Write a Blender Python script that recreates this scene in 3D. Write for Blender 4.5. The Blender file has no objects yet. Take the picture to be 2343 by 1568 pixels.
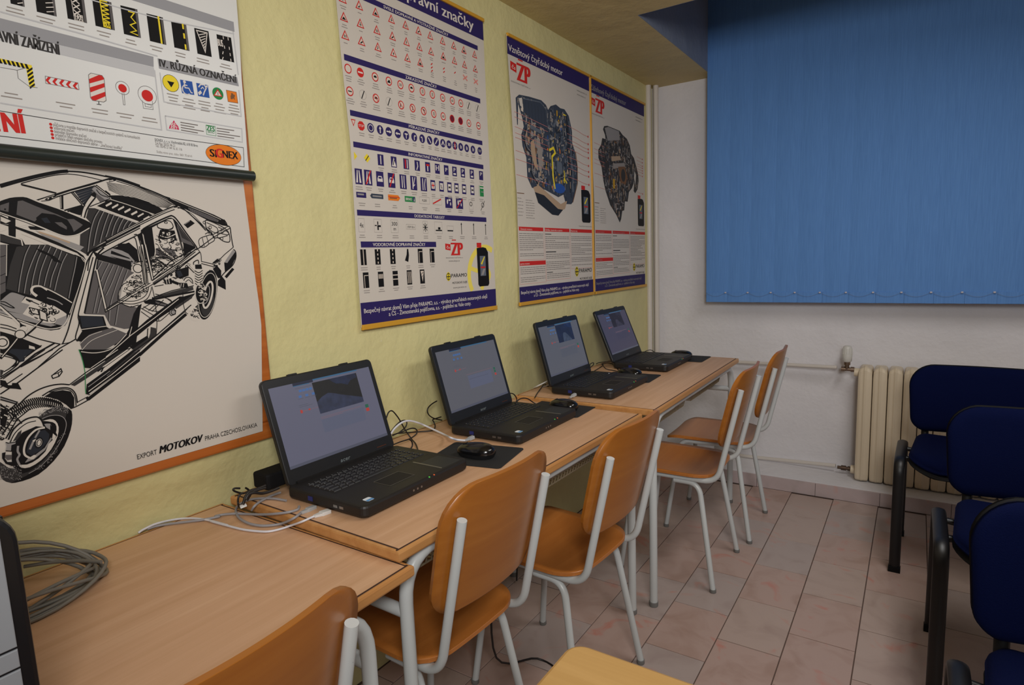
import bpy, bmesh, math, random
from mathutils import Vector, Matrix
R = math.radians
SC = bpy.context.scene
COL = SC.collection

# ------------------------------------------------------------------ camera
F_PX, W_PX, H_PX = 1397.24, 2343.0, 1568.0
CX, CY = 1171.5, 784.0
YAW, PITCH, ROLL = 0.58761737, -0.13524352, -0.03768139
CAM = Vector((0.0, 0.0, 1.30))
_f = Vector((-math.sin(YAW)*math.cos(PITCH), math.cos(YAW)*math.cos(PITCH), math.sin(PITCH)))
_r0 = Vector((math.cos(YAW), math.sin(YAW), 0))
_u0 = _r0.cross(_f)
_r = _r0*math.cos(ROLL) + _u0*math.sin(ROLL)
_u = _r.cross(_f)
cam_data = bpy.data.cameras.new('camera')
cam_data.sensor_width = 36.0
cam_data.lens = F_PX/W_PX*36.0
cam_data.clip_start = 0.02
cam = bpy.data.objects.new('camera', cam_data)
COL.objects.link(cam)
cam.matrix_world = Matrix(((_r.x, _u.x, -_f.x, CAM.x), (_r.y, _u.y, -_f.y, CAM.y), (_r.z, _u.z, -_f.z, CAM.z), (0, 0, 0, 1)))
SC.camera = cam

# ------------------------------------------------------------------ world, lights, exposure
world = bpy.data.worlds.new('world'); SC.world = world; world.use_nodes = True
bg = world.node_tree.nodes['Background']
bg.inputs[0].default_value = (0.9, 0.92, 1.0, 1); bg.inputs[1].default_value = 0.4
SC.view_settings.view_transform = 'Standard'
SC.view_settings.look = 'None'
SC.view_settings.exposure = 0.0
SC.view_settings.gamma = 1.0
SC.view_settings.use_curve_mapping = False

def area(name, loc, rot, sx, sy, power, colr):
    l = bpy.data.lights.new(name, 'AREA'); l.shape = 'RECTANGLE'; l.size = sx; l.size_y = sy
    l.energy = power; l.color = colr
    o = bpy.data.objects.new(name, l); COL.objects.link(o); o.location = loc; o.rotation_euler = rot
    return o
def aim(o, target, spread=None):
    o.rotation_euler = (Vector(target)-o.location).to_track_quat('-Z', 'Y').to_euler()
    if spread: o.data.spread = spread
area('ceiling_lamp_light', (0.35, 1.90, 2.26), (0, R(4), 0), 0.35, 1.2, 16, (1.0, 0.98, 0.955))
aim(area('flash_light', (0.40, -0.30, 1.85), (0, 0, 0), 0.45, 0.45, 11.5, (1.0, 0.985, 0.96)), (-1.4, 2.2, 1.35), R(105))
aim(area('bounced_flash_light', (1.1, -1.5, 1.75), (0, 0, 0), 1.2, 0.9, 9, (0.97, 0.98, 1.0)), (-1.2, 3.0, 1.6), R(140))

# ------------------------------------------------------------------ helpers
def lin(c):
    c = c/255.0
    return c/12.92 if c <= 0.04045 else ((c+0.055)/1.055)**2.4
def rgb(r, g, b): return (lin(r), lin(g), lin(b), 1)

def at(px, py, axis, val):
    """the point where the sight line of a photo pixel meets a plane x/y/z = val"""
    d = _f + _r*((px-CX)/F_PX) - _u*((py-CY)/F_PX)
    i = 'xyz'.index(axis)
    return CAM + d*((val-CAM[i])/d[i])

MATS = {}
def mat(name, c, rough=0.6, metal=0.0, spec=0.5, bump=0.0, bscale=60, var=0.0, vscale=8, emis=0, coat=0):
    if name in MATS: return MATS[name]
    m = bpy.data.materials.new(name); m.use_nodes = True
    nt = m.node_tree; b = nt.nodes['Principled BSDF']
    b.inputs['Base Color'].default_value = c
    b.inputs['Roughness'].default_value = rough
    b.inputs['Metallic'].default_value = metal
    b.inputs['Specular IOR Level'].default_value = spec
    if coat: b.inputs['Coat Weight'].default_value = coat
    if emis:
        b.inputs['Emission Color'].default_value = c; b.inputs['Emission Strength'].default_value = emis
    tc = nt.nodes.new('ShaderNodeTexCoord')
    if var:
        n = nt.nodes.new('ShaderNodeTexNoise'); n.inputs['Scale'].default_value = vscale; n.inputs['Detail'].default_value = 4
        nt.links.new(tc.outputs['Object'], n.inputs['Vector'])
        mx = nt.nodes.new('ShaderNodeMix'); mx.data_type = 'RGBA'
        mx.inputs['A'].default_value = tuple(x*(1-var) for x in c[:3])+(1,)
        mx.inputs['B'].default_value = tuple(min(1, x*(1+var)) for x in c[:3])+(1,)
        nt.links.new(n.outputs['Fac'], mx.inputs['Factor']); nt.links.new(mx.outputs['Result'], b.inputs['Base Color'])
    if bump:
        n2 = nt.nodes.new('ShaderNodeTexNoise'); n2.inputs['Scale'].default_value = bscale; n2.inputs['Detail'].default_value = 5
        nt.links.new(tc.outputs['Object'], n2.inputs['Vector'])
        bp = nt.nodes.new('ShaderNodeBump'); bp.inputs['Strength'].default_value = bump; bp.inputs['Distance'].default_value = 0.004
        nt.links.new(n2.outputs['Fac'], bp.inputs['Height']); nt.links.new(bp.outputs['Normal'], b.inputs['Normal'])
    MATS[name] = m
    return m

def ramp(nt, stops):
    r = nt.nodes.new('ShaderNodeValToRGB')
    while len(r.color_ramp.elements) < len(stops): r.color_ramp.elements.new(0.5)
    for e, (p, c) in zip(r.color_ramp.elements, stops): e.position = p; e.color = c
    return r

def wood_mat(name, c1, c2, c3, axis=1, rough=0.38, sc=1.0, coat=0.0):
    """streaky beech grain running along a local axis"""
    m = bpy.data.materials.new(name); m.use_nodes = True; nt = m.node_tree; b = nt.nodes['Principled BSDF']
    tc = nt.nodes.new('ShaderNodeTexCoord'); mp = nt.nodes.new('ShaderNodeMapping')
    s = [46*sc, 46*sc, 46*sc]; s[axis] = 1.6*sc
    mp.inputs['Scale'].default_value = s
    nt.links.new(tc.outputs['Object'], mp.inputs['Vector'])
    n = nt.nodes.new('ShaderNodeTexNoise'); n.inputs['Scale'].default_value = 1.0; n.inputs['Detail'].default_value = 6; n.inputs['Roughness'].default_value = 0.6; n.inputs['Distortion'].default_value = 0.4
    nt.links.new(mp.outputs['Vector'], n.inputs['Vector'])
    r = ramp(nt, [(0.28, c1), (0.52, c2), (0.75, c3)])
    nt.links.new(n.outputs['Fac'], r.inputs['Fac']); nt.links.new(r.outputs['Color'], b.inputs['Base Color'])
    b.inputs['Roughness'].default_value = rough
    if coat: b.inputs['Coat Weight'].default_value = coat; b.inputs['Coat Roughness'].default_value = 0.25
    MATS[name] = m
    return m

def tag(o, label=None, cat=None, group=None, kind=None):
    if label: o['label'] = label
    if cat: o['category'] = cat
    if group: o['group'] = group
    if kind: o['kind'] = kind
    return o

def empty(name, loc=(0, 0, 0), rz=0, label=None, cat=None, group=None):
    o = bpy.data.objects.new(name, None); COL.objects.link(o); o.location = loc; o.rotation_euler = (0, 0, rz)
    o.empty_display_size = 0.05
    return tag(o, label, cat, group)

def copy_tree(o, parent=None):
    c = o.copy(); COL.objects.link(c)
    if parent is not None: c.parent = parent
    for ch in list(o.children): copy_tree(ch, c)
    return c

class MB:
    """collects shapes and links them as ONE mesh object"""
    def __init__(s): s.v = []; s.f = []; s.mi = []; s.sm = []; s.cur = 0
    def add(s, vs, fs, smooth=False, M=None):
        o = len(s.v)
        if M is not None: vs = [M @ Vector(v) for v in vs]
        s.v += [tuple(v) for v in vs]
        for f in fs: s.f.append([i+o for i in f]); s.mi.append(s.cur); s.sm.append(smooth)
        return s
    def box(s, a, b, M=None):
        x0, y0, z0 = a; x1, y1, z1 = b
        vs = [(x0,y0,z0),(x1,y0,z0),(x1,y1,z0),(x0,y1,z0),(x0,y0,z1),(x1,y0,z1),(x1,y1,z1),(x0,y1,z1)]
        return s.add(vs, [(0,3,2,1),(4,5,6,7),(0,1,5,4),(1,2,6,5),(2,3,7,6),(3,0,4,7)], False, M)
    def slab(s, pts, h0, h1, bev=0.0, M=None, smooth=False):
        """vertical prism of an outline (x,y) from h0 to h1 with softened rims"""
        n = len(pts); cx = sum(p[0] for p in pts)/n; cy = sum(p[1] for p in pts)/n
        def inset(d):
            out = []
            for i in range(n):
                a = Vector(pts[i-1]); b = Vector(pts[i]); c = Vector(pts[(i+1) % n])
                e1 = (b-a); e2 = (c-b)
                if e1.length < 1e-9: e1 = e2
                if e2.length < 1e-9: e2 = e1
                n1 = Vector((-e1.y, e1.x)).normalized(); n2 = Vector((-e2.y, e2.x)).normalized()
                m = (n1+n2)
                if m.length < 1e-6: m = n1
                m.normalize(); k = d/max(0.5, m.dot(n1))
                out.append((b.x+m.x*k, b.y+m.y*k))
            return out
        ar = sum(pts[i-1][0]*pts[i][1]-pts[i][0]*pts[i-1][1] for i in range(n))
        sg = 1 if ar > 0 else -1
        rings = []
        if bev > 0:
            sgn = 1 if h1 > h0 else -1
            steps = [(bev, 0), (bev*0.3, bev*0.3*sgn), (0, bev*sgn)]
            for d, hh in steps: rings.append(([p for p in inset(d*sg)], h0+hh))
            for d, hh in reversed(steps): rings.append(([p for p in inset(d*sg)], h1-hh))
        else: rings = [(pts, h0), (pts, h1)]
        vs = []; fs = []
        for ps, h in rings: vs += [(p[0], p[1], h) for p in ps]
        k = len(rings)
        for r in range(k-1):
            for i in range(n):
                j = (i+1) % n
                q = (r*n+i, r*n+j, (r+1)*n+j, (r+1)*n+i)
                fs.append(q if sg > 0 else q[::-1])
        bot = list(range(n)); top = [(k-1)*n+i for i in range(n)]
        if sg > 0: bot.reverse()
        else: top.reverse()
        fs.append(bot); fs.append(top)
        return s.add(vs, fs, smooth, M)
    def tube(s, path, r, seg=10, closed=False, cap=True, M=None, r2=None):
        P = [Vector(p) for p in path]; n = len(P)
        vs = []; fs = []
        T = []
        for i in range(n):
            if closed: t = P[(i+1) % n]-P[i-1]
            elif i == 0: t = P[1]-P[0]
            elif i == n-1: t = P[-1]-P[-2]
            else: t = (P[i+1]-P[i]).normalized()+(P[i]-P[i-1]).normalized()
            T.append(t.normalized() if t.length > 1e-9 else Vector((0, 0, 1)))
        up = Vector((0, 0, 1)) if abs(T[0].z) < 0.9 else Vector((1, 0, 0))
        nrm = (up - T[0]*up.dot(T[0])).normalized()
        for i in range(n):
            nrm = nrm - T[i]*nrm.dot(T[i])
            nrm.normalize()
            bn = T[i].cross(nrm)
            ra = r if not callable(r) else r(i/(n-1.0))
            rb = ra if r2 is None else r2
            for k in range(seg):
                a = 2*math.pi*k/seg
                vs.append(P[i] + nrm*(ra*math.cos(a)) + bn*(rb*math.sin(a)))
        rng = n if closed else n-1
        for i in range(rng):
            j = (i+1) % n
            for k in range(seg):
                l = (k+1) % seg
                fs.append((i*seg+k, i*seg+l, j*seg+l, j*seg+k))
        s.add(vs, fs, True, M)
        if cap and not closed:
            o = len(vs)
            s.add(vs[:seg], [tuple(reversed(range(seg)))], False, M)
            s.add(vs[-seg:], [tuple(range(seg))], False, M)
        return s
    def lathe(s, prof, seg=20, M=None, smooth=True):
        vs = []; fs = []; n = len(prof)
        for (r, z) in prof:
            for k in range(seg):
                a = 2*math.pi*k/seg; vs.append((r*math.cos(a), r*math.sin(a), z))
        for i in range(n-1):
            for k in range(seg):
                l = (k+1) % seg
                fs.append((i*seg+k, i*seg+l, (i+1)*seg+l, (i+1)*seg+k))
        s.add(vs, fs, smooth, M)
        s.add(vs[:seg], [tuple(reversed(range(seg)))], False, M); s.add(vs[-seg:], [tuple(range(seg))], False, M)
        return s
    def grid(s, fn, nu, nv, smooth=True, flip=False):
        vs = [fn(i/float(nu), j/float(nv)) for j in range(nv+1) for i in range(nu+1)]
        fs = []
        for j in range(nv):
            for i in range(nu):
                a = j*(nu+1)+i; q = (a, a+1, a+nu+2, a+nu+1)
                fs.append(q[::-1] if flip else q)
        return s.add(vs, fs, smooth)
    def build(s, name, m, parent=None, kind=None, label=None):
        me = bpy.data.meshes.new(name); me.from_pydata(s.v, [], s.f)
        ms = m if isinstance(m, (list, tuple)) else [m]
        for x in ms: me.materials.append(x)
        me.polygons.foreach_set('material_index', s.mi)
        me.polygons.foreach_set('use_smooth', s.sm)
        me.update()
        o = bpy.data.objects.new(name, me); COL.objects.link(o)
        if parent is not None: o.parent = parent
        if kind: o['kind'] = kind
        if label: o['label'] = label
        return o

def smooth_path(pts, k=6):
    P = [Vector(p) for p in pts]; out = []
    for i in range(len(P)-1):
        a = P[max(i-1, 0)]; b = P[i]; c = P[i+1]; d = P[min(i+2, len(P)-1)]
        for j in range(k):
            t = j/float(k)
            out.append(0.5*((2*b)+(c-a)*t+(2*a-5*b+4*c-d)*t*t+(3*b-a-3*c+d)*t**3))
    out.append(P[-1]); return out

def bend_path(pts, r, k=5):
    """polyline with rounded corners of radius r"""
    P = [Vector(p) for p in pts]; out = [P[0]]
    for i in range(1, len(P)-1):
        a = (P[i-1]-P[i]); b = (P[i+1]-P[i]); d = min(r, a.length*0.48, b.length*0.48)
        p0 = P[i]+a.normalized()*d; p1 = P[i]+b.normalized()*d
        for j in range(k+1):
            t = j/float(k); out.append(p0*(1-t)**2+P[i]*2*t*(1-t)+p1*t*t)
    out.append(P[-1]); return out

def rrect(x0, y0, x1, y1, r, k=5):
    out = []
    for cx, cy, a0 in ((x1-r, y1-r, 0), (x0+r, y1-r, 90), (x0+r, y0+r, 180), (x1-r, y0+r, 270)):
        for j in range(k+1):
            a = R(a0+90.0*j/k); out.append((cx+r*math.cos(a), cy+r*math.sin(a)))
    return out
# ------------------------------------------------------------------ room
def wall_paint(name, c, chips=True):
    m = bpy.data.materials.new(name); m.use_nodes = True; nt = m.node_tree; b = nt.nodes['Principled BSDF']
    b.inputs['Roughness'].default_value = 0.55; b.inputs['Specular IOR Level'].default_value = 0.35
    g = nt.nodes.new('ShaderNodeNewGeometry')
    n = nt.nodes.new('ShaderNodeTexNoise'); n.inputs['Scale'].default_value = 2.2; n.inputs['Detail'].default_value = 5
    nt.links.new(g.outputs['Position'], n.inputs['Vector'])
    r = ramp(nt, [(0.3, tuple(x*0.94 for x in c[:3])+(1,)), (0.7, tuple(min(1, x*1.05) for x in c[:3])+(1,))])
    nt.links.new(n.outputs['Fac'], r.inputs['Fac'])
    f = nt.nodes.new('ShaderNodeTexNoise'); f.inputs['Scale'].default_value = 55; f.inputs['Detail'].default_value = 6
    nt.links.new(g.outputs['Position'], f.inputs['Vector'])
    w = nt.nodes.new('ShaderNodeTexNoise'); w.inputs['Scale'].default_value = 7; w.inputs['Detail'].default_value = 2
    nt.links.new(g.outputs['Position'], w.inputs['Vector'])
    ad = nt.nodes.new('ShaderNodeMath'); ad.operation = 'MULTIPLY_ADD'; ad.inputs[1].default_value = 4.0
    nt.links.new(w.outputs['Fac'], ad.inputs[0]); nt.links.new(f.outputs['Fac'], ad.inputs[2])
    bp = nt.nodes.new('ShaderNodeBump'); bp.inputs['Strength'].default_value = 0.35; bp.inputs['Distance'].default_value = 0.006
    nt.links.new(ad.outputs[0], bp.inputs['Height']); nt.links.new(bp.outputs['Normal'], b.inputs['Normal'])
    if chips:   # small knocks where the plaster shows
        v = nt.nodes.new('ShaderNodeTexVoronoi'); v.inputs['Scale'].default_value = 13
        nt.links.new(g.outputs['Position'], v.inputs['Vector'])
        r2 = ramp(nt, [(0.03, (1, 1, 1, 1)), (0.042, (0, 0, 0, 1))])
        nt.links.new(v.outputs['Distance'], r2.inputs['Fac'])
        mx = nt.nodes.new('ShaderNodeMix'); mx.data_type = 'RGBA'; mx.inputs['B'].default_value = rgb(214, 206, 165)
        nt.links.new(r2.outputs['Color'], mx.inputs['Factor']); nt.links.new(r.outputs['Color'], mx.inputs['A'])
        nt.links.new(mx.outputs['Result'], b.inputs['Base Color'])
    else: nt.links.new(r.outputs['Color'], b.inputs['Base Color'])
    MATS[name] = m
    return m
YEL = wall_paint('yellow_wall_paint', rgb(214, 205, 150))
SOF = wall_paint('cream_ceiling_paint', rgb(206, 186, 132), False)
WHT = wall_paint('white_wall_paint', rgb(226, 223, 226), False)
RECB = wall_paint('blue_grey_recess', rgb(138, 146, 164), False)  # blue-grey tone for the inner faces of the ceiling recess
WX, FY, CZ = -1.4035, 3.75, 2.30
def struct(mb, name, m, **k): return mb.build(name, m, None, 'structure')
# left wall as a gently uneven plaster sheet with thickness
import mathutils
def wl(u, v):
    y = -1.9+u*5.8; z = v*2.9
    d = 0.004*mathutils.noise.noise(Vector((y*1.3, z*1.1, 3.1)))+0.003*mathutils.noise.noise(Vector((y*4, z*4, 1.0)))
    # the old plaster falls away a little under the framed chart
    a = min(1, max(0, (0.87-z)/0.13)); b = min(1, max(0, (1.25-y)/0.5))
    return (WX-abs(d)-0.045*a*a*(3-2*a)*b*b*(3-2*b), y, z)
mb = MB(); mb.grid(wl, 116, 58); mb.box((WX-0.2, -1.9, 0), (WX-0.07, FY+0.15, 2.9)); struct(mb, 'wall_left', YEL)
mb = MB(); mb.box((WX-0.2, FY, 0), (2.7, FY+0.15, 2.9)); struct(mb, 'wall_far', WHT)
mb = MB(); mb.box((2.6, -1.9, 0), (2.75, FY, 2.9)); struct(mb, 'wall_right', WHT)
mb = MB(); mb.box((WX-0.2, -2.0, 0), (2.75, -1.9, 2.9)); struct(mb, 'wall_near', WHT)
mb = MB(); mb.cur = 0
RX, RY = -1.033, 2.597
mb.box((WX-0.2, -1.9, CZ), (2.7, RY, 2.87)); mb.box((WX-0.2, RY, CZ), (RX, FY, 2.87)); mb.box((RX, RY, 2.85), (2.7, FY, 2.95))
mb.cur = 1
mb.box((RX, RY+0.001, CZ+0.0005), (RX+0.004, FY, 2.85)); mb.box((RX+.004, RY, CZ+0.0005), (2.6, RY+0.004, 2.85))
struct(mb, 'ceiling', [SOF, RECB])

# floor: grout bed and single tiles
TPX, TPY = 0.2, 0.2925
def tile_mat(name, c, pink, d):
    m = bpy.data.materials.new(name); m.use_nodes = True; nt = m.node_tree; b = nt.nodes['Principled BSDF']
    g = nt.nodes.new('ShaderNodeNewGeometry')
    n = nt.nodes.new('ShaderNodeTexNoise'); n.inputs['Scale'].default_value = 7; n.inputs['Detail'].default_value = 6; n.inputs['Distortion'].default_value = 1.2
    nt.links.new(g.outputs['Position'], n.inputs['Vector'])
    r = ramp(nt, [(0.3, d), (0.5, c), (0.6, c), (0.72, pink)])
    nt.links.new(n.outputs['Fac'], r.inputs['Fac']); nt.links.new(r.outputs['Color'], b.inputs['Base Color'])
    b.inputs['Roughness'].default_value = 0.32; b.inputs['Specular IOR Level'].default_value = 0.45
    return m
TM = [tile_mat('tile_glaze', rgb(184, 163, 153), rgb(192, 142, 128), rgb(172, 150, 140)),
      tile_mat('tile_glaze_pinker', rgb(184, 158, 148), rgb(192, 133, 119), rgb(172, 144, 132)),
      tile_mat('tile_glaze_greyer', rgb(178, 162, 156), rgb(188, 146, 134), rgb(168, 150, 144))]
GROUT = mat('grout', rgb(96, 78, 70), 0.9, bump=0.3)
mb = MB(); mb.box((WX-0.1, -1.9, -0.1), (2.7, FY, -0.003))
floor = struct(mb, 'floor', GROUT)
rnd = random.Random(4)
g = 0.0016
tmeshes = []
for i, tm in enumerate(TM):
    t = MB(); t.slab([(g, g), (TPX-g, g), (TPX-g, TPY-g), (g, TPY-g)], -0.008, 0.0, 0.0012)
    o = t.build('tile', tm, floor); tmeshes.append(o.data); o.location = (0, 0, -5)
    bpy.data.objects.remove(o)
far = MB()
for ci in range(-5, 16):
    x0 = -0.515+ci*TPX
    ph = 1.817 if ci % 2 else 1.9605
    for k in range(-13, 6):
        y0 = ph+k*TPY
        if y0 < -1.9 or y0 > 3.43: continue
        if -1.55 <= x0 <= 0.75 and y0 > 0.85:
            cutY = y0+TPY > 3.44; cutX = x0 < WX
            if cutY or cutX:
                xa = max(x0, WX+0.004); ya = min(y0+TPY, 3.437)
                if xa >= x0+TPX-0.02 or ya-y0 < 0.015: continue
                t = MB(); t.slab([(xa+g, y0+g), (x0+TPX-g, y0+g), (x0+TPX-g, ya-g), (xa+g, ya-g)], -0.008, 0, 0.0012)
                t.build('tile', rnd.choice(TM), floor)
            else:
                o = bpy.data.objects.new('tile', rnd.choice(tmeshes)); COL.objects.link(o); o.parent = floor
                o.location = (x0, y0, rnd.uniform(-0.0006, 0.0004))
        else:
            if x0 < WX or x0+TPX > 2.7: continue
            far.box((x0+g, y0+g, -0.008), (x0+TPX-g, min(y0+TPY, 3.437)-g, 0))
far.build('tile', TM[0], floor, 'stuff')

# raised white kerb along the far wall with a tiled front
mb = MB(); mb.slab([(WX, 3.452), (2.6, 3.452), (2.6, FY), (WX, FY)], -0.003, 0.068, 0.006)
struct(mb, 'trim_1', WHT)
bb = MB(); bb.box((WX, 3.444, -0.003), (2.6, 3.4515, 0.064)); bbo = struct(bb, 'baseboard_far', GROUT)
SKM = tile_mat('skirting_glaze', rgb(192, 176, 176), rgb(200, 164, 158), rgb(180, 166, 164))
x = -1.40; xs = -0.402-0.2925*4
while xs < 2.4:
    a = max(xs, WX+0.002); b_ = xs+0.2925
    if b_ > a+0.02 and a < 1.0:
        t = MB(); t.slab([(a+0.001, 3.437), (b_-0.001, 3.437), (b_-0.001, 3.446), (a+0.001, 3.446)], 0.0, 0.070, 0.001)
        t.build('tile', SKM, bbo)
    xs += 0.2925

# ------------------------------------------------------------------ pipes and radiator
PW = mat('white_pipe_paint', rgb(214, 206, 198), 0.35)
for px, yy, lab, ztop in ((1485, 3.665, 'white painted vertical heating pipe, nearer the yellow wall', 2.30), (1502, 3.70, 'white painted vertical heating pipe, the one on the window side', 2.30)):
    a = at(px, 500, 'y', yy)
    t = MB(); t.tube([(a.x, yy, 0.02), (a.x, yy, ztop)], 0.0165, 16)
    o = t.build('heating_pipe', PW); tag(o, lab, 'pipe')
up0 = at(1690, 829, 'y', 3.70); up1 = at(1915, 841, 'y', 3.66)
lo0 = at(1730, 1047, 'y', 3.70); lo1 = at(1912, 1066, 'y', 3.66)
t = MB(); t.tube(bend_path([(-1.36, 3.72, up0.z-0.012), (up0.x, 3.70, up0.z), (up1.x, 3.66, up1.z)], .02), 0.0105, 12)
tag(t.build('radiator_pipe', PW), 'thin white radiator pipe running along the wall at table height', 'pipe')
t = MB(); t.tube(bend_path([(-1.36, 3.72, lo0.z-0.02), (lo0.x, 3.70, lo0.z), (lo1.x, 3.66, lo1.z)], .02), 0.0105, 12)
tag(t.build('radiator_pipe', PW), 'thin white radiator pipe running low just above the skirting', 'pipe')
RADM = mat('cream_radiator_enamel', rgb(220, 204, 178), 0.38, var=0.03, bump=0.1)
BRASS = mat('dull_chrome', rgb(150, 130, 115), 0.3, 0.9)
PLW = mat('white_plastic', rgb(214, 212, 206), 0.4)
rad = empty('radiator', (-0.235, 3.62, 0.0), label='cream cast radiator under the blue blind', cat='radiator')
def rad_section():
    t = MB(); P = 0.0655
    # body profile in plan: ribbed column, slightly pointed front, domed top
    def outline(s, front=1.0):
        return [(0.001, 0.08), (0.0005, 0.02), (0.0015, -0.050*s), (0.012, -0.056*s), (0.025, -0.057*s), (0.0325, -0.063*s), (0.040, -0.057*s), (0.054, -0.056*s), (P-0.0012, -0.050*s), (P+0.0003, 0.02), (P, 0.08)]
    n = 11; rings = []
    for z, s, dx in ((0.075, .80, .004), (0.085, .95, .001), (0.11, 1, 0), (0.62, 1, 0), (0.652, .97, .001), (0.668, .85, .004), (0.676, .6, .012)):
        o = outline(s); c = P/2
        rings.append([(c+(x-c)*(1-dx/c), y, z+(0.016*(1-abs(x-c)/c) if z > .63 else 0)) for x, y in o])
    vs = [v for r_ in rings for v in r_]; fs = []
    for r_ in range(len(rings)-1):
        for i in range(n):
            j = (i+1) % n; fs.append((r_*n+j, r_*n+i, (r_+1)*n+i, (r_+1)*n+j))
    fs.append(list(range(n))); fs.append([(len(rings)-1)*n+i for i in reversed(range(n))])
    t.add(vs, fs, False)
    return t
first = rad_section().build('section', RADM, rad)
md = first.modifiers.new('b', 'BEVEL'); md.width = 0.003; md.segments = 2; md.limit_method = 'ANGLE'; md.angle_limit = R(25)
for i in range(1, 10):
    o = first.copy(); COL.objects.link(o); o.parent = rad; o.location = (0.0665*i, 0, 0)
t = MB(); t.tube([(-0.020, 0.0, 0.645), (0.01, 0.0, 0.645)], 0.022, 16); t.build('hub', RADM, rad)
t = MB(); t.tube([(-0.020, 0.0, 0.115), (0.01, 0.0, 0.115)], 0.022, 16); t.build('hub', RADM, rad)
valve = empty('radiator_valve', (-0.292, 3.64, 0.655), label='white thermostat head on a chrome valve left of the radiator', cat='valve')
t = MB(); t.tube([(-0.022, 0, 0), (0.040, 0, 0)], 0.0105, 12); t.tube([(-0.026, 0, 0), (-0.010, 0, 0)], 0.0145, 6); t.tube([(0.018, 0, 0), (0.034, 0, 0)], 0.0145, 6)
t.tube([(0, 0, -0.006), (0, 0, 0.040)], 0.011, 12); t.tube([(0, 0, 0.024), (0, 0, 0.040)], 0.016, 14); t.build('valve_body', BRASS, valve)
t = MB(); t.lathe([(0.014, 0.038), (0.022, 0.044), (0.0235, 0.065), (0.0245, 0.08), (0.022, 0.110), (0.019, 0.122), (0.012, 0.126)], 20)
for k in range(16):
    a = 2*math.pi*k/16; c, s_ = math.cos(a), math.sin(a)
    t.tube([(c*0.024, s_*0.024, 0.082), (c*0.0215, s_*0.0215, 0.113)], 0.0016, 5)
t.build('thermostat_head', PLW, valve)
t = MB(); b0 = at(1930, 1071, 'y', 3.65)
lv = empty('pipe_valve', (b0.x, 3.65, b0.z), label='small dark brass shut-off valve at the foot of the radiator', cat='valve')
t.tube([(-0.03, 0, 0), (0.04, 0, 0)], 0.009, 10); t.tube([(-0.012, 0, 0), (0.012, 0, 0)], 0.014, 6); t.tube([(0.02, 0, 0), (0.034, 0, 0)], 0.013, 6)
t.build('valve_body', mat('dark_brass', rgb(96, 78, 66), 0.45, 0.8), lv)

# ------------------------------------------------------------------ blue vertical blind
def blind_mat():
    m = bpy.data.materials.new('blue_blind_fabric'); m.use_nodes = True; nt = m.node_tree; b = nt.nodes['Principled BSDF']
    g = nt.nodes.new('ShaderNodeNewGeometry'); mp = nt.nodes.new('ShaderNodeMapping'); mp.inputs['Scale'].default_value = (330, 330, 9)
    nt.links.new(g.outputs['Position'], mp.inputs['Vector'])
    n = nt.nodes.new('ShaderNodeTexNoise'); n.inputs['Scale'].default_value = 1; n.inputs['Detail'].default_value = 3
    nt.links.new(mp.outputs['Vector'], n.inputs['Vector'])
    r = ramp(nt, [(0.3, rgb(92, 138, 202)), (0.7, rgb(101, 149, 213))])
    nt.links.new(n.outputs['Fac'], r.inputs['Fac']); nt.links.new(r.outputs['Color'], b.inputs['Base Color'])
    b.inputs['Roughness'].default_value = 0.75; b.inputs['Specular IOR Level'].default_value = 0.2
    return m
BLM = blind_mat()
blind = empty('vertical_blind', (-1.03, 3.62, 1.01), label='closed blue vertical blind in front of the window recess', cat='blind')
t = MB(); t.box((-0.01, 0.0, 1.70), (1.90, 0.04, 1.74)); t.build('headrail', PLW, blind)
sl = MB()
W = 0.127
def slat_f(side):
    def f(u, v):
        x = u*W; bow = 0.004*math.sin(math.pi*u)
        return (x, -bow+side*0.0008, v*1.70)
    return f
sl.grid(slat_f(-0.5), 6, 1); sl.grid(slat_f(0.5), 6, 1, flip=True)
# folded hem pocket at the foot
sl.box((0.004, -0.0065, 0.0), (W-0.004, -0.001, 0.003)); sl.grid(lambda u, v: (0.003+u*(W-0.006), -0.0052-0.003*math.sin(math.pi*u), 0.001+v*0.055), 6, 1)
sl.box((0.003, -0.0062, 0.0555), (W-0.003, -0.002, 0.0568))
s0 = sl.build('slat', BLM, blind)
for i in range(1, 15):
    o = s0.copy(); COL.objects.link(o); o.parent = blind; o.location = (0.122*i, 0.0006*(i % 2), 0)
s0.location = (0, 0, 0)
BEAD = mat('grey_bead_chain', rgb(120, 135, 165), 0.4); CLIPM = mat('pale_clip', rgb(186, 186, 200), 0.5)
cl = MB(); cl.slab(rrect(-0.005, -0.0035, 0.005, 0.0035, 0.0015, 2), -0.004, 0.004, 0.001)
c0 = cl.build('clip', CLIPM, blind); c0.location = (0.113, -0.012, 0.055)
for i in range(1, 14):
    o = c0.copy(); COL.objects.link(o); o.parent = blind; o.location = (0.113+0.122*i, -0.012, 0.055)
for i in range(0, 14):
    a = 0.113+0.122*(i-1)
    if i == 0: a = 0.0
    pts = [(a+0.122*k/8.0 if i else 0.113*k/8.0, -0.012, 0.055-0.022*math.sin(math.pi*k/8.0)) for k in range(9)]
    t = MB(); t.tube(pts, 0.0006, 5)
    t.build('bead_chain', BEAD, blind)
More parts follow.
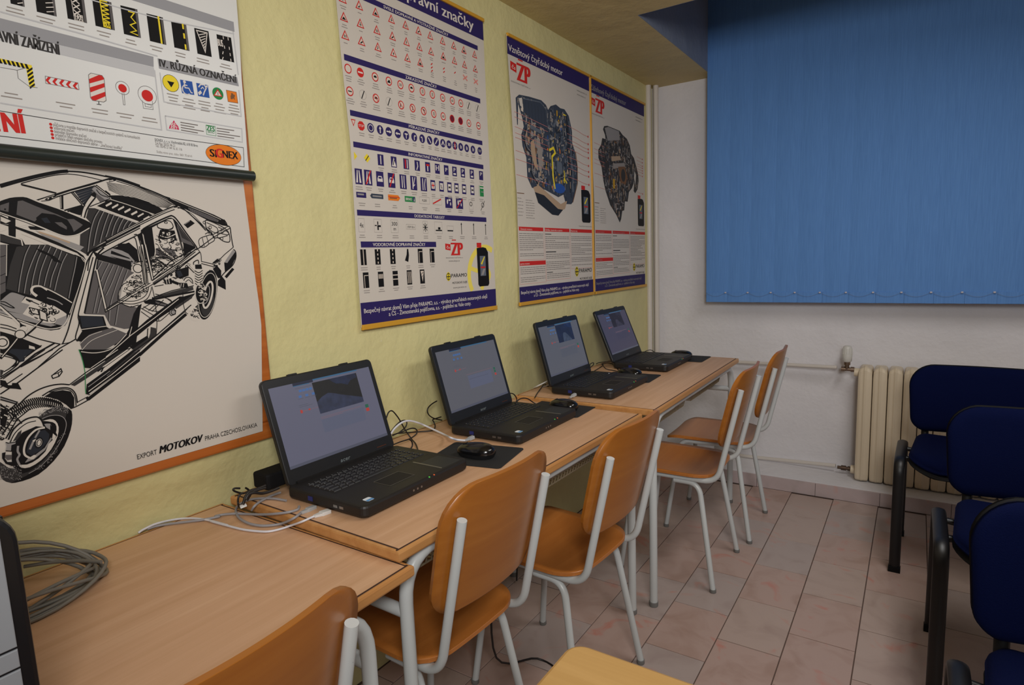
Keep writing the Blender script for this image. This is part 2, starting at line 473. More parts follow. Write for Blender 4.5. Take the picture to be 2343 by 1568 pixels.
# ------------------------------------------------------------------ tables
LAM = wood_mat('beech_laminate', rgb(200, 155, 117), rgb(210, 166, 130), rgb(220, 179, 144), 1, 0.42)
LAMX = LAM
LIP = wood_mat('beech_lipping', rgb(176, 120, 66), rgb(192, 138, 82), rgb(206, 154, 98), 1, 0.35, 0.6)
SEAM = mat('dark_seam', rgb(58, 34, 24), 0.8)
STEEL = mat('pale_grey_tube_paint', rgb(196, 200, 200), 0.32)
BASK = mat('beige_wire_coating', rgb(150, 138, 112), 0.45)
CAPM = mat('grey_plastic_cap', rgb(120, 120, 118), 0.6)
def pipe(mb, pts, r, bend, seg=14): mb.tube(bend_path(pts, bend, 7), r, seg)
def school_table(y0, x0, x1, top, label, L=1.2, group=None, rz=0.0, inset=0.038):
    """long side along Y from y0 to y0+L, front edge at x1, wall side at x0"""
    D = x1-x0
    t = empty('school_table', ((x0+x1)/2, y0+L/2, 0), rz, label, 'table', group)
    hx, hy, th = D/2, L/2, 0.024
    m = MB(); m.slab([(-hx+.013, -hy+.013), (hx-.013, -hy+.013), (hx-.013, hy-.013), (-hx+.013, hy-.013)], top-th, top, 0.0)
    m.build('tabletop', LAM, t)
    m = MB(); m.slab([(-hx+.006, -hy+.006), (hx-.006, -hy+.006), (hx-.006, hy-.006), (-hx+.006, hy-.006)], top-th+.002, top-.0006, 0)
    m.build('seam', SEAM, t)
    # rounded lipping: four strips
    w = 0.0118
    def strip(a, b, c, d):
        q = MB(); q.slab([a, b, c, d], top-th, top+.0002, 0.005); q.build('edge_strip', LIP, t)
    strip((hx-w, -hy), (hx, -hy), (hx, hy), (hx-w, hy)); strip((-hx, -hy), (-hx+w, -hy), (-hx+w, hy), (-hx, hy))
    strip((-hx+w, -hy), (hx-w, -hy), (hx-w, -hy+w), (-hx+w, -hy+w)); strip((-hx+w, hy-w), (hx-w, hy-w), (hx-w, hy), (-hx+w, hy))
    # tubular frame: each leg rises, sweeps inward under the top
    r = 0.0145; zt = top-th-r
    lx = hx-0.028; ly = hy-inset
    for sx in (1, -1):
        for sy in (1, -1):
            q = MB(); pipe(q, [(sx*lx, sy*ly, 0.012), (sx*lx, sy*ly, zt), (sx*lx, sy*(ly-0.20), zt)], r, 0.10, 16)
            lg_ = q.build('leg', STEEL, t)
            q = MB(); q.lathe([(0.0155, 0), (0.0165, 0.003), (0.0165, 0.018)], 14, Matrix.Translation((sx*lx, sy*ly, 0))); q.build('foot_cap', CAPM, lg_)
    for sy in (1, -1):
        q = MB(); q.tube([(-lx, sy*ly, zt-0.115), (lx, sy*ly, zt-0.115)], 0.0135, 14); q.build('crossbar', STEEL, t)
    for sx in (1, -1):
        q = MB(); q.tube([(sx*lx, -ly+.20, zt), (sx*lx, ly-.20, zt)], 0.0135, 14); q.build('rail', STEEL, t)
    # two slatted wire baskets hung below the top
    for k, (a, b) in enumerate(((-0.50, -0.06), (0.06, 0.50))):
        q = MB(); xf = hx-0.07; zf = top-0.085; n = 24
        q.tube([(xf, a, zf), (xf, b, zf)], 0.003, 6); q.tube([(xf-.012, a, zf-.028), (xf-.012, b, zf-.028)], 0.003, 6)
        q.tube([(xf-.40, a, zf-.028), (xf-.40, b, zf-.028)], 0.003, 6); q.tube([(xf-.2, a, zf-.028), (xf-.2, b, zf-.028)], 0.003, 6)
        for i in range(n+1):
            yy = a+(b-a)*i/n
            q.tube([(xf, yy, zf), (xf-.006, yy, zf-.024), (xf-.012, yy, zf-.028), (xf-.40, yy, zf-.028)], 0.0020, 5)
        for yy in (a, b): q.tube([(xf, yy, zf), (xf, yy, top-.028)], 0.003, 6); q.tube([(xf-.40, yy, zf-.028), (xf-.40, yy, top-.028)], 0.003, 6)
        q.build('wire_basket', BASK, t)
    return t
T1, T2, T3 = 0.720, 0.745, 0.759
G_T = 'beech tables along the yellow wall'
school_table(-0.385, -1.438, -0.791, T1, 'beech table nearest the camera, carrying the computer and the grey cable coil', group=G_T, inset=0.105)
school_table(0.808, -1.386, -0.802, T2, 'beech table in the middle of the row, under the two nearest laptops', L=1.191, group=G_T, rz=R(-1.35))
school_table(2.002, -1.330, -0.740, T3, 'beech table at the far end of the row, by the window wall', L=1.182, group=G_T)

# foreground table top with a rounded corner
PLY = wood_mat('pale_varnished_wood', rgb(190, 148, 88), rgb(196, 155, 95), rgb(204, 163, 103), 0, 0.4)
ft = empty('side_table', (-0.07, 0.51, 0), 0, 'pale wooden table corner with rounded edge in the foreground', 'table')
m = MB(); m.slab(rrect(-0.345, -0.25, 0.345, 0.25, 0.028, 6), 0.698, 0.720, 0.006); m.build('tabletop', PLY, ft)
for sx in (1, -1):
    for sy in (1, -1):
        m = MB(); m.tube([(sx*.27, sy*.18, 0.0), (sx*.27, sy*.18, 0.697)], 0.0135, 12); m.build('leg', STEEL, ft)
m = MB()
for sy in (1, -1): m.box((-.27, sy*.18-.01, .66), (.27, sy*.18+.01, .697))
for sx in (1, -1): m.box((sx*.27-.01, -.18, .66), (sx*.27+.01, .18, .697))
m.build('apron', STEEL, ft)

# ------------------------------------------------------------------ plywood school chairs
PLYB = wood_mat('varnished_plywood_back', rgb(154, 90, 27), rgb(161, 97, 32), rgb(169, 105, 38), 0, 0.34, 0.7, 0.3)
PLYS = wood_mat('varnished_plywood_seat', rgb(172, 102, 42), rgb(181, 111, 49), rgb(190, 120, 56), 0, 0.34, 0.7, 0.3)
SCREW = mat('dark_screw_head', rgb(50, 48, 48), 0.4, 0.6)
def panel(mb, rows, surf, thv, nu=14):
    A = []; B = []
    for (t, hw) in rows:
        ra = []; rb = []
        for i in range(nu+1):
            x = -hw+2*hw*i/nu; p = surf(x, t); d = thv(x, t)
            ra.append(p); rb.append(p+d)
        A.append(ra); B.append(rb)
    nv = len(rows)-1; w = nu+1
    va = [p for r_ in A for p in r_]; vb = [p for r_ in B for p in r_]
    fa = []; fb = []; off = len(va)
    for j in range(nv):
        for i in range(nu):
            a = j*w+i; fa.append((a, a+1, a+w+1, a+w)); fb.append((off+a, off+a+w, off+a+w+1, off+a+1))
    border = [(0, i) for i in range(nu)]+[(j, nu) for j in range(nv)]+[(nv, i) for i in range(nu, 0, -1)]+[(j, 0) for j in range(nv, 0, -1)]
    ids = [j*w+i for j, i in border]; rim = []
    for k in range(len(ids)):
        a = ids[k]; b = ids[(k+1) % len(ids)]; rim.append((a, off+a, off+b, b))
    mb.add(va+vb, fa+fb, True)
    o = len(mb.v)-len(va)-len(vb)
    for f in rim:
        mb.f.append([i+o for i in f]); mb.mi.append(mb.cur); mb.sm.append(False)
def rrows(t0, t1, hw0, hw1, r, n=7, mid=4):
    """rows of a rounded rectangle: (t, halfwidth)"""
    out = []; r0 = r[0]; r1 = r[1]
    for k in range(n+1):
        a = math.pi/2*k/n; out.append((t0+r0*(1-math.sin(a)) if False else t0+r0*(1-math.cos(a)), -r0*(1-math.sin(a))))
    base = out[:]
    res = [(t, d) for t, d in base]
    for k in range(1, mid): res.append((t0+r0+(t1-r1-t0-r0)*k/mid, 0))
    for k in range(n, -1, -1):
        a = math.pi/2*k/n; res.append((t1-r1*(1-math.cos(a)), -r1*(1-math.sin(a))))
    return [(t, hw0+(hw1-hw0)*(t-t0)/(t1-t0)+d) for t, d in res]
def make_school_chair():
    c = empty('school_chair')
    up = lambda z: -0.20-0.25*(z-0.47)
    r = 0.0105
    for sx in (1, -1):
        m = MB(); X = sx*0.150
        m.tube(bend_path([(X, up(0.795), 0.795), (X, -0.197, 0.428), (X, 0.13, 0.428), (sx*0.185, 0.185, 0.008)], 0.055, 8), r, 14)
        tb = m.build('side_tube', STEEL, c)
        m = MB(); m.tube(bend_path([(X-sx*.004, -0.03, 0.412), (X-sx*.004, -0.128, 0.412), (sx*0.187, -0.195, 0.008)], 0.05, 8), r, 14)
        m.build('leg', STEEL, c)
        for yy in (0.185, -0.195):
            m = MB(); m.lathe([(0.011, 0), (0.0125, 0.002), (0.0122, 0.014)], 12, Matrix.Translation((sx*0.186, yy, 0))); m.build('foot_cap', CAPM, c)
        for z in (0.735, 0.615):
            m = MB(); m.tube([(X, up(z)-r-.0006, z), (X, up(z)-r+.004, z)], 0.0032, 8); m.build('screw', SCREW, tb)
    m = MB()
    for yy in (-0.10, 0.09): m.tube([(-0.15, yy, 0.424), (0.15, yy, 0.424)], 0.008, 10)
    m.build('seat_rail', STEEL, c)
    m = MB()
    def bs(x, t): return Vector((x, up(t)+0.0125+0.85*(x*x-0.0225)+0.10*max(0, t-0.80)**1*0.4, t))
    panel(m, rrows(0.563, 0.862, 0.182, 0.190, (0.07, 0.085)), bs, lambda x, t: Vector((-x*0.012, 0.0085, 0.0015)))
    m.build('backrest', PLYB, c)
    m = MB()
    def ss(x, t):
        z = 0.4385+0.35*x*x*0.6-0.010*math.exp(-((t+0.06)/0.10)**2)*(1-(x/.19)**2)
        if t > 0.13: z -= 3.5*(t-0.13)**2
        if t < -0.15: z += 2.2*(t+0.15)**2
        return Vector((x, t, z))
    panel(m, rrows(-0.182, 0.195, 0.180, 0.187, (0.085, 0.06)), ss, lambda x, t: Vector((0, 0, 0.0095)), 14)
    m.build('seat', PLYS, c)
    return c
proto = make_school_chair()
G_C = 'plywood school chairs at the tables'
spots = [(-0.800, 2.425, 90, 'plywood school chair with pale tube legs, fourth from the camera, at the far table'),
         (-0.895, 1.535, 86, 'plywood school chair at the middle table, opposite the second laptop'),
         (-1.000, 1.055, 87, 'plywood school chair pushed under the middle table beside the nearest laptop'),
         (-0.775, 2.905, 91, 'plywood school chair farthest away, nearest the radiator'),
         (-0.925, 0.375, 93, 'plywood school chair nearest the camera, mostly cut off by the frame')]
for i, (x, y, a, lab) in enumerate(spots):
    o = proto if i == 0 else copy_tree(proto)
    o.location = (x, y, 0); o.rotation_euler = (0, 0, R(a)); tag(o, lab, 'chair', G_C)

# ------------------------------------------------------------------ blue upholstered visitor chairs
BLUF = mat('royal_blue_upholstery', rgb(6, 14, 50), 0.95, spec=0.08, bump=0.35, bscale=420, var=0.12, vscale=300)
BLK = mat('black_lacquered_steel', rgb(17, 16, 18), 0.42)
SHELL = mat('black_plastic_shell', rgb(18, 18, 20), 0.75, spec=0.2)
def cushion(mb, rows, place, thick, nu=18):
    """pillow-like pad: rows (t,hw); thickness swells from the rim"""
    w = nu+1; A = []; B = []; nv = len(rows)-1
    ts = [r_[0] for r_ in rows]; t0, t1 = ts[0], ts[-1]; hwm = max(r_[1] for r_ in rows)
    for (t, hw) in rows:
        for i in range(w):
            u = -math.cos(math.pi*i/nu); x = hw*u
            e = min(hwm-abs(x)-(hwm-hw)*abs(u), t-t0, t1-t)
            e = min(hw-abs(x), t-t0, t1-t)
            k = min(1.0, max(0.0, e/0.03)); h = math.sqrt(1-(1-k)**2)
            A.append(place(x, t, thick*0.5+thick*0.5*h)); B.append(place(x, t, thick*0.5-thick*0.4*h))
    off = len(A); fs = []
    for j in range(nv):
        for i in range(nu):
            a = j*w+i; fs.append((a, a+1, a+w+1, a+w)); fs.append((off+a, off+a+w, off+a+w+1, off+a+1))
    border = [(0, i) for i in range(nu)]+[(j, nu) for j in range(nv)]+[(nv, i) for i in range(nu, 0, -1)]+[(j, 0) for j in range(nv, 0, -1)]
    ids = [j*w+i for j, i in border]
    for k in range(len(ids)):
        a = ids[k]; b = ids[(k+1) % len(ids)]; fs.append((a, off+a, off+b, b))
    mb.add(A+B, fs, True)
def make_blue_chair():
    c = empty('visitor_chair')
    # local: +y forward (toward the sitter's knees)
    for sx in (1, -1):
        X = sx*0.262
        m = MB(); m.tube(bend_path([(X, 0.190, 0.012), (X, 0.175, 0.452), (X, -0.165, 0.452), (X, -0.185, 0.012)], 0.06, 8), 0.0195, 16, r2=0.011)
        m.build('side_frame', BLK, c)
        for yy in (0.19, -0.185):
            m = MB(); m.box((X-.021, yy-.013, 0), (X+.021, yy+.013, 0.022)); m.build('foot_cap', SHELL, c)
        for yy in (0.02, -0.12):
            m = MB(); m.tube([(X-sx*.01, yy, 0.425), (X-sx*.09, yy, 0.415)], 0.010, 8); m.build('bracket', BLK, c)
        m = MB(); m.tube(bend_path([(sx*0.185, 0.02, 0.408), (sx*0.185, -0.222, 0.408), (sx*0.185, -0.262, 0.70)], 0.05, 6), 0.0075, 10, r2=0.0145)
        m.build('back_support', BLK, c)
    m = MB(); m.tube([(-0.26, 0.0, 0.415), (0.26, 0.0, 0.415)], 0.011, 10); m.build('seat_rail', BLK, c)
    m = MB()
    seat_rows = rrows(-0.205, 0.225, 0.215, 0.243, (0.06, 0.13), 9)
    def pl(x, t, h):
        z = 0.432+h-0.9*max(0, t-0.13)**2*2.2+0.12*x*x
        return Vector((x, t, z))
    cushion(m, seat_rows, pl, 0.050); m.build('seat', BLUF, c)
    m = MB()
    def ps(x, t, h): return Vector((x*1.003, t*1.003, 0.418+h-0.9*max(0, t-0.13)**2*2.2+0.12*x*x))
    cushion(m, seat_rows, ps, 0.030); m.build('seat_shell', SHELL, c)
    back_rows = rrows(0.492, 0.775, 0.238, 0.256, (0.06, 0.095), 9)
    def bk(x, t, h): return Vector((x, -0.232-0.16*(t-0.50)+h+1.1*x*x*0.5-0.9*(t-0.635)**2*0.5, t))
    m = MB(); cushion(m, back_rows, bk, 0.044); m.build('backrest', BLUF, c)
    m = MB(); cushion(m, back_rows, lambda x, t, h: bk(x*1.004, 0.6335+(t-0.6335)*1.005, h-0.016), 0.030); m.build('back_shell', SHELL, c)
    return c
bp_ = make_blue_chair()
G_B = 'blue visitor chairs along the right side'
for i, (x, y, a, lab) in enumerate([(0.238, 2.935, 179, 'blue upholstered visitor chair with black frame, farthest back beside the radiator'),
                                   (0.352, 2.170, 180, 'blue upholstered visitor chair with black frame, middle one of the three'),
                                   (0.365, 1.300, 180, 'blue upholstered visitor chair with black frame, nearest one at the right edge')]):
    o = bp_ if i == 0 else copy_tree(bp_)
    o.location = (x, y, 0); o.rotation_euler = (0, 0, R(a)); tag(o, lab, 'chair', G_B)

# ------------------------------------------------------------------ desktop computer at the left edge
PCX = -0.85
pcb = at(90, 1568, 'x', PCX); pct = at(30, 1190, 'x', PCX)
Y1 = 0.238; ZT = 1.045
pc = empty('desktop_computer', (PCX-0.19, 0.14, T1), 0, 'desktop computer with black rounded bezel and silver front panels', 'computer')
def PL(y, z, x=0.0): return (PCX-(PCX-0.19)+x, y-0.14, z-T1)
DKB = mat('black_computer_plastic', rgb(22, 23, 26), 0.38); SLV = mat('silver_computer_plastic', rgb(158, 162, 168), 0.45, 0.15)
m = MB(); m.box((-0.13, 0.045-0.14, 0.0), (0.16, Y1-0.14-.004, ZT-T1-.02)); m.build('case', DKB, pc)
fr = []
def yz_slab(mb, pts, x0, x1, bev=0.0):
    # outline in (y,z), extruded along x
    M = Matrix(((0, 0, 1, 0), (1, 0, 0, 0), (0, 1, 0, 0), (0, 0, 0, 1)))
    mb.slab(pts, x0, x1, bev, M)
m = MB(); yz_slab(m, rrect(0.03-0.14, 0.0, Y1-0.14, ZT-T1, 0.045, 7), 0.155, 0.19, 0.006); m.build('bezel', DKB, pc)
z1 = at(20, 1491, 'x', PCX).z-T1; z2 = at(20, 1540, 'x', PCX).z-T1
yb = at(15, 1300, 'x', PCX).y-0.14; yb2 = at(40, 1520, 'x', PCX).y-0.14
yl = 0.055-0.14
for (za, zb) in ((z1+.002, ZT-T1-0.035), (z2+.002, z1-.001), (0.014, z2-.001)):
    m = MB(); yz_slab(m, [(yl, za), ((yb+yb2)/2, za), ((yb+yb2)/2, zb), (yl, zb)], 0.186, 0.1925, 0.0012); m.build('front_panel', SLV, pc)
# ------------------------------------------------------------------ text and flat print
FONT_CACHE = {}
def text_mesh(s, bold=0.0, space=1.0, shear=0.0):
    key = (s, bold, space, shear)
    if key in FONT_CACHE: return FONT_CACHE[key]
    cu = bpy.data.curves.new('t', 'FONT'); cu.body = s; cu.size = 1.0; cu.offset = bold; cu.space_character = space; cu.shear = shear
    cu.resolution_u = 3; cu.fill_mode = 'FRONT'
    ob = bpy.data.objects.new('t', cu); COL.objects.link(ob)
    dg = bpy.context.evaluated_depsgraph_get(); ev = ob.evaluated_get(dg); me = ev.to_mesh()
    vs = [(v.co.x, v.co.y) for v in me.vertices]; fs = [tuple(p.vertices) for p in me.polygons]
    ev.to_mesh_clear(); bpy.data.objects.remove(ob); bpy.data.curves.remove(cu)
    x0 = min(v[0] for v in vs); x1 = max(v[0] for v in vs)
    FONT_CACHE[key] = ([((v[0]-x0)/(x1-x0), v[1]) for v in vs], fs)
    return FONT_CACHE[key]

INK = {}
def ink(name):
    table = dict(black=(14, 13, 15), grey=(112, 108, 106), lgrey=(146, 142, 140), mgrey=(92, 88, 88), dgrey=(52, 50, 50), band=(150, 150, 154), bandl=(190, 190, 192), white=(218, 210, 202), paper=(206, 198, 188),
                 navy=(44, 34, 92), red=(200, 40, 36), pink=(216, 130, 120), yellow=(232, 208, 50), pyellow=(236, 216, 96), orange=(226, 124, 36), green=(40, 130, 70), blue=(44, 84, 160), cream=(214, 200, 186),
                 brown=(120, 84, 56), steel=(96, 104, 116), slate=(58, 66, 80), tan=(176, 150, 124), capt=(150, 142, 136), magenta=(200, 50, 90), wine=(110, 24, 44), lpaper=(214, 214, 212), text=(120, 112, 108), gold=(196, 150, 40), deep=(38, 42, 50))
    return mat('print_'+name, rgb(*table[name]), 0.6, spec=0.25)

class Print:
    """flat ink shapes in a vertical plane x = X; coordinates are (y, z)"""
    def __init__(s, X): s.X = X; s.v = []; s.f = []; s.mi = []; s.ms = []; s.q = []
    def m(s, name):
        if name not in s.ms: s.ms.append(name)
        return s.ms.index(name)
    def raw(s, c, vs, fs, L):
        s.q.append((L, c, vs, fs))
    def poly(s, c, pts, L=1): s.raw(c, pts, [tuple(range(len(pts)))], L)
    def rect(s, c, y0, z0, y1, z1, L=1): s.poly(c, [(y0, z0), (y1, z0), (y1, z1), (y0, z1)], L)
    def ell(s, c, cy, cz, ry, rz, L=1, n=18): s.poly(c, [(cy+ry*math.cos(2*math.pi*k/n), cz+rz*math.sin(2*math.pi*k/n)) for k in range(n)], L)
    def line(s, c, pts, w, L=2, closed=False, w1=None):
        P = [Vector((a, b)) for a, b in pts]; n = len(P)
        if n < 2: return
        A = []; B = []
        for i in range(n):
            if closed: p, q = P[i-1], P[(i+1) % n]
            else: p, q = P[max(0, i-1)], P[min(n-1, i+1)]
            d1 = (P[i]-p); d2 = (q-P[i])
            if d1.length < 1e-9: d1 = d2
            if d2.length < 1e-9: d2 = d1
            if d1.length < 1e-9: continue
            d1 = d1.normalized(); d2 = d2.normalized(); t = d1+d2
            if t.length < 1e-6: t = d1
            t.normalize(); nn = Vector((-t.y, t.x)); k = 1/max(0.45, nn.dot(Vector((-d1.y, d1.x))))
            ww = w if w1 is None else w+(w1-w)*i/(n-1.0)
            A.append(P[i]+nn*(ww/2*k)); B.append(P[i]-nn*(ww/2*k))
        n = len(A); vs = [tuple(a) for a in A]+[tuple(b) for b in B]
        fs = [(i, n+i, n+(i+1) % n, (i+1) % n) for i in range(n if closed else n-1)]
        s.raw(c, vs, fs, L)
    def ring(s, c, cy, cz, r, w, L=2, n=18): s.line(c, [(cy+r*math.cos(2*math.pi*k/n), cz+r*math.sin(2*math.pi*k/n)) for k in range(n)], w, L, True)
    def text(s, c, body, a, b, h, L=3, bold=0.0, space=1.0, shear=0.0):
        """baseline from a to b, capital height h"""
        vs, fs = text_mesh(body, 0.0, space, shear)
        a = Vector(a); b = Vector(b); d = b-a; n = Vector((-d.y, d.x)).normalized(); k = h/0.70
        for sh in ((0,) if bold < .009 else ((-bold, bold) if bold < .03 else (-bold, 0, bold))):
            s.raw(c, [tuple(a+d*x+n*(y*k)+d.normalized()*(sh*k*.8)) for x, y in vs], fs, L)
    def build(s, name, parent):
        # every ink shape lies a hair above the one printed before it
        for i, (L, c, vs, fs) in enumerate(sorted(s.q, key=lambda t: t[0])):
            o = len(s.v); k = s.m(c); X = s.X+0.0000006*i+0.00002*L
            s.v += [(X, a, b) for a, b in vs]
            for f in fs: s.f.append([j+o for j in f]); s.mi.append(k)
        me = bpy.data.meshes.new(name)
        # outward facing whatever the drawing order
        F = []
        for f in s.f:
            ar = sum(s.v[f[i-1]][1]*s.v[f[i]][2]-s.v[f[i]][1]*s.v[f[i-1]][2] for i in range(len(f)))
            F.append(f if ar > 0 else f[::-1])
        me.from_pydata([(x-parent.location.x, y-parent.location.y, z-parent.location.z) for x, y, z in s.v], [], F)
        for n_ in s.ms: me.materials.append(ink(n_))
        me.polygons.foreach_set('material_index', s.mi); me.update()
        o = bpy.data.objects.new(name, me); COL.objects.link(o); o.parent = parent
        return o
def parse(t): return [tuple(float(q) for q in p.split(',')) for p in t.split()]
def cr(pts, k=4):
    """smooth 2d curve through points"""
    return [(p.x, p.y) for p in smooth_path([(a, b, 0) for a, b in pts], k)]
# ------------------------------------------------------------------ laptops
LBK = mat('black_laptop_plastic', rgb(24, 22, 22), 0.5, bump=0.05, bscale=800)
LLID = mat('black_laptop_bezel', rgb(26, 27, 29), 0.38)
KEYM = mat('black_key', rgb(20, 19, 20), 0.45); KEYL = mat('key_legend', rgb(170, 170, 172), 0.5)
GREYS = mat('grey_stripe', rgb(120, 116, 104), 0.4, 0.4); STW = mat('sticker_white', rgb(225, 232, 240), 0.4); STB = mat('sticker_blue', rgb(90, 150, 205), 0.4)
PORTB = mat('blue_port', rgb(34, 44, 110), 0.5); METAL = mat('port_metal', rgb(150, 150, 150), 0.3, 0.9); DHOLE = mat('port_hole', rgb(10, 10, 10), 0.7)
TPM = mat('touchpad', rgb(30, 28, 27), 0.6, spec=0.3)
def emat(name, c, e=1.0):
    m = mat(name, c, 0.5, emis=e)
    b = m.node_tree.nodes['Principled BSDF']
    b.inputs['Base Color'].default_value = (0.01, 0.01, 0.012, 1); b.inputs['Roughness'].default_value = 0.35
    return m
SCR = {}
def scr(name, rgbv):
    if name not in SCR: SCR[name] = emat('screen_'+name, rgb(*rgbv), 0.60)
    return SCR[name]
def road_photo(name, sky, road, dark):
    """the driving clip on the screen: pale road wedge, dark verges, bluish sky"""
    m = bpy.data.materials.new(name); m.use_nodes = True; nt = m.node_tree; b = nt.nodes['Principled BSDF']
    b.inputs['Base Color'].default_value = (0.01, 0.01, 0.01, 1)
    tc = nt.nodes.new('ShaderNodeTexCoord'); n = nt.nodes.new('ShaderNodeTexNoise'); n.inputs['Scale'].default_value = 60; n.inputs['Detail'].default_value = 5
    nt.links.new(tc.outputs['Object'], n.inputs['Vector'])
    r = ramp(nt, [(0.35, tuple(x*.75 for x in dark[:3])+(1,)), (0.65, tuple(x*1.25 for x in dark[:3])+(1,))])
    nt.links.new(n.outputs['Fac'], r.inputs['Fac']); nt.links.new(r.outputs['Color'], b.inputs['Emission Color']); b.inputs['Emission Strength'].default_value = 0.5
    return m
def make_laptop(tilt, style):
    c = empty('laptop')
    m = MB(); m.slab(rrect(-0.187, -0.142, 0.187, 0.128, 0.018, 5), 0.004, 0.032, 0.006); base = m.build('base', LBK, c)
    m = MB(); m.slab(rrect(-0.165, -0.12, 0.165, 0.138, 0.02, 4), 0.003, 0.010, 0.002)
    for sx in (1, -1):
        for yy in (-0.11, 0.11): m.box((sx*.14-.012, yy-.008, 0), (sx*.14+.012, yy+.008, 0.004))
    m.build('underside', LBK, c)
    # keyboard well and keys
    m = MB(); m.box((-0.160, -0.020, 0.0316), (0.160, 0.092, 0.0322)); kb = m.build('keyboard', KEYM, c)
    m = MB(); lg = MB(); rr_ = random.Random(2); shared = {}
    rows = [(0.088, 0.010, 18), (0.075, 0.0165, 16), (0.0575, 0.0165, 16), (0.040, 0.0165, 15), (0.0225, 0.0165, 15), (0.005, 0.0165, 11)]
    for yt, hh, n in rows:
        x = -0.158; wid = 0.316
        ws = [1.0]*n
        if n == 11: ws = [1.2, 1, 1, 1, 5.4, 1, 1, 1, 1, 1, 1]
        elif n in (15,): ws[0] = 1.7; ws[-2] = 1.8
        tot = sum(ws)
        for w in ws:
            a = x; b = x+wid*w/tot; x = b; kw = b-a
            kv = [(.0008, -hh+.0008, 0), (kw-.0008, -hh+.0008, 0), (kw-.0008, -.0008, 0), (.0008, -.0008, 0), (.0025, -hh+.0025, .0023), (kw-.0025, -hh+.0025, .0023), (kw-.0025, -.0018, .0023), (.0025, -.0018, .0023)]
            kf = [(4, 5, 6, 7), (0, 1, 5, 4), (1, 2, 6, 5), (2, 3, 7, 6), (3, 0, 4, 7)]
            if style <= 2:
                key = (round(kw, 5), hh)
                if key not in shared:
                    o = MB().add(kv, kf).build('key', KEYM, kb); shared[key] = o.data
                else: o = bpy.data.objects.new('key', shared[key]); COL.objects.link(o); o.parent = kb
                o.location = (a, yt, .0322)
            else: m.add([(v[0]+a, v[1]+yt, v[2]+.0322) for v in kv], kf)
            if w < 2:
                lx = a+.0045; s = rr_.uniform(.0014, .0024); ly = yt-hh*.45
                lg.add([(lx, ly, .03465), (lx+s, ly, .03465), (lx+s, ly+s*1.1, .03465), (lx, ly+s*1.1, .03465)], [(0, 1, 2, 3)])
                if rr_.random() < .25: lg.add([(lx+.005, ly-.004, .03465), (lx+.0068, ly-.004, .03465), (lx+.0068, ly-.0027, .03465), (lx+.005, ly-.0027, .03465)], [(0, 1, 2, 3)])
    if style > 2: m.build('keys', KEYM, kb, 'stuff')
    lg.build('key_legends', KEYL, kb, 'stuff')
    m = MB(); m.slab(rrect(-0.065, -0.100, 0.020, -0.045, 0.003, 2), 0.0318, 0.0326, 0); tp_ = m.build('touchpad', TPM, c)
    m = MB()
    for a, b in (((-0.065, -0.100), (0.020, -0.100)), ((0.020, -0.100), (0.020, -0.045)), ((0.020, -0.045), (-0.065, -0.045)), ((-0.065, -0.045), (-0.065, -0.100))):
        m.tube([(a[0], a[1], .0326), (b[0], b[1], .0326)], .0004, 4)
    m.build('touchpad_rim', GREYS, tp_)
    m = MB(); m.slab([(0.095, -0.132), (0.165, -0.132), (0.165, -0.052), (0.095, -0.052)], 0.0316, 0.0324, 0); m.build('card_area', mat('dark_grey_inlay', rgb(40, 42, 42), 0.5), base)
    m = MB(); m.box((0.089, -0.128, 0.0318), (0.094, -0.030, 0.0328)); m.build('palmrest_stripe', GREYS, base)
    m = MB(); m.cur = 0; m.slab(rrect(-0.158, -0.124, -0.138, -0.104, 0.004, 3), 0.0319, 0.0324, 0); m.cur = 1; m.box((-0.1575, -0.1235, 0.0322), (-0.1385, -0.115, 0.0326)); m.build('sticker', [STW, STB], base)
    # left-side ports and front lights
    m = MB(); m.box((-0.1880, 0.030, 0.013), (-0.185, 0.046, 0.024)); m.build('video_port', PORTB, base)
    for yy in (-0.055, -0.075):
        m = MB(); m.box((-0.1878, yy, 0.014), (-0.186, yy+.013, 0.020)); m.build('usb_port', METAL, base)
    for k in range(3):
        m = MB(); m.tube([(-0.03+k*.014, -0.1425, 0.017), (-0.03+k*.014, -0.139, 0.017)], .0028, 10); m.build('audio_jack', METAL, base)
    m = MB(); m.box((0.028, -0.1408, 0.0285), (0.032, -0.137, 0.0312)); m.build('power_light', scr('green', (90, 220, 80)), base)
    m = MB(); m.box((0.046, -0.1408, 0.0285), (0.050, -0.137, 0.0312)); m.build('charge_light', scr('amber', (240, 100, 40)), base)
    m = MB(); m.box((-0.16, 0.117, 0.0316), (0.16, 0.128, 0.036)); m.build('hinge_cover', LBK, c)
    # lid
    M = Matrix.Translation((0, 0.126, 0.026)) @ Matrix.Rotation(-R(tilt), 4, 'X')
    def LP(mb, pts, y0, y1, bev): # outline (x,z) extruded in y (y0 front)
        Q = M @ Matrix(((1, 0, 0, 0), (0, 0, 1, 0), (0, 1, 0, 0), (0, 0, 0, 1)))
        mb.slab(pts, y0, y1, bev, Q)
    m = MB(); LP(m, rrect(-0.181, 0.0, 0.181, 0.268, 0.014, 5), -0.004, 0.010, 0.003); lid = m.build('lid', LLID, c)
    for xx in (-0.085, 0.085):
        m = MB(); LP(m, rrect(xx-.014, 0.262, xx+.014, 0.2715, 0.002, 2), -0.001, 0.008, 0.001); m.build('latch', LLID, lid)
    X0, X1, Z0, Z1 = -0.1655, 0.1655, 0.040, 0.2455
    def S(u, v): return (X0+(X1-X0)*u, Z1+(Z0-Z1)*v)
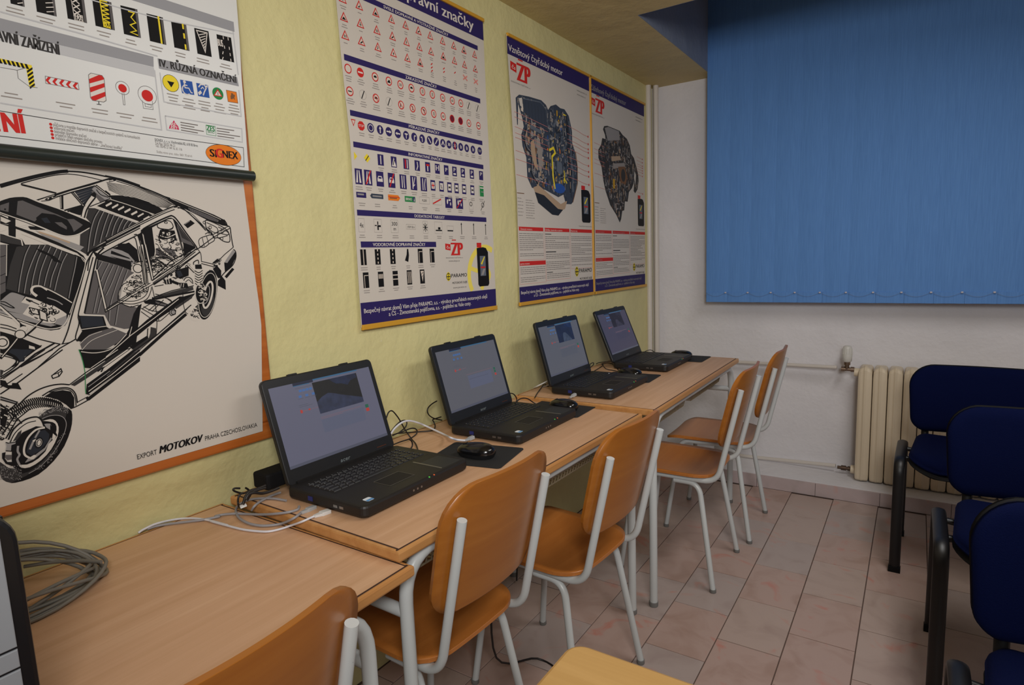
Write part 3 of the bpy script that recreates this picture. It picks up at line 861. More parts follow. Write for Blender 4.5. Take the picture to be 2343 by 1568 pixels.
    def quad(name, mt, u0, v0, u1, v1, L):
        mm = MB(); a = S(u0, v0); b = S(u1, v1); y = -0.0042-0.00015*L
        mm.add([(a[0], y, b[1]), (b[0], y, b[1]), (b[0], y, a[1]), (a[0], y, a[1])], [(0, 1, 2, 3)], False, M)
        return mm
    m = quad('d', None, 0, 0, 1, 1, 0); disp = m.build('display', scr('page%d' % style, {1: (112, 112, 132), 2: (106, 106, 114), 3: (100, 102, 112), 4: (76, 72, 92)}[style]), lid)
    # page content: one mesh, several inks
    pal = [scr('navy', (34, 40, 64)), scr('bar', (62, 112, 150)), scr('iconblue', (80, 120, 180)), scr('tint%d' % (style if style > 2 else 0), {0: (105, 109, 131), 3: (95, 98, 110), 4: (72, 69, 90)}[style if style > 2 else 0]), scr('redmark', (200, 70, 60)), scr('greenmark', (44, 110, 84)), scr('faint', (92, 94, 110)), scr('pinkline', (140, 110, 122))]
    q = MB()
    def bar(k, u0, v0, u1, v1, L=2):
        a = S(u0, v0); b = S(u1, v1); y = -0.0042-0.00015*L; q.cur = k
        q.add([(a[0], y, b[1]), (b[0], y, b[1]), (b[0], y, a[1]), (a[0], y, a[1])], [(0, 1, 2, 3)], False, M)
    bar(0, .21, .0, .40, .035); bar(1, .40, .0, .86, .018); bar(1, .21, .035, .36, .045)
    bar(6, .22, .07, .38, .075); bar(6, 0, .965, 1, 1.0)
    for k in range(4): bar(2, .25+k*.032, .095, .277+k*.032, .125)
    for k in range(3): bar(2, .235+k*.062, .165, .262+k*.062, .195); bar(6, .225+k*.062, .205, .275+k*.062, .21)
    bar(6, .215, .285, .30, .29); bar(6, .215, .305, .34, .31)
    bar(4, .215, .345, .235, .385); bar(7, .24, .358, .285, .37); bar(4, .29, .352, .308, .372); bar(7, .315, .36, .40, .366)
    if style == 2:
        bar(7, .37, .475, .83, .481); bar(6, .4, .56, .74, .566); bar(3, .39, .50, .80, .72, 1)
        bar(5, .855, .48, .885, .52); bar(5, .855, .53, .885, .57); bar(4, .855, .58, .885, .62)
    else:
        bar(7, .38, .50, .80, .506); bar(7, .38, .52, .60, .525); bar(3, .38, .53, .82, .70, 1)
        bar(5, .845, .50, .88, .545); bar(4, .845, .55, .88, .595)
    q.build('page_content', pal, lid)
    if style != 2:
        cols = {1: ((30, 42, 74), (52, 60, 88), (20, 20, 22)), 3: ((24, 50, 96), (70, 84, 110), (22, 40, 74)), 4: ((46, 46, 66), (64, 62, 82), (40, 38, 54))}[style]
        P = [road_photo('clip_dark%d' % style, None, None, rgb(*cols[2])), road_photo('clip_road%d' % style, None, None, rgb(*cols[1])), road_photo('clip_sky%d' % style, None, None, rgb(*cols[0]))]
        u0, v0, u1, v1 = {1: (.385, .045, .845, .455), 3: (.40, .03, .82, .40), 4: (.38, .03, .80, .38)}[style]
        q = MB()
        def pg(k, pts, L):
            q.cur = k; y = -0.0042-0.00015*L; vs = []
            for a, b in pts:
                s_ = S(u0+(u1-u0)*a, v0+(v1-v0)*b); vs.append((s_[0], y, s_[1]))
            q.add(vs, [tuple(reversed(range(len(vs))))], False, M)
        pg(0, [(0, 0), (1, 0), (1, 1), (0, 1)], 2)
        if style == 1:
            pg(2, [(.36, .0), (.97, .0), (.98, .14), (.82, .2), (.74, .32), (.6, .22), (.5, .2), (.42, .1)], 3)
            pg(1, [(.0, .95), (.0, .62), (.12, .5), (.27, .42), (.36, .46), (.58, .6), (1, .84), (1, 1), (0, 1)], 3)
        else:
            pg(1, [(.3, 1), (.33, .62), (.40, .48), (.52, .50), (.74, .8), (.86, 1)], 3)
            pg(2, [(.5, 0), (1, 0), (1, .3), (.6, .18)], 3)
        q.build('driving_clip', P, lid)
    # maker's mark under the display
    vs, fs = text_mesh('acer', 0.01, 1.05, 0.2)
    mm = MB(); mm.add([(-0.017+x*0.034, -0.0044, 0.014+y*0.014) for x, y in vs], fs, False, M); mm.build('maker_mark', mat('pale_lettering', rgb(110, 118, 120), 0.4), lid)
    mm = MB(); mm.add([(0.115, -0.0044, 0.016), (0.15, -0.0044, 0.016), (0.15, -0.0044, 0.018), (0.115, -0.0044, 0.018)], [(0, 1, 2, 3)], False, M); mm.build('trim_mark', mat('copper_mark', rgb(110, 62, 44), 0.4, 0.6), lid)
    return c
G_L = 'black laptops on the tables'
laps = [(-1.124, 1.057, T2, 90.0, 17, 1, 'black laptop nearest the camera, a dark road picture on its screen'),
        (-1.112, 1.665, T2, 90.0, 16, 2, 'black laptop second from the camera, its screen showing a page without picture'),
        (-1.080, 2.262, T3, 90.0, 15.5, 3, 'black laptop third from the camera, its screen showing a square blue road picture'),
        (-1.078, 2.862, T3, 90.0, 22, 4, 'black laptop farthest from the camera, with the dimmest violet screen')]
for (x, y, z, a, tl, st, lab) in laps:
    o = make_laptop(tl, st); o.location = (x, y, z); o.rotation_euler = (0, 0, R(a)); tag(o, lab, 'laptop', G_L)

# ------------------------------------------------------------------ mouse pads and mice
PADM = mat('black_mouse_mat', rgb(30, 30, 32), 0.85, bump=0.2, bscale=900)
MSM = mat('glossy_black_mouse', rgb(16, 16, 18), 0.16, spec=0.6); MSS = mat('matt_black_mouse_side', rgb(22, 22, 24), 0.5)
def make_pad():
    m = MB(); m.slab(rrect(-0.092, -0.115, 0.092, 0.115, 0.012, 4), 0.0, 0.0025, 0.0006); return m.build('mouse_pad', PADM)
pd0 = make_pad()
pads = [(-1.040, 1.352, T2, 101, 'black mouse mat beside the nearest laptop'), (-1.085, 1.925, T2, 93, 'black mouse mat beside the second laptop'),
        (-1.050, 2.515, T3, 93, 'black mouse mat between the third and the farthest laptop'), (-0.990, 3.087, T3, 91, 'black mouse mat at the far end of the far table')]
for i, (x, y, z, a, lab) in enumerate(pads):
    o = pd0 if i == 0 else copy_tree(pd0)
    o.location = (x, y, z+.0003); o.rotation_euler = (0, 0, R(a)); tag(o, lab, 'mouse mat', 'black mouse mats')
def make_mouse():
    c = empty('computer_mouse')
    def shape(u, v, top):
        a = 2*math.pi*u; b = v*math.pi/2
        r_ = math.cos(b)
        x = 0.0325*r_*math.copysign(abs(math.cos(a))**0.85, math.cos(a)); y = 0.060*r_*math.copysign(abs(math.sin(a))**0.85, math.sin(a))
        x *= 1-0.10*(y/0.060)
        z = math.sin(b)**0.8
        return (x, y-0.003*z, 0.013+top*z*(1-0.12*(y/0.060)))
    m = MB(); m.grid(lambda u, v: shape(u, v, 0.027), 32, 10); m.build('shell', MSM, c)
    m = MB()
    def sk(u, v):
        x, y, z = shape(u, 0, 0); k = 1.0-0.10*(1-v); return (x*k, y*k, 0.001+0.0115*v)
    m.grid(sk, 32, 3); m.build('skirt', MSS, c)
    m = MB(); m.tube([(-0.0035, 0.030, 0.0315), (0.0035, 0.030, 0.0315)], 0.0055, 14); m.build('wheel', MSS, c)
    m = MB(); m.tube([(0, 0.044, 0.0305), (0, 0.036, 0.0335), (0, 0.018, 0.0378)], 0.0004, 4); m.build('button_gap', DHOLE, c)
    return c
ms0 = make_mouse()
mice = [(-1.028, 1.338, T2, 96, 'glossy black mouse on the mat beside the nearest laptop'), (-1.062, 1.918, T2, 80, 'glossy black mouse on the mat beside the second laptop'),
        (-1.055, 2.520, T3, 78, 'glossy black mouse on the mat beside the third laptop, a spark of light on it'), (-1.005, 3.085, T3, 76, 'glossy black mouse on the mat at the far table end')]
for i, (x, y, z, a, lab) in enumerate(mice):
    o = ms0 if i == 0 else copy_tree(ms0)
    o.location = (x, y, z+0.0030); o.rotation_euler = (0, 0, R(a)); tag(o, lab, 'computer mouse', 'black computer mice')

# ------------------------------------------------------------------ cables
GCAB = mat('grey_network_cable', rgb(150, 148, 152), 0.45); WCAB = mat('white_cable', rgb(214, 214, 222), 0.4); BCAB = mat('black_cable', rgb(26, 22, 22), 0.45)
OCAB = mat('dull_grey_cable', rgb(118, 114, 106), 0.5); CLEAR = mat('clear_grey_plug', rgb(168, 170, 172), 0.25, spec=0.7); WPLUG = mat('white_plug', rgb(214, 212, 210), 0.4)
def flat_pts(pts, sx, ox, oy, z, sc=None):
    """zoomed photo points laid down on a horizontal plane; z number or (pts beyond table seam lower)"""
    out = []
    for p in pts:
        X, Y = ox+p[0]/sx, oy+p[1]/sx
        zz = z if len(p) < 3 else p[2]
        q = at(X, Y, 'z', zz); out.append(q)
    return out
def cable(name, pts, r, m, label, cat='cable', group=None, parent=None, seg=8):
    mb = MB(); mb.tube(smooth_path(pts, 6), r, seg)
    o = mb.build(name, m, parent)
    if parent is None: tag(o, label, cat, group)
    return o
GZ2 = T2+0.0042; GZ1 = T1+0.0038
def on_tables(X, Y, r, wallx=-1.432, lift=0.0):
    """rest a sight point on the nearest/middle table"""
    for z in (T2+r+.0008+lift, T1+r+.0008+lift):
        q = at(X, Y, 'z', z)
        if z > T2-0.01+lift and q.y < 0.806: continue
        if z < T2-0.01+lift and q.y > 0.803: q = at(X, Y, 'y', 0.8035-r)
        if q.x < wallx:
            q = at(X, Y, 'x', wallx)
        return q
    return q
def tpts(s, k, ox, oy, r, lift=0.0): return [on_tables(ox+a/k, oy+b/k, r, lift=lift) for a, b in parse(s)]
# grey network cable looping beside the nearest laptop
eth = empty('network_cable', (-1.2, 0.85, T2), 0, 'grey network cable looping off the left side of the nearest laptop', 'cable')
eth.location = (0, 0, 0)
A = tpts('1640,1050 1500,1150 1300,1240 1100,1275 900,1280 700,1240 550,1160 480,1070 470,980 520,910 620,850 760,805 950,790 1150,795 1370,830', 7.84, 480, 1040, .0030)
B = [Vector((-1.30, 0.93, T2+.005))]
cable('cable_loop', A, .0030, GCAB, None, parent=eth)
Bp = tpts('1600,935 1590,975 1540,1005 1400,1040 1150,1070 900,1080 650,1070 450,1065 250,1080 100,1110', 7.84, 480, 1040, .0030)+tpts('1680,275 1560,300 1400,320 1280,335 1200,350 1130,372', 3.35, 0, 1100, .0030)
cable('cable_run', Bp, .0030, GCAB, None, parent=eth)
Cp = tpts('1270,685 1180,715 1050,770 900,850 800,930 755,1000', 7.84, 480, 1040, .0030)
cable('cable_tail', Cp, .0030, GCAB, None, parent=eth)
def plug(parent, p0, p1, w, h, m, name='plug', neck=True):
    p0 = Vector(p0); p1 = Vector(p1); d = (p1-p0); L = d.length; d.normalize()
    side = d.cross(Vector((0, 0, 1))).normalized(); up = side.cross(d)
    M = Matrix(((side.x, d.x, up.x, p0.x), (side.y, d.y, up.y, p0.y), (side.z, d.z, up.z, p0.z), (0, 0, 0, 1)))
    mb = MB(); mb.slab(rrect(-w/2, L*0.42, w/2, L, w*.12, 2), -h/2, h/2, h*.12, M)
    mb.slab([(-w*.22, 0), (w*.22, 0), (w*.45, L*.46), (-w*.45, L*.46)], -h*.3, h*.3, h*.08, M)
    return mb.build(name, m, parent)
pa = A[0]; pb = at(480+1890/7.84, 1040+950/7.84, 'y', .868)
plug(eth, pa-(pb-pa)*.02, pb, .0125, .011, CLEAR)
# white usb cable
usb = empty('usb_cable', (0, 0, 0), 0, 'white cable with a white flat plug in the side of the nearest laptop', 'cable')
W1 = tpts('1870,1115 1830,1130 1650,1210 1450,1280 1250,1345 1050,1385 850,1380 600,1350 350,1290 0,1195', 7.84, 480, 1040, .0026, 0.0)+tpts('1750,345 1600,305 1480,290 1350,297 1200,330 1100,375 1060,402', 3.35, 0, 1100, .0026)
cable('cable', W1, .0026, WCAB, None, parent=usb)
pb = at(480+2150/7.84, 1040+1020/7.84, 'y', .868)
plug(usb, W1[0], pb, .017, .010, WPLUG)
# upright loops between first and second laptop
def stand(s, k, ox, oy, zt, r, wx=-1.335, xs=None):
    out = []
    P = parse(s)
    for i, (a, b) in enumerate(P):
        X, Y = ox+a/k, oy+b/k
        q = at(X, Y, 'x', wx)
        if q.z < zt+r+.001: q = at(X, Y, 'z', zt+r+.001)
        out.append(q)
    return out
K3 = (7.838, 860, 900)
net2 = empty('network_cable', (0, 0, 0), 0, 'pale network cable arching from behind the nearest laptop to the second laptop', 'cable')
W2 = stand('268,735 330,640 430,550 520,505 620,498 750,530 900,590 1050,660 1200,730', *K3, T2, .003, -1.33)
W2b = [at(860+a/7.838, 900+b/7.838, 'z', T2+h) for a, b, h in ((1330, 795, .03), (1450, 835, .018), (1600, 850, .012))]
W2 = W2[:-2]+[W2[-1].lerp(W2b[0], .25)]+W2b
cable('cable', W2, .0032, WCAB, None, parent=net2)
plug(net2, W2[-1], at(860+1755/7.838, 900+785/7.838, 'z', T2+.016), .0125, .010, CLEAR)
for s, wx, lab in (('185,450 225,350 275,315 330,350 420,470 520,650 640,820 720,920 770,1085', -1.335, 'thin black cable arching high behind the right edge of the nearest laptop'),
               ('265,700 350,590 440,510 520,488 555,530 530,610 450,680 400,715 300,760', -1.34, 'thin black cable making a small hoop over the adapter lead between the first two laptops'),
               ('300,750 480,690 620,635 700,635 740,680 720,740 640,800 580,830 450,870 320,920', -1.30, 'black cable looped flat on the table just right of the nearest laptop lid'),
               ('400,722 600,705 800,690 1000,672 1050,635 1062,580 1040,520 1018,478 1060,460 1170,425', -1.36, 'long black cable lying along the wall toward the second laptop'),
               ('600,825 645,870 655,940 620,1000 570,1035', -1.2, 'short black cable end dropping behind the keyboard of the nearest laptop'),
               ('1095,140 1010,190 940,260 925,330 960,400 1050,455 1185,485', -1.35, 'thin black cable hoop sticking out left of the second laptop lid')):
    cable('black_cable', stand(s, *K3, T2, .0021, wx), .0021, BCAB, lab, group='black cables behind the laptops')
# second/third laptop clutter; zoom frame (940,740) x4.61
K2 = (4.61, 940, 740)
for s, wx, zt, lab in (('1025,738 1080,745 1115,790 1110,830 1070,850', -1.25, T2, 'short black cable curling out right of the second laptop lid'),
               ('1100,850 1140,805 1190,790 1240,800 1290,835 1340,860', -1.20, T2, 'black mouse lead humped on the table behind the second mouse mat'),
               ('1455,665 1420,655 1405,620 1390,660 1340,730 1308,785', -1.33, T3, 'black cable hanging over the near edge of the far table')):
    cable('black_cable', stand(s, *K2, zt, .0021, wx), .0021, BCAB, lab, group='black cables behind the laptops')
cable('network_cable', [at(940+a/4.61, 740+b/4.61, 'x', x) for a, b, x in ((1440, 610, -1.27), (1340, 660, -1.30), (1300, 680, -1.33))], .0028, WPLUG, 'white plug end resting by the wall left of the third laptop', 'cable')
cable('network_cable', [at(940+a/4.61, 740+b/4.61, 'x', x) for a, b, x in ((1455, 650, -1.25), (1350, 690, -1.335), (1290, 735, -1.345), (1245, 780, -1.35))], .0025, GCAB, 'thin pale cable dropping over the near edge of the far table', 'cable')
pl3 = empty('network_cable', (0, 0, 0), 0, 'short pale network plug in the side of the third laptop', 'cable')
a_ = at(1304, 910, 'z', T3+.008); b_ = at(1317, 902, 'z', T3+.016); plug(pl3, a_, b_, .0125, .010, CLEAR)
K4 = (4.506, 1180, 680)
for s, wx, lab in (('765,725 770,690 800,678 800,700 765,728', -1.2, 'tiny black cable loop right of the third laptop hinge'),
               ('790,775 900,705 885,690 960,680 1010,700 1080,775', -1.27, 'black cable wandering between the third and farthest laptop'),
               ('830,690 870,675 1000,660', -1.28, 'black cable stub by the wall left of the farthest laptop'),
               ('895,700 930,740 1000,755 1060,770 1020,782', -1.22, 'black cable curling behind the third mouse'),
               ('1320,570 1360,550 1400,548 1445,580', -1.18, 'black mouse lead arching behind the farthest laptop keyboard')):
    cable('black_cable', stand(s, *K4, T3, .0021, wx), .0021, BCAB, lab, group='black cables behind the laptops')
cable('network_cable', stand('960,790 1010,797 1080,785 1150,765 1230,735', *K4, T3, .0026, -1.1), .0026, WCAB, 'white cable plugged into the left side of the farthest laptop', 'cable')
# power adapter with its black leads behind the nearest laptop
ad = empty('power_adapter', (-1.325, 0.955, T2), R(0), 'black power adapter with a yellow label behind the nearest laptop', 'adapter')
m = MB(); m.slab(rrect(-0.03, -0.105, 0.03, 0.09, 0.008, 3), 0.018, 0.058, 0.005); m.build('body', SHELL, ad)
m = MB(); m.box((0.030, 0.0-.01, 0.048), (0.0306, 0.06, 0.0555)); m.box((0.030, 0.0-.01, 0.03), (0.0306, 0.0-.002, 0.05)); m.build('label', mat('yellow_label', rgb(214, 206, 40), 0.5), ad)
for i, s in enumerate(('540,610 450,610 420,640 480,675 600,700 700,650 640,600', '600,690 545,720 515,770 505,830 510,900 520,940', '1000,560 850,620 720,660 640,760 610,850 590,900', '1000,600 860,640 760,680 700,760 660,830', '1240,600 1100,660 950,700 800,690 700,720 650,800')):
    pts = []
    for j, (a, b) in enumerate(parse(s)):
        q = at(480+a/7.84, 1040+b/7.84, 'x', -1.345+0.03*i)
        zt = T2 if q.y > .81 else T1
        if q.z < T2+.005: q = at(480+a/7.84, 1040+b/7.84, 'z', T2+.005 if j < 5 or i > 1 else T1+.005)
        pts.append(q-ad.location)
    cable('lead', pts, .0034 if i > 1 else .0024, BCAB, None, parent=ad)
tq = at(562, 1158, 'z', T2+.006)
m = MB(); m.slab(rrect(-.004, -.008, .004, .008, .001, 2), 0, .001, 0, Matrix.Translation(tq-ad.location+Vector((0.0, -.006, 0.002))) @ Matrix.Rotation(R(60), 4, 'Y')); m.build('cable_tag', PLW, ad)
# coil of grey cable leaning on the wall
coil = MB(); rc = random.Random(11)
cc = Vector((-1.325, 0.335, T1))
for k in range(9):
    ra = 0.155-0.007*rc.random()*4; rb = 0.083+rc.uniform(-.012, .010); ph = rc.uniform(-.1, .1); dz = 0.006+0.0042*k; pts = []
    for j in range(36):
        a = 2*math.pi*j/36+ph
        ox = rb*math.cos(a); oy = ra*math.sin(a)
        x = cc.x+ox+0.012*math.sin(k*1.7); y = cc.y+oy+0.010*math.cos(k*2.3)
        lift = max(0.0, (-ox)/rb)
        z = T1+dz*(0.55+0.45*math.sin(a*2+k))+0.052*lift**1.2
        x = max(x, WX-0.030+0.0015*k); z = max(z, T1+0.005)
        pts.append((x, y, z))
    coil.tube(pts, 0.0036, 8, closed=True)
e0 = [on_tables(a, b, .0036, lift=.03) for a, b in ((55, 1297), (120, 1287), (180, 1284), (232, 1286))]
coil.tube(smooth_path(e0, 4), .0036, 8)
tag(coil.build('cable_coil', OCAB), 'coil of dull grey cable on the nearest table beside the computer', 'cable')
# leads hanging and lying under the tables
for pts, lab in (([(-0.99, 1.27, 0.62), (-0.97, 1.30, 0.45), (-1.02, 1.38, 0.10), (-0.98, 1.55, 0.008), (-0.88, 1.52, 0.008), (-0.85, 1.40, 0.008), (-0.95, 1.30, 0.008)], 'black power lead coiled on the floor under the middle table'),
                 ([(-1.33, 1.95, 0.70), (-1.34, 1.96, 0.45), (-1.34, 2.00, 0.20), (-1.30, 1.92, 0.01)], 'thin black lead hanging down the yellow wall under the tables')):
    cable('black_cable', pts, .0032, BCAB, lab, group='black leads under the tables')
# ------------------------------------------------------------------ wall charts
PX = -1.393
PAPER = mat('chart_paper', rgb(206, 198, 188), 0.5, spec=0.3, var=0.02, vscale=3)
PAPERW = mat('glossy_white_chart', rgb(216, 216, 214), 0.3, spec=0.4)
RAILY = mat('yellow_plastic_rail', rgb(206, 152, 44), 0.4)
RAILK = mat('black_green_rail', rgb(36, 44, 42), 0.35)
FRW = wood_mat('orange_frame_wood', rgb(168, 88, 32), rgb(184, 102, 42), rgb(198, 118, 54), 1, 0.35, 0.7, 0.3)
def wpt(x, y, X=PX):
    p = at(x, y, 'x', X); return (p.y, p.z)
def sheet(name, m, outline, X, parent, th=0.0012, curl=None):
    """paper sheet in a vertical plane, outline of (y,z)"""
    mb = MB(); n = len(outline)
    f = [(X, a, b) for a, b in outline]; k = [(X-th, a, b) for a, b in outline]
    ar = sum(outline[i-1][0]*outline[i][1]-outline[i][0]*outline[i-1][1] for i in range(n))
    F = list(range(n)); B = list(range(n, 2*n))
    if ar < 0: F.reverse()
    else: B.reverse()
    mb.add([(x-parent.location.x, y-parent.location.y, z-parent.location.z) for x, y, z in f+k], [F, B]+[((i+1) % n, i, n+i, n+(i+1) % n) if ar > 0 else (i, (i+1) % n, n+(i+1) % n, n+i) for i in range(n)])
    return mb.build(name, m, parent)
def capt(P, y, z, w, rnd, n=2, c='capt'):
    for k in range(n):
        ww = w*rnd.uniform(.55, 1); P.rect(c, y-ww/2, z-.0065*k-.0012, y+ww/2, z-.0065*k+.0008, 2)
def blocktext(P, y0, z0, y1, z1, rnd, dz=.0085, c='text', w=.0022):
    z = z0
    while z > z1:
        if rnd.random() < .13: z -= dz
        e = y1 if rnd.random() < .8 else y0+(y1-y0)*rnd.uniform(.4, .9)
        a = y0
        while a < e-.004:
            l = rnd.uniform(.010, .030); P.rect(c, a, z, min(a+l, e), z+w, 2); a += l+.0028
        z -= dz
def poster_base(label, y0, y1, z0, z1, ztop=None, extra=None):
    o = empty('wall_chart', (WX, (y0+y1)/2, z0), 0, label, 'poster', 'hanging wall charts')
    return o
def rail(name, parent, y0, y1, z0, z1, m, X=PX, d=0.007):
    mb = MB(); M = Matrix(((0, 0, 1, X-.004-parent.location.x), (1, 0, 0, -parent.location.y), (0, 1, 0, -parent.location.z), (0, 0, 0, 1)))
    mb.slab([(y0, z0), (y1, z0), (y1, z1), (y0, z1)], 0.0, d+.004, .002, M); return mb.build(name, m, parent)
rs = random.Random(7)
def zp_logo(P, y, z, s):
    """red ZP badge with the small cs flag, s = total width"""
    k = s/0.15
    def q(pts): return [(y+a*k, z+b*k) for a, b in pts]
    P.poly('red', q([(0, .002), (.044, -.004), (.044, .030), (0, .034)]), 1)
    P.text('white', 'čs', q([(.010, .008)])[0], q([(.036, .006)])[0], .014*k, 2, .02)
    P.text('red', 'ZP', q([(.050, -.030)])[0], q([(.148, -.030)])[0], .070*k, 2, .075)
    P.rect('red', y+.058*k, z+.050*k, y+.094*k, z+.055*k, 2)
    P.text('grey', 'ŽIVNOSTENSKÁ POJIŠŤOVNA, a.s.', (y, z-.046*k), (y+s, z-.046*k), .0055*k, 2)
def bottle(P, y, z, w, h):
    P.poly('black', [(y+w*.02, z+h*.05), (y+w*.12, z), (y+w*.9, z), (y+w, z+h*.05), (y+w, z+h*.78), (y+w*.82, z+h*.88), (y+w*.55, z+h*.90), (y, z+h*.88)], 2)
    P.rect('red', y+w*.02, z+h*.89, y+w*.42, z+h, 2)
    P.rect('steel', y+w*.24, z+h*.24, y+w*.74, z+h*.70, 3)
    P.poly('yellow', [(y+w*.3, z+h*.52), (y+w*.62, z+h*.68), (y+w*.7, z+h*.68), (y+w*.42, z+h*.5)], 4)
    P.rect('red', y+w*.28, z+h*.42, y+w*.7, z+h*.455, 4)
    P.poly('lgrey', [(y+w*.3, z+h*.26), (y+w*.5, z+h*.26), (y+w*.7, z+h*.40), (y+w*.5, z+h*.40)], 4)
def paramo(P, y, z, s):
    k = s/.12
    P.ell('yellow', y+.011*k, z+.008*k, .012*k, .016*k, 2); P.ring('black', y+.011*k, z+.008*k, .0115*k, .0022*k, 3)
    P.rect('black', y+.009*k, z-.006*k, y+.012*k, z+.022*k, 3); P.rect('black', y, z+.006*k, y+.022*k, z+.009*k, 3)
    P.text('black', 'PARAMO', (y+.028*k, z+.004*k), (y+s, z+.004*k), .013*k, 2, .02, 1.05)
    P.text('dgrey', 'MOTOROVÉ OLEJE', (y+.032*k, z-.020*k), (y+s, z-.020*k), .0075*k, 2, .01)
def foot_band(P, y0, y1, z0, z1, c='navy', tc='white'):
    P.rect(c, y0, z0, y1, z1, 1); h = z1-z0
    P.text(tc, 'Bezpečný návrat domů Vám přeje PARAMO, a.s. - výrobce prvotřídních motorových olejů', (y0+.012, z0+h*.53), (y1-.060, z0+h*.53), h*.20, 2, .012)
    P.text(tc, 'a ČS - Živnostenská pojišťovna, a.s. - pojištění na Vaše cesty.', (y0+.115, z0+h*.26), (y1-.165, z0+h*.26), h*.20, 2, .012)

# ---- road sign chart
Y0, Y1, Z0, Z1 = 1.276, 1.984, 1.107, 2.190
ch = poster_base('tall wall chart of small road signs, headed dopravní značky', Y0, Y1, Z0, Z1)
outl = [(Y0, Z0+.006), (Y1+.004, Z0+.006), (Y1+.002, 1.5), (Y1-.006, 1.9), (Y1-.008, Z1-.006), (Y0-.01, Z1-.006), (Y0-.004, 1.9), (Y0+.008, 1.65), (Y0+.004, 1.4)]
sheet('sheet', PAPER, outl, PX, ch)
rail('top_rail', ch, Y0-.012, Y1-.006, Z1-.010, Z1+.002, RAILY); rail('bottom_rail', ch, Y0+.001, Y1+.004, Z0-.002, Z0+.014, RAILY)
P = Print(PX+.0004)
P.rect('navy', Y0-.008, 2.115, Y1-.008, Z1-.008, 1)
P.text('white', 'dopravní značky', (1.495, 2.134), (1.915, 2.134), .036, 2, .03)
def hbar(P, z0, z1, y0, y1, t, ta, tb):
    P.rect('navy', y0, z0, y1, z1, 1); P.text('white', t, (ta, z0+(z1-z0)*.22), (tb, z0+(z1-z0)*.22), (z1-z0)*.55, 2, .02)
hbar(P, 2.070, 2.086, 1.300, 1.936, 'SVISLÉ DOPRAVNÍ A VÝSTRAŽNÉ ZNAČKY', 1.455, 1.765)
hbar(P, 1.882, 1.899, 1.282, 1.938, 'ZÁKAZOVÉ ZNAČKY', 1.535, 1.688)
hbar(P, 1.731, 1.747, 1.290, 1.940, 'PŘÍKAZOVÉ ZNAČKY', 1.537, 1.690)
hbar(P, 1.643, 1.659, 1.294, 1.940, 'INFORMATIVNÍ ZNAČKY', 1.528, 1.698)
hbar(P, 1.446, 1.463, 1.290, 1.945, 'DODATKOVÉ TABULKY', 1.540, 1.694)
hbar(P, 1.352, 1.370, 1.296, 1.641, 'VODOROVNÉ DOPRAVNÍ ZNAČKY', 1.345, 1.585)
def tri(P, y, z, s, k):
    P.poly('red', [(y-s, z-s*.72), (y+s, z-s*.72), (y, z+s*1.0)], 1)
    P.poly('cream', [(y-s*.68, z-s*.54), (y+s*.68, z-s*.54), (y, z+s*.62)], 2)
    t = k % 7
    if t == 0: P.line('black', [(y-s*.2, z-s*.4), (y, z-.1*s), (y-.1*s, z+.2*s)], s*.16, 3)
    elif t == 1: P.line('black', [(y-s*.18, z-s*.4), (y-s*.18, z+.1*s)], s*.16, 3); P.line('black', [(y+s*.18, z-s*.4), (y+s*.18, z+.1*s)], s*.16, 3)
    elif t == 2: P.poly('black', [(y-s*.5, z-s*.45), (y+s*.5, z-s*.45), (y-s*.1, z+.1*s)], 3)
    elif t == 3: P.ell('black', y, z-s*.15, s*.14, s*.28, 3, 8)
    elif t == 4: P.line('black', [(y-s*.3, z-s*.4), (y+s*.3, z+.0*s)], s*.22, 3)
    elif t == 5: P.line('black', [(y, z-s*.42), (y, z+s*.25)], s*.14, 3); P.line('black', [(y-s*.3, z-s*.2), (y+s*.3, z-s*.2)], s*.10, 3)
    else: P.ell('black', y-s*.15, z-s*.3, s*.22, s*.12, 3, 8); P.ell('black', y+s*.1, z-s*.12, s*.12, s*.16, 3, 8)
YT = [1.292, 1.354, 1.420, 1.486, 1.549, 1.610, 1.668, 1.732, 1.793, 1.851, 1.915]
k = 0
for r_, z in enumerate((2.048, 1.998, 1.949)):
    for i, y in enumerate(YT):
        k += 1
        if r_ == 2 and i >= 6:
            yy = y; n = {6: 3, 7: 2, 8: 1}.get(i, 0)
            for j in range(n): P.poly('red', [(yy-.005, z+.012-.011*j-.006), (yy+.004, z+.012-.011*j), (yy+.004, z+.012-.011*j+.004), (yy-.005, z+.012-.011*j-.002)], 2)
            if n == 0: P.line('pink', [(yy-.012, z-.002), (yy+.012, z+.014)], .005, 2); P.line('pink', [(yy-.012, z+.014), (yy+.012, z-.002)], .005, 3)
            capt(P, y, z-.017, .018, rs, 3); continue
        tri(P, y, z+.002, .0150, k*3+r_); capt(P, y, z-.0185, .024, rs, rs.choice((1, 2, 2)))
YC1 = [1.294, 1.341, 1.400, 1.458, 1.509, 1.560, 1.613, 1.663, 1.717, 1.770, 1.818, 1.864, 1.918]
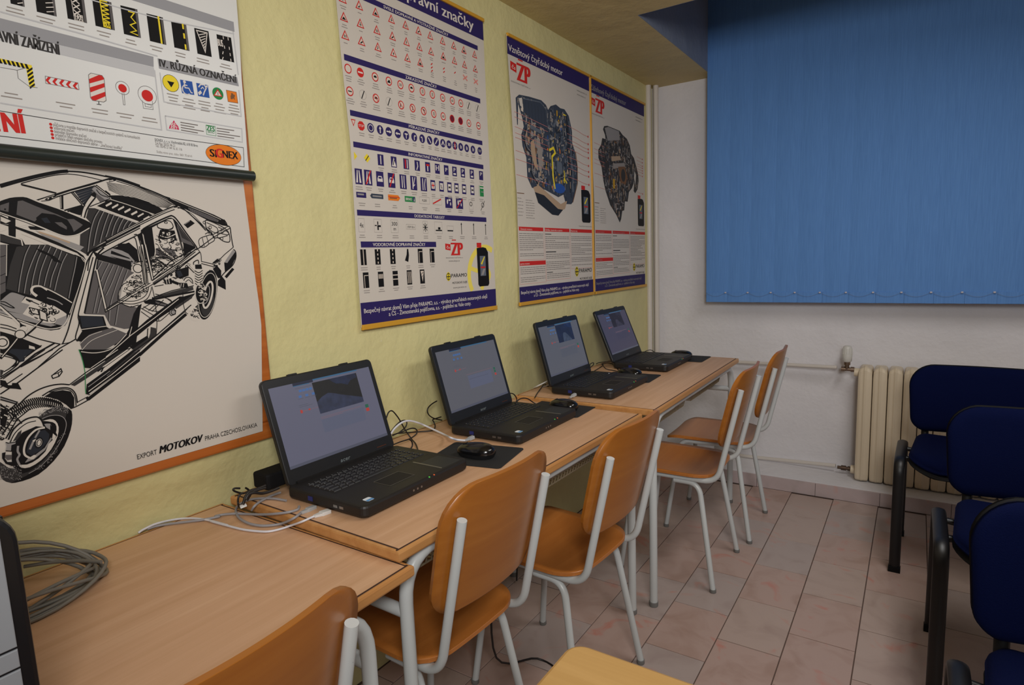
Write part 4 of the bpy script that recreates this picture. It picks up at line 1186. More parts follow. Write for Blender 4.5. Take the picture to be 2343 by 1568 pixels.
for r_, (z, ys) in enumerate(((1.861, YC1), (1.799, [1.295, 1.345, 1.398, 1.453, 1.507, 1.560, 1.614, 1.665, 1.715, 1.764, 1.812, 1.861, 1.920]))):
    for i, y in enumerate(ys):
        rr = .0135; a = r_*13+i
        if a == 1: P.ell('red', y, z, rr, rr, 1); P.rect('white', y-.0095, z-.0022, y+.0095, z+.0022, 2)
        elif a in (11, 12, 14, 16): P.ring('capt', y, z, rr, .0006, 2); P.line('black', [(y-.006, z-.012), (y+.006, z+.012)], .003, 3); 
        elif a in (22, 23): P.ell('red', y, z, rr, rr, 1); P.ell('wine', y, z, rr*.78, rr*.78, 2)
        else:
            P.ell('red', y, z, rr, rr, 1); P.ell('cream', y, z, rr*.76, rr*.76, 2)
            if a == 0: pass
            elif a in (2, 15, 5): P.rect('black', y-.006, z-.002, y+.006, z+.002, 3); P.rect('black', y-.004, z, y+.004, z+.004, 3)
            elif a == 3: P.poly('black', [(y-.008, z-.005), (y+.007, z-.005), (y+.003, z+.004), (y-.003, z+.002)], 3)
            elif a in (17, 18, 19): P.line('black', [(y+(a-18)*.003, z-.007), (y+(a-18)*.003, z+.003), (y-.004, z+.005)], .003, 3); P.line('red', [(y-.008, z+.008), (y+.008, z-.008)], .002, 4)
            elif a in (13, 25): P.rect('black', y-.007, z-.0015, y+.007, z+.0015, 3)
            elif a in (20, 7, 6): P.line('dgrey', [(y-.002, z-.006), (y-.002, z+.006)], .002, 3); P.line('dgrey', [(y+.003, z-.006), (y+.003, z+.006)], .002, 3)
            else: P.text('dgrey', str(rs.choice((30, 50, 60, 80))), (y-.0055, z-.004), (y+.0055, z-.004), .008, 3, .02)
        if a == 15: P.line('red', [(y-.008, z+.008), (y+.008, z-.008)], .002, 4)
        capt(P, y, z-.0205, .032, rs, 3)
YB = [1.330, 1.368, 1.407, 1.444, 1.484, 1.522, 1.560, 1.599, 1.636, 1.671, 1.706, 1.739, 1.772, 1.806, 1.841, 1.879, 1.921]
P.poly('red', [(1.291, 1.722), (1.309, 1.722), (1.300, 1.702)], 1); P.poly('cream', [(1.2945, 1.719), (1.3055, 1.719), (1.300, 1.707)], 2)
for i, y in enumerate(YB):
    z = 1.708; rr = .0140
    if i == 0:
        P.poly('red', [(y+rr*math.cos(R(22.5+45*k)), z+rr*math.sin(R(22.5+45*k))) for k in range(8)], 1); P.text('white', 'STOP', (y-.010, z-.003), (y+.010, z-.003), .007, 2, .01)
    else:
        P.ell('navy', y, z, rr, rr, 1)
        if i == 1: P.ring('white', y, z, .009, .002, 2); 
        elif i in (2, 3, 4): 
            dx, dz = ((0, 1), (1, 0), (-1, 0))[i-2]
            P.line('white', [(y-dx*.010, z-dz*.010), (y+dx*.004, z+dz*.004)], .004, 2); P.poly('white', [(y+dx*.011, z+dz*.011), (y+dx*.003-dz*.005, z+dz*.003+dx*.005), (y+dx*.003+dz*.005, z+dz*.003-dx*.005)], 2)
        elif i in (5, 6, 7): P.line('white', [(y, z-.010), (y, z+.003)], .003, 2); P.line('white', [(y-.007 if i != 6 else y, z+.004), (y+.007 if i != 7 else y, z+.004)], .004, 3)
        elif i in (8, 9): s_ = 1 if i == 8 else -1; P.line('white', [(y-s_*.006, z+.008), (y+s_*.006, z-.008)], .004, 2)
        elif i == 10: P.line('white', [(y-.007, z-.007), (y, z+.006), (y+.007, z-.007)], .004, 2)
        elif i in (11, 12): P.text('white', '30', (y-.007, z-.005), (y+.007, z-.005), .010, 2, .03)
        elif i == 16: P.rect('lgrey', y-.010, z+.001, y+.010, z+.004, 2); P.rect('lgrey', y-.008, z-.004, y+.008, z-.001, 2)
        else: P.ell('white', y-.002, z, .002, .008, 2, 8); P.ell('white', y+.004, z-.001, .0015, .006, 2, 8)
        if i == 12: P.rect('red', y-.002, z-.013, y+.002, z+.013, 3)
    capt(P, y, z-.021, .024, rs, 2)
P.poly('yellow', [(1.294, 1.606), (1.306, 1.618), (1.294, 1.630)], 1)
P.poly('yellow', [(1.345-.013, 1.617), (1.345, 1.604), (1.358, 1.617), (1.345, 1.630)], 1); P.line('black', [(1.338, 1.609), (1.352, 1.625)], .0025, 2)
for i, y in enumerate((1.401, 1.458, 1.514, 1.567, 1.619, 1.669, 1.717, 1.763, 1.811, 1.865, 1.923)):
    z = 1.618; w = .0125; h = .0165
    P.rect('navy', y-w, z-h, y+w, z+h, 1)
    if i >= 6: P.text('white', 'P', (y-.005, z-.001 if i > 6 else z-.005), (y+.005, z-.001 if i > 6 else z-.005), .013, 2, .03)
    if i in (7, 8, 9): P.rect('white', y-.007, z-.012, y+.007, z-.006, 2)
    if i == 0: P.rect('white', y-.002, z-.013, y+.002, z+.013, 2)
    if i == 1: P.poly('white', [(y-.010, z-.014), (y+.010, z-.014), (y, z+.014)], 2); P.line('black', [(y-.004, z-.01), (y+.002, z+.006)], .003, 3)
    if i == 2: P.rect('red', y-.006, z-.014, y-.001, z+.014, 2); P.rect('white', y+.003, z-.014, y+.007, z+.014, 2)
    if i == 3: P.line('white', [(y-.004, z-.014), (y+.002, z-.002), (y, z+.012)], .004, 2)
    if i == 4: P.rect('white', y-.003, z-.013, y+.002, z+.010, 2); P.rect('red', y-.008, z+.004, y+.008, z+.010, 3)
    if i == 5: P.text('white', 'H', (y-.008, z-.006), (y+.008, z-.006), .018, 2, .04)
    capt(P, y, z-.024, .026, rs, 2)
for i, y in enumerate((1.305, 1.344, 1.393, 1.443, 1.495, 1.545, 1.594, 1.641, 1.686, 1.730, 1.770, 1.814, 1.864, 1.918)):
    z = 1.560; w = .0155 if i < 7 else .012; h = .0225 if i < 7 else .0175
    P.rect('green' if i == 13 else 'navy', max(y-w, 1.292), z-h*(1.1 if i == 13 else 1), y+w*(1.4 if i == 13 else 1), z+h*(1.1 if i == 13 else 1), 1)
    if i in (0, 1): P.poly('white', [(y-.010, z-h*.8), (y-.003, z-h*.8), (y-.002, z+h*.8), (y-.005, z+h*.8)], 2); P.poly('white', [(y+.003, z-h*.8), (y+.010, z-h*.8), (y+.005, z+h*.8), (y+.002, z+h*.8)], 2)
    if i in (2, 3): P.poly('white', [(y-.011, z-.008), (y+.011, z-.008), (y+.011, z), (y+.007, z+.009), (y-.007, z+.009), (y-.011, z)], 2); P.rect('navy', y-.006, z+.001, y+.006, z+.006, 3)
    if i in (1, 3): P.poly('red', [(y-.012, z-h*.9), (y-.007, z-h*.9), (y+.013, z+h*.95), (y+.008, z+h*.95)], 4)
    if i in (4, 5, 6): P.rect('white', y-.007, z-h*.85, y-.003, z+h*.85, 2); P.line('white', [(y+.005, z-h*.85 if i != 5 else z-.004), (y+.004 if i != 5 else y-.004, z if i != 5 else z-.012), (y+.005+(i-4)*.002, z+h*.85)], .0035, 2)
    if 7 <= i <= 12:
        P.rect('white', y-.008, z-.011, y+.008, z+.011, 2)
        if i == 7: P.rect('red', y-.007, z-.002, y+.007, z+.002, 3); P.rect('red', y-.002, z-.008, y+.002, z+.008, 3)
        elif i == 8: P.line('black', [(y-.003, z+.006), (y, z-.006), (y+.003, z-.005)], .003, 3)
        else: P.rect('dgrey', y-.006, z-.003, y+.006, z+.003, 3)
    if i == 13: P.rect('white', y-.011, z-.020, y-.008, z+.018, 2); P.rect('white', y-.006, z+.010, y+.018, z+.014, 2); P.rect('lgrey', y+.000, z-.004, y+.016, z-.001, 2)
    capt(P, y, z-.030, .028, rs, 2)
z = 1.507
P.rect('navy', 1.292, z-.008, 1.331, z+.008, 1); P.rect('lgrey', 1.296, z-.001, 1.322, z+.004, 2)
P.poly('slate', [(1.347, z), (1.353, z+.007), (1.402, z+.007), (1.402, z-.007), (1.353, z-.007)], 1); P.rect('lgrey', 1.357, z-.002, 1.395, z+.002, 2)
P.poly('orange', [(1.423, z-.009), (1.468, z-.009), (1.477, z), (1.468, z+.009), (1.423, z+.009)], 1); P.rect('red', 1.423, z+.001, 1.474, z+.003, 2); P.rect('brown', 1.430, z-.003, 1.462, z, 2)
P.rect('green', 1.498, z-.009, 1.548, z+.009, 1); P.rect('navy', 1.536, z-.007, 1.546, z+.007, 2); P.text('white', 'BRNO', (1.503, z-.004), (1.531, z-.004), .008, 2, .02); P.poly('white', [(1.540, z-.006), (1.544, z-.006), (1.542, z+.006)], 3)
P.line('capt', [(1.568, z-.011), (1.618, z-.011), (1.618, z+.011), (1.568, z+.011)], .0006, 2, True); P.text('dgrey', 'PLZEŇ', (1.582, z-.004), (1.604, z-.004), .007, 2)
P.line('capt', [(1.634, z-.011), (1.681, z-.011), (1.681, z+.011), (1.634, z+.011)], .0006, 2, True); P.line('red', [(1.636, z-.008), (1.679, z+.009)], .0045, 3)
for y in (1.722, 1.783):
    P.rect('navy', y-.020, z-.019, y+.020, z+.019, 1); P.ell('white', y-.008, z+.003, .004, .009, 2, 8); P.ell('white', y+.009, z-.004, .003, .006, 2, 8); P.rect('white', y-.002, z+.006, y+.010, z+.012, 2)
P.line('red', [(1.766, z-.017), (1.801, z+.017)], .0035, 4)
P.line('capt', [(1.839, z-.018), (1.863, z-.018), (1.863, z+.018), (1.839, z+.018)], .0006, 2, True); P.ring('black', 1.851, z+.002, .007, .0022, 2)
P.ring('black', 1.925, z+.002, .008, .0022, 2); P.line('black', [(1.912, z-.019), (1.938, z+.018)], .0022, 3)
for y in (1.312, 1.375, 1.450, 1.523, 1.593, 1.658, 1.722, 1.785, 1.853, 1.925): capt(P, y, z-.024, .028, rs, 2)
z = 1.418
for y, w, h in ((1.304, .012, .020), (1.371, .016, .020), (1.443, .016, .020), (1.519, .022, .008), (1.590, .012, .020), (1.658, .020, .020), (1.722, .018, .008)):
    P.line('capt', [(y-w, z-h), (y+w, z-h), (y+w, z+h), (y-w, z+h)], .0006, 2, True)
P.text('dgrey', '4x', (1.297, z-.007), (1.312, z-.007), .015, 2)
P.line('black', [(1.371, z-.013), (1.371, z-.001), (1.383, z-.001)], .0055, 2); P.rect('black', 1.369, z+.003, 1.373, z+.013, 2); P.rect('black', 1.358, z-.001, 1.366, z+.002, 2)
P.text('dgrey', '300', (1.431, z+.002), (1.456, z+.002), .012, 2); P.text('dgrey', 'm', (1.438, z-.013), (1.449, z-.013), .011, 2)
P.text('dgrey', 'STOP 150 m', (1.503, z-.004), (1.536, z-.004), .007, 2)
for k in range(4): a = R(45*k); P.line('black', [(1.590-.012*math.cos(a), z-.015*math.sin(a)), (1.590+.012*math.cos(a), z+.015*math.sin(a))], .0022, 2)
P.rect('black', 1.643, z-.011, 1.676, z-.007, 2); P.rect('black', 1.656, z-.006, 1.668, z+.002, 2); P.rect('black', 1.707, z-.011, 1.738, z-.007, 2)
for y in (1.787, 1.861, 1.937): P.rect('black', y-.0015, z-.021, y+.0015, z+.019, 2); P.poly('black', [(y-.004, z+.014), (y+.004, z+.014), (y, z+.022)], 3)
for y in (1.304, 1.375, 1.445, 1.521, 1.590, 1.660, 1.724, 1.790, 1.862, 1.938): capt(P, y, z-.029, .028, rs, 2)
for r_, (z, ys) in enumerate(((1.323, (1.303, 1.362, 1.427, 1.495, 1.557, 1.617)), (1.254, (1.307, 1.369, 1.433, 1.498, 1.561)))):
    for i, y in enumerate(ys):
        w = .0115; h = .0235
        if (r_, i) == (0, 3): P.line('black', [(y+.002, z+h), (y+.001, z+.004), (y-.006, z-.016)], .006, 2, w1=.016); 
        else: P.rect('black', y-w, z-h, y+w, z+h, 1)
        a = r_*6+i
        if a == 0: P.rect('cream', y-.0015, z-h, y+.0015, z+h, 2)
        elif a in (1, 2):
            for j in range(4): P.rect('cream', y-.002, z-h+.003+j*.0125, y+.002, z-h+.009+j*.0125, 2)
        elif a in (4, 5, 6): P.rect('cream', y-.007, z-h, y-.005, z+.014, 2); P.rect('cream', y-.007, z+.013, y+.010, z+.015, 2)
        elif a == 7: P.rect('cream', y-.009, z+.002, y+.009, z+.016, 2); [P.rect('black', y-.006+j*.005, z+.002, y-.004+j*.005, z+.016, 3) for j in range(3)]
        elif a == 8: P.rect('cream', y-w, z-.004, y+w, z-.001, 2); P.rect('cream', y-w, z+.009, y+w, z+.012, 2)
        elif a == 9: [P.line('cream', [(y-.008+j*.005, z-.019), (y-.006+j*.005, z), (y-.008+j*.005, z+.019)], .0018, 2) for j in range(4)]
        elif a == 10: P.poly('cream', [(y-.008, z+.019), (y+.008, z+.019), (y+.001, z-.018)], 2); P.line('black', [(y-.004, z+.008), (y+.005, z+.015)], .002, 3); P.line('black', [(y-.002, z-.002), (y+.003, z+.004)], .002, 3)
        capt(P, y, z-.031, .028, rs, 2)
# pale yellow steering wheel motif, bottle and makers' badges
cy, cz = 1.925, 1.245; rw = .105
def arc(c, cy, cz, r, a0, a1, n=14): return [(cy+r*math.cos(R(a0+(a1-a0)*k/n)), cz+r*math.sin(R(a0+(a1-a0)*k/n))) for k in range(n+1)]
P.line('pyellow', arc('', cy, cz, rw, 62, 212), .021, 1); P.line('pyellow', [(cy-.10, cz+.030), (cy-.01, cz+.005)], .016, 1); P.line('pyellow', [(cy-.03, cz-.055), (cy+.0, cz+.0)], .020, 1)
P.ell('pyellow', cy, cz, .035, .03, 1); P.ell('paper', cy-.05, cz-.002, .014, .012, 2)
zp_logo(P, 1.690, 1.342, .098); P.text('grey', 'www.zivpo.cz', (1.705, 1.300), (1.768, 1.300), .006, 2)
paramo(P, 1.688, 1.240, .118); P.text('grey', 'www.paramo.cz', (1.722, 1.204), (1.800, 1.204), .006, 2)
bottle(P, 1.874, 1.202, .072, .165)
foot_band(P, Y0+.002, Y1+.004, Z0+.012, 1.187)
P.build('print', ch)

# ---- the two engine charts
def engine(P, body, seed, dark, cols, n, holes=()):
    """cutaway engine: a solid silhouette filled with many small machined shapes"""
    r = random.Random(seed); P.poly(dark, body, 1)
    ys = [p[0] for p in body]; zs = [p[1] for p in body]
    def inside(y, z):
        c = False
        for i in range(len(body)):
            (a, b), (d, e) = body[i-1], body[i]
            if (b > z) != (e > z) and y < (d-a)*(z-b)/(e-b)+a: c = not c
        return c
    k = 0; t = 0
    while k < n and t < n*30:
        t += 1; y = r.uniform(min(ys), max(ys)); z = r.uniform(min(zs), max(zs)); s = r.uniform(.005, .019)
        if not all(inside(y+a*s*1.15, z+b*s*1.15) for a, b in ((1, 0), (-1, 0), (0, 1), (0, -1))): continue
        k += 1; L = 2+(k % 3); c = cols(y, z, r); q = r.random()
        if q < .35:
            a = r.uniform(-.3, .3)+(1.57 if r.random() < .7 else 0); w = s*r.uniform(.2, .45)
            P.line(c, [(y-s*math.cos(a), z-s*math.sin(a)), (y+s*math.cos(a)*.2, z+s*math.sin(a)*.1), (y+s*math.cos(a), z+s*math.sin(a))], w, L)
        elif q < .6: P.ell(c, y, z, s*.45, s*.6, L, 12); P.ell(dark, y, z, s*.2, s*.3, L+1, 10)
        elif q < .85: P.rect(c, y-s*.35, z-s*.8, y+s*.3, z+s*.8, L)
        else: P.poly(c, [(y-s*.6, z-s*.5), (y+s*.5, z-s*.7), (y+s*.7, z+s*.3), (y-s*.1, z+s*.7)], L)
def engine_chart(dy, label, title, band_c, tt, faded):
    y0, y1, z0, z1 = 2.140+dy, 2.868+dy, 1.106, 2.186
    o = poster_base(label, y0, y1, z0, z1)
    sheet('sheet', PAPER, [(y0+.022, z0+.006), (y1+(.006 if not faded else -.008), z0+.006), (y1, 1.6), (y1-.004, z1-.006), (y0-.006, z1-.006), (y0+.012, 1.9), (y0+.030, 1.55), (y0+.026, 1.3)], PX, o)
    rail('top_rail', o, y0-.004, y1+.004, z1-.012, z1, RAILY); rail('bottom_rail', o, y0+.018, y1+.006, z0-.002, z0+.013, RAILY)
    if not faded:
        rail('side_rail', o, y1-.002, y1+.008, z0, z1, RAILY)
    P = Print(PX+.0004); w = 'lgrey' if faded else 'white'
    P.rect(band_c, y0-.004, 2.108, y1-.006, z1-.010, 1)
    P.text(w, title, (y0+.004, 2.122), (y0+.450, 2.122), .026, 2, .02)
    zp_logo(P, y0+.014, 2.052, .150)
    P.text('grey', 'www.paramo.cz', (y0+.590, 2.084), (y0+.695, 2.084), .008, 2); P.text('grey', 'www.zivpo.cz', (y0+.590, 2.066), (y0+.680, 2.066), .008, 2)
    c_r = 'red'
    for a, b in ((.035, .234), (.247, .480), (.490, .722)):
        P.rect(c_r, y0+a, 1.418, y0+b, 1.434, 1)
    P.text(w, 'činnosti motoru', (y0+.046, 1.421), (y0+.140, 1.421), .008, 2); P.text(w, 'Údržba, kontrola a oprava', (y0+.250, 1.421), (y0+.410, 1.421), .008, 2); P.text(w, 'Motorový olej', (y0+.494, 1.421), (y0+.560, 1.421), .008, 2)
    P.rect(c_r, y0+.032, 1.272, y0+.247, 1.290, 1); P.text(w, 'oprava motoru', (y0+.036, 1.276), (y0+.110, 1.276), .008, 2)
    for a, b, za, zb in ((.030, .236, 1.434, 1.296), (.030, .248, 1.290, 1.194), (.247, .480, 1.434, 1.200), (.490, .722, 1.434, 1.244)):
        P.line('pink', [(y0+a, zb), (y0+b, zb), (y0+b, za), (y0+a, za)], .0010, 2, True)
    rq = random.Random(5+int(dy*10))
    blocktext(P, y0+.036, 1.405, y0+.232, 1.306, rq); blocktext(P, y0+.036, 1.262, y0+.242, 1.202, rq)
    P.rect('dgrey', y0+.250, 1.405, y0+.305, 1.408, 2); blocktext(P, y0+.250, 1.394, y0+.474, 1.340, rq); P.rect('dgrey', y0+.252, 1.325, y0+.345, 1.329, 2); blocktext(P, y0+.252, 1.315, y0+.476, 1.244, rq); P.rect('dgrey', y0+.256, 1.234, y0+.31, 1.237, 2); blocktext(P, y0+.256, 1.226, y0+.474, 1.207, rq)
    blocktext(P, y0+.496, 1.405, y0+.716, 1.262, rq)
    paramo(P, y0+.530, 1.217, .182 if not faded else .176)
    foot_band(P, y0+.022, y1+(.004 if not faded else -.010), z0+.012, 1.183, band_c, w)
    blocktext(P, y0+.095, 1.545, y0+.165, 1.462, rq, .0105, 'capt', .0022); P.rect('brown', y0+.03, 1.570, y0+.085, 1.573, 2)
    blocktext(P, y0+.032, 1.55, y0+.075, 1.47, rq, .014, 'capt', .0022)
    bottle(P, y0+.612 if not faded else y0+.610, 1.468, .098, .178)
    P.text('capt', 'Doporučujeme motorové oleje', (y0+.580, 1.447), (y0+.720, 1.447), .006, 2)
    if not faded:
        body = [(y0+a, b) for a, b in ((.045, 1.950), (.072, 1.967), (.150, 1.974), (.250, 1.978), (.290, 1.966), (.308, 1.948), (.330, 1.968), (.380, 1.984), (.420, 1.975), (.460, 1.977), (.500, 1.955), (.522, 1.910), (.530, 1.885), (.530, 1.835), (.555, 1.80), (.565, 1.76), (.578, 1.732), (.575, 1.66), (.562, 1.64), (.545, 1.60), (.520, 1.560), (.505, 1.55), (.450, 1.548), (.430, 1.590), (.38, 1.575), (.26, 1.60), (.150, 1.600), (.115, 1.640), (.112, 1.722), (.085, 1.765), (.078, 1.81), (.100, 1.845), (.090, 1.88), (.062, 1.93), (.055, 1.845), (.049, 1.845))]
        def cols(y, z, r):
            u = (y-y0)
            if u < .26: return r.choice(('steel', 'slate', 'tan', 'lgrey', 'deep', 'capt', 'brown', 'lgrey', 'cream'))
            if u > .47: return r.choice(('slate', 'deep', 'tan', 'steel', 'deep'))
            return r.choice(('steel', 'gold', 'slate', 'lgrey', 'steel', 'steel', 'deep', 'capt', 'lgrey', 'deep', 'slate', 'orange' if r.random() < .4 else 'tan', 'yellow' if r.random() < .4 else 'steel', 'blue' if r.random() < .3 else 'deep'))
        engine(P, body, 21, 'slate', cols, 760)
        P.poly('slate', [(y0+a, b) for a, b in ((.098, 1.955), (.24, 1.965), (.285, 1.945), (.300, 1.86), (.25, 1.862), (.10, 1.905))], 5)
        P.poly('paper', [(y0+a, b) for a, b in ((.068, 1.952), (.090, 1.958), (.100, 1.915), (.075, 1.925))], 5)
        P.line('steel', [(y0+.1, 1.957), (y0+.24, 1.968), (y0+.288, 1.948), (y0+.303, 1.87)], .004, 6)
        P.poly('tan', [(y0+a, b) for a, b in ((.150, 1.79), (.175, 1.805), (.19, 1.74), (.20, 1.675), (.17, 1.70), (.15, 1.74))], 5)
        P.poly('capt', [(y0+a, b) for a, b in ((.195, 1.81), (.225, 1.812), (.245, 1.74), (.232, 1.675), (.212, 1.68), (.205, 1.75))], 5)
        for k in range(7): P.line('deep', [(y0+.115+k*.026, 1.952-k*.001), (y0+.12+k*.026, 1.885-k*.004)], .0016, 6)
        P.line('deep', cr([(y0+a, b) for a, b in ((.118, 1.84), (.098, 1.80), (.112, 1.76), (.15, 1.735), (.15, 1.66), (.20, 1.62))]), .008, 6)
        P.line('lgrey', cr([(y0+a, b) for a, b in ((.126, 1.84), (.108, 1.80), (.120, 1.765), (.158, 1.74), (.158, 1.665), (.20, 1.63))]), .003, 7)
        P.line('steel', cr([(y0+a, b) for a, b in ((.500, 1.93), (.515, 1.86), (.512, 1.78), (.528, 1.70), (.52, 1.62))]), .010, 6)
        P.line('deep', cr([(y0+a, b) for a, b in ((.470, 1.95), (.488, 1.88), (.482, 1.80), (.492, 1.72))]), .012, 6)
        P.poly('steel', [(y0+a, b) for a, b in ((.15, 1.86), (.245, 1.85), (.24, 1.835), (.15, 1.845))], 6)
        P.line('yellow', [(y0+a, b) for a, b in ((.305, 1.775), (.345, 1.79), (.36, 1.77), (.33, 1.75), (.335, 1.66), (.35, 1.61))], .011, 6)
        P.line('yellow', [(y0+a, b) for a, b in ((.44, 1.70), (.445, 1.66), (.47, 1.64), (.46, 1.62))], .007, 6)
        P.poly('steel', [(y0+a, b) for a, b in ((.375, 1.74), (.42, 1.73), (.425, 1.69), (.405, 1.675), (.37, 1.69))], 5)
        P.ell('blue', y0+.39, 1.615, .055, .022, 5); P.ell('slate', y0+.47, 1.60, .022, .045, 6)
        P.poly('tan', [(y0+a, b) for a, b in ((.160, 1.603), (.205, 1.615), (.40, 1.545), (.465, 1.565), (.44, 1.525), (.40, 1.515), (.175, 1.582))], 3)
        P.poly('deep', [(y0+a, b) for a, b in ((.172, 1.584), (.25, 1.575), (.372, 1.522), (.420, 1.520), (.375, 1.492), (.318, 1.494), (.197, 1.540))], 4)
        P.line('brown', [(y0+a, b) for a, b in ((.560, 1.80), (.575, 1.73), (.572, 1.65), (.52, 1.56))], .006, 5)
        for z in (1.888, 1.852, 1.827, 1.811, 1.785, 1.747, 1.718, 1.695, 1.655):
            P.ell('red', y0+.698, z, .0055, .0055, 3, 10); P.line('pink', cr([(y0+.698, z), (y0+.64, z+.003), (y0+.58, z+.012), (y0+.48, z+.02)]), .0014, 7)
        for z in (1.893, 1.873, 1.835, 1.811, 1.793, 1.741, 1.707, 1.645): P.line('pink', [(y0+.030, z), (y0+.12, z-.006), (y0+.30, z-.02)], .0014, 7)
    else:
        body = [(y0+a, b) for a, b in ((.146, 1.950), (.160, 1.968), (.200, 1.976), (.36, 1.974), (.40, 1.958), (.46, 1.945), (.50, 1.915), (.52, 1.87), (.56, 1.852), (.600, 1.80), (.622, 1.765), (.628, 1.73), (.610, 1.68), (.575, 1.655), (.550, 1.665), (.560, 1.72), (.525, 1.68), (.48, 1.655), (.46, 1.60), (.42, 1.60), (.41, 1.55), (.382, 1.545), (.365, 1.50), (.345, 1.480), (.30, 1.520), (.22, 1.57), (.165, 1.64), (.140, 1.69), (.120, 1.76), (.085, 1.80), (.085, 1.84), (.120, 1.87), (.135, 1.905), (.175, 1.905), (.17, 1.925))]
        engine(P, body, 33, 'dgrey', lambda y, z, r: r.choice(('mgrey', 'lgrey', 'grey', 'capt', 'slate', 'brown', 'tan', 'grey', 'lgrey', 'deep')), 620)
        P.poly('lgrey', [(y0+a, b) for a, b in ((.165, 1.960), (.21, 1.972), (.35, 1.970), (.36, 1.925), (.20, 1.900))], 5)
        P.poly('tan', [(y0+a, b) for a, b in ((.24, 1.825), (.36, 1.84), (.37, 1.82), (.25, 1.80))], 5); P.poly('capt', [(y0+a, b) for a, b in ((.26, 1.79), (.42, 1.81), (.43, 1.785), (.27, 1.765))], 5); P.rect('gold', y0+.26, 1.66, y0+.285, 1.71, 6)
        P.poly('brown', [(y0+a, b) for a, b in ((.33, 1.78), (.42, 1.79), (.46, 1.74), (.43, 1.69), (.36, 1.70))], 5); P.ell('dgrey', y0+.40, 1.74, .03, .035, 6)
        P.poly('paper', [(y0+a, b) for a, b in ((.565, 1.78), (.585, 1.76), (.575, 1.70), (.555, 1.74))], 6)
        for z in (1.859, 1.839, 1.819, 1.807, 1.792, 1.778, 1.760, 1.658):
            P.ell('red', y0+.688, z, .0045, .0045, 3, 8); P.line('pink', [(y0+.688, z), (y0+.60, z+.006)], .0012, 7)
        for z in (1.87, 1.84, 1.82, 1.79, 1.77, 1.72, 1.655): P.line('pink', [(y0+.034, z), (y0+.16, z-.008)], .0012, 7)
    P.build('print', o)
engine_chart(0.0, 'wall chart of a colourful cutaway diesel engine, beside the road sign chart', 'Vznětový čtyřdobý motor', 'navy', 'white', False)
engine_chart(0.730, 'wall chart of a grey cutaway petrol engine, in the corner by the pipes', 'Zážehový čtyřdobý motor', 'navy', 'white', True)
# ------------------------------------------------------------------ framed board with the cutaway car chart, and the white road marking chart above
FX = -1.388
bd = empty('wood_frame', (WX, 0.40, 0.862), 0, 'orange wooden frame standing proud of the wall behind the car chart', 'frame')
fy1 = 0.951; fz0 = 0.862
def fbox(name, y0, z0, y1, z1):
    m = MB(); M = Matrix(((0, 0, 1, -bd.location.x), (1, 0, 0, -bd.location.y), (0, 1, 0, -bd.location.z), (0, 0, 0, 1)))
    m.slab([(y0, z0), (y1, z0), (y1, z1), (y0, z1)], WX+.004, FX, .005, M); m.build(name, FRW, bd)
fbox('frame_bar', -0.60, fz0, fy1, fz0+.045); fbox('frame_bar', fy1-.045, fz0+.045, fy1, 2.12); fbox('frame_bar', -0.60, 2.12, fy1, 2.165); fbox('frame_bar', -0.645, fz0, -0.60, 2.165)
m = MB(); m.box((WX+.003-bd.location.x, -.60-bd.location.y, .02), (WX+.009-bd.location.x, fy1-.045-bd.location.y, 1.27)); m.build('backing_board', mat('brown_hardboard', rgb(130, 90, 60), .8), bd)

CXP = -1.386
cc_ = empty('wall_chart', (FX, 0.40, 0.885), 0, 'black and white cutaway car chart in the orange wooden frame', 'poster', 'hanging wall charts')
edge = [wpt(x, y, CXP) for x, y in ((552, 392), (557, 420), (566, 490), (575, 560), (582, 620), (592, 690), (598, 745), (599, 830), (600, 911), (601, 987))]
edge = [(0.930, 1.66)]+edge
sheet('sheet', PAPER, [(-0.55, 1.66)]+edge+[wpt(0, 1162, CXP), (-0.55, edge[-1][1])], CXP, cc_)
P = Print(CXP+.0004)
ZT_ = {4: (6.819, 6.817, 0, 390), 5: (6.032, 6.03, 240, 390), 6: (5.6, 5.6, 0, 560), 7: (5.228, 5.227, 240, 560), 8: (4.9, 4.9, 0, 800), 1: (3.734, 3.733, 0, 0), 2: (3.734, 3.733, 0, 370), 3: (3.734, 3.733, 0, 750)}
def zc(z, s, X=CXP):
    kx, ky, ox, oy = ZT_[z]; return [wpt(ox+a/kx, oy+b/ky, X) for a, b in parse(s)]
def F(z, c, s, L=1, sm=0):
    p = zc(z, s); P.poly(c, cr(p+[p[0]], sm)[:-1] if sm else p, L)
def Ln(z, c, s, w=2.0, L=8, sm=1, w1=None):
    p = zc(z, s); P.line(c, cr(p, 4) if sm and len(p) > 2 else p, w*.001, L, w1=None if w1 is None else w1*.001)
# --- roof
Ln(4, 'black', '0,245 300,160 600,85 900,25 1060,12', 7, 6, w1=6); Ln(4, 'black', '0,262 300,180 600,105 900,48 1060,22', 1.2, 8)
Ln(4, 'black', '1060,14 1250,25 1450,55 1700,105 1900,140 2182,235', 2.6)
Ln(4, 'black', '325,205 600,130 850,75 1050,55', 1.6); Ln(4, 'black', '325,212 340,230 870,360', 1.8, 8, 0); Ln(4, 'black', '340,215 500,255 880,350', 1.2)
Ln(4, 'black', '1050,57 1200,70 1400,110 1600,158', 1.4)
F(4, 'black', '560,458 860,365 1100,290 1400,205 1700,118 1810,130 1810,160 1700,185 1640,160 1400,240 1100,320 880,395 840,385 600,470', 5)
F(4, 'paper', '600,468 840,385 860,392 660,488', 6); F(4, 'paper', '1640,160 1700,150 1700,180 1640,178', 6); F(4, 'paper', '1700,160 1760,148 1770,160 1710,172', 6)
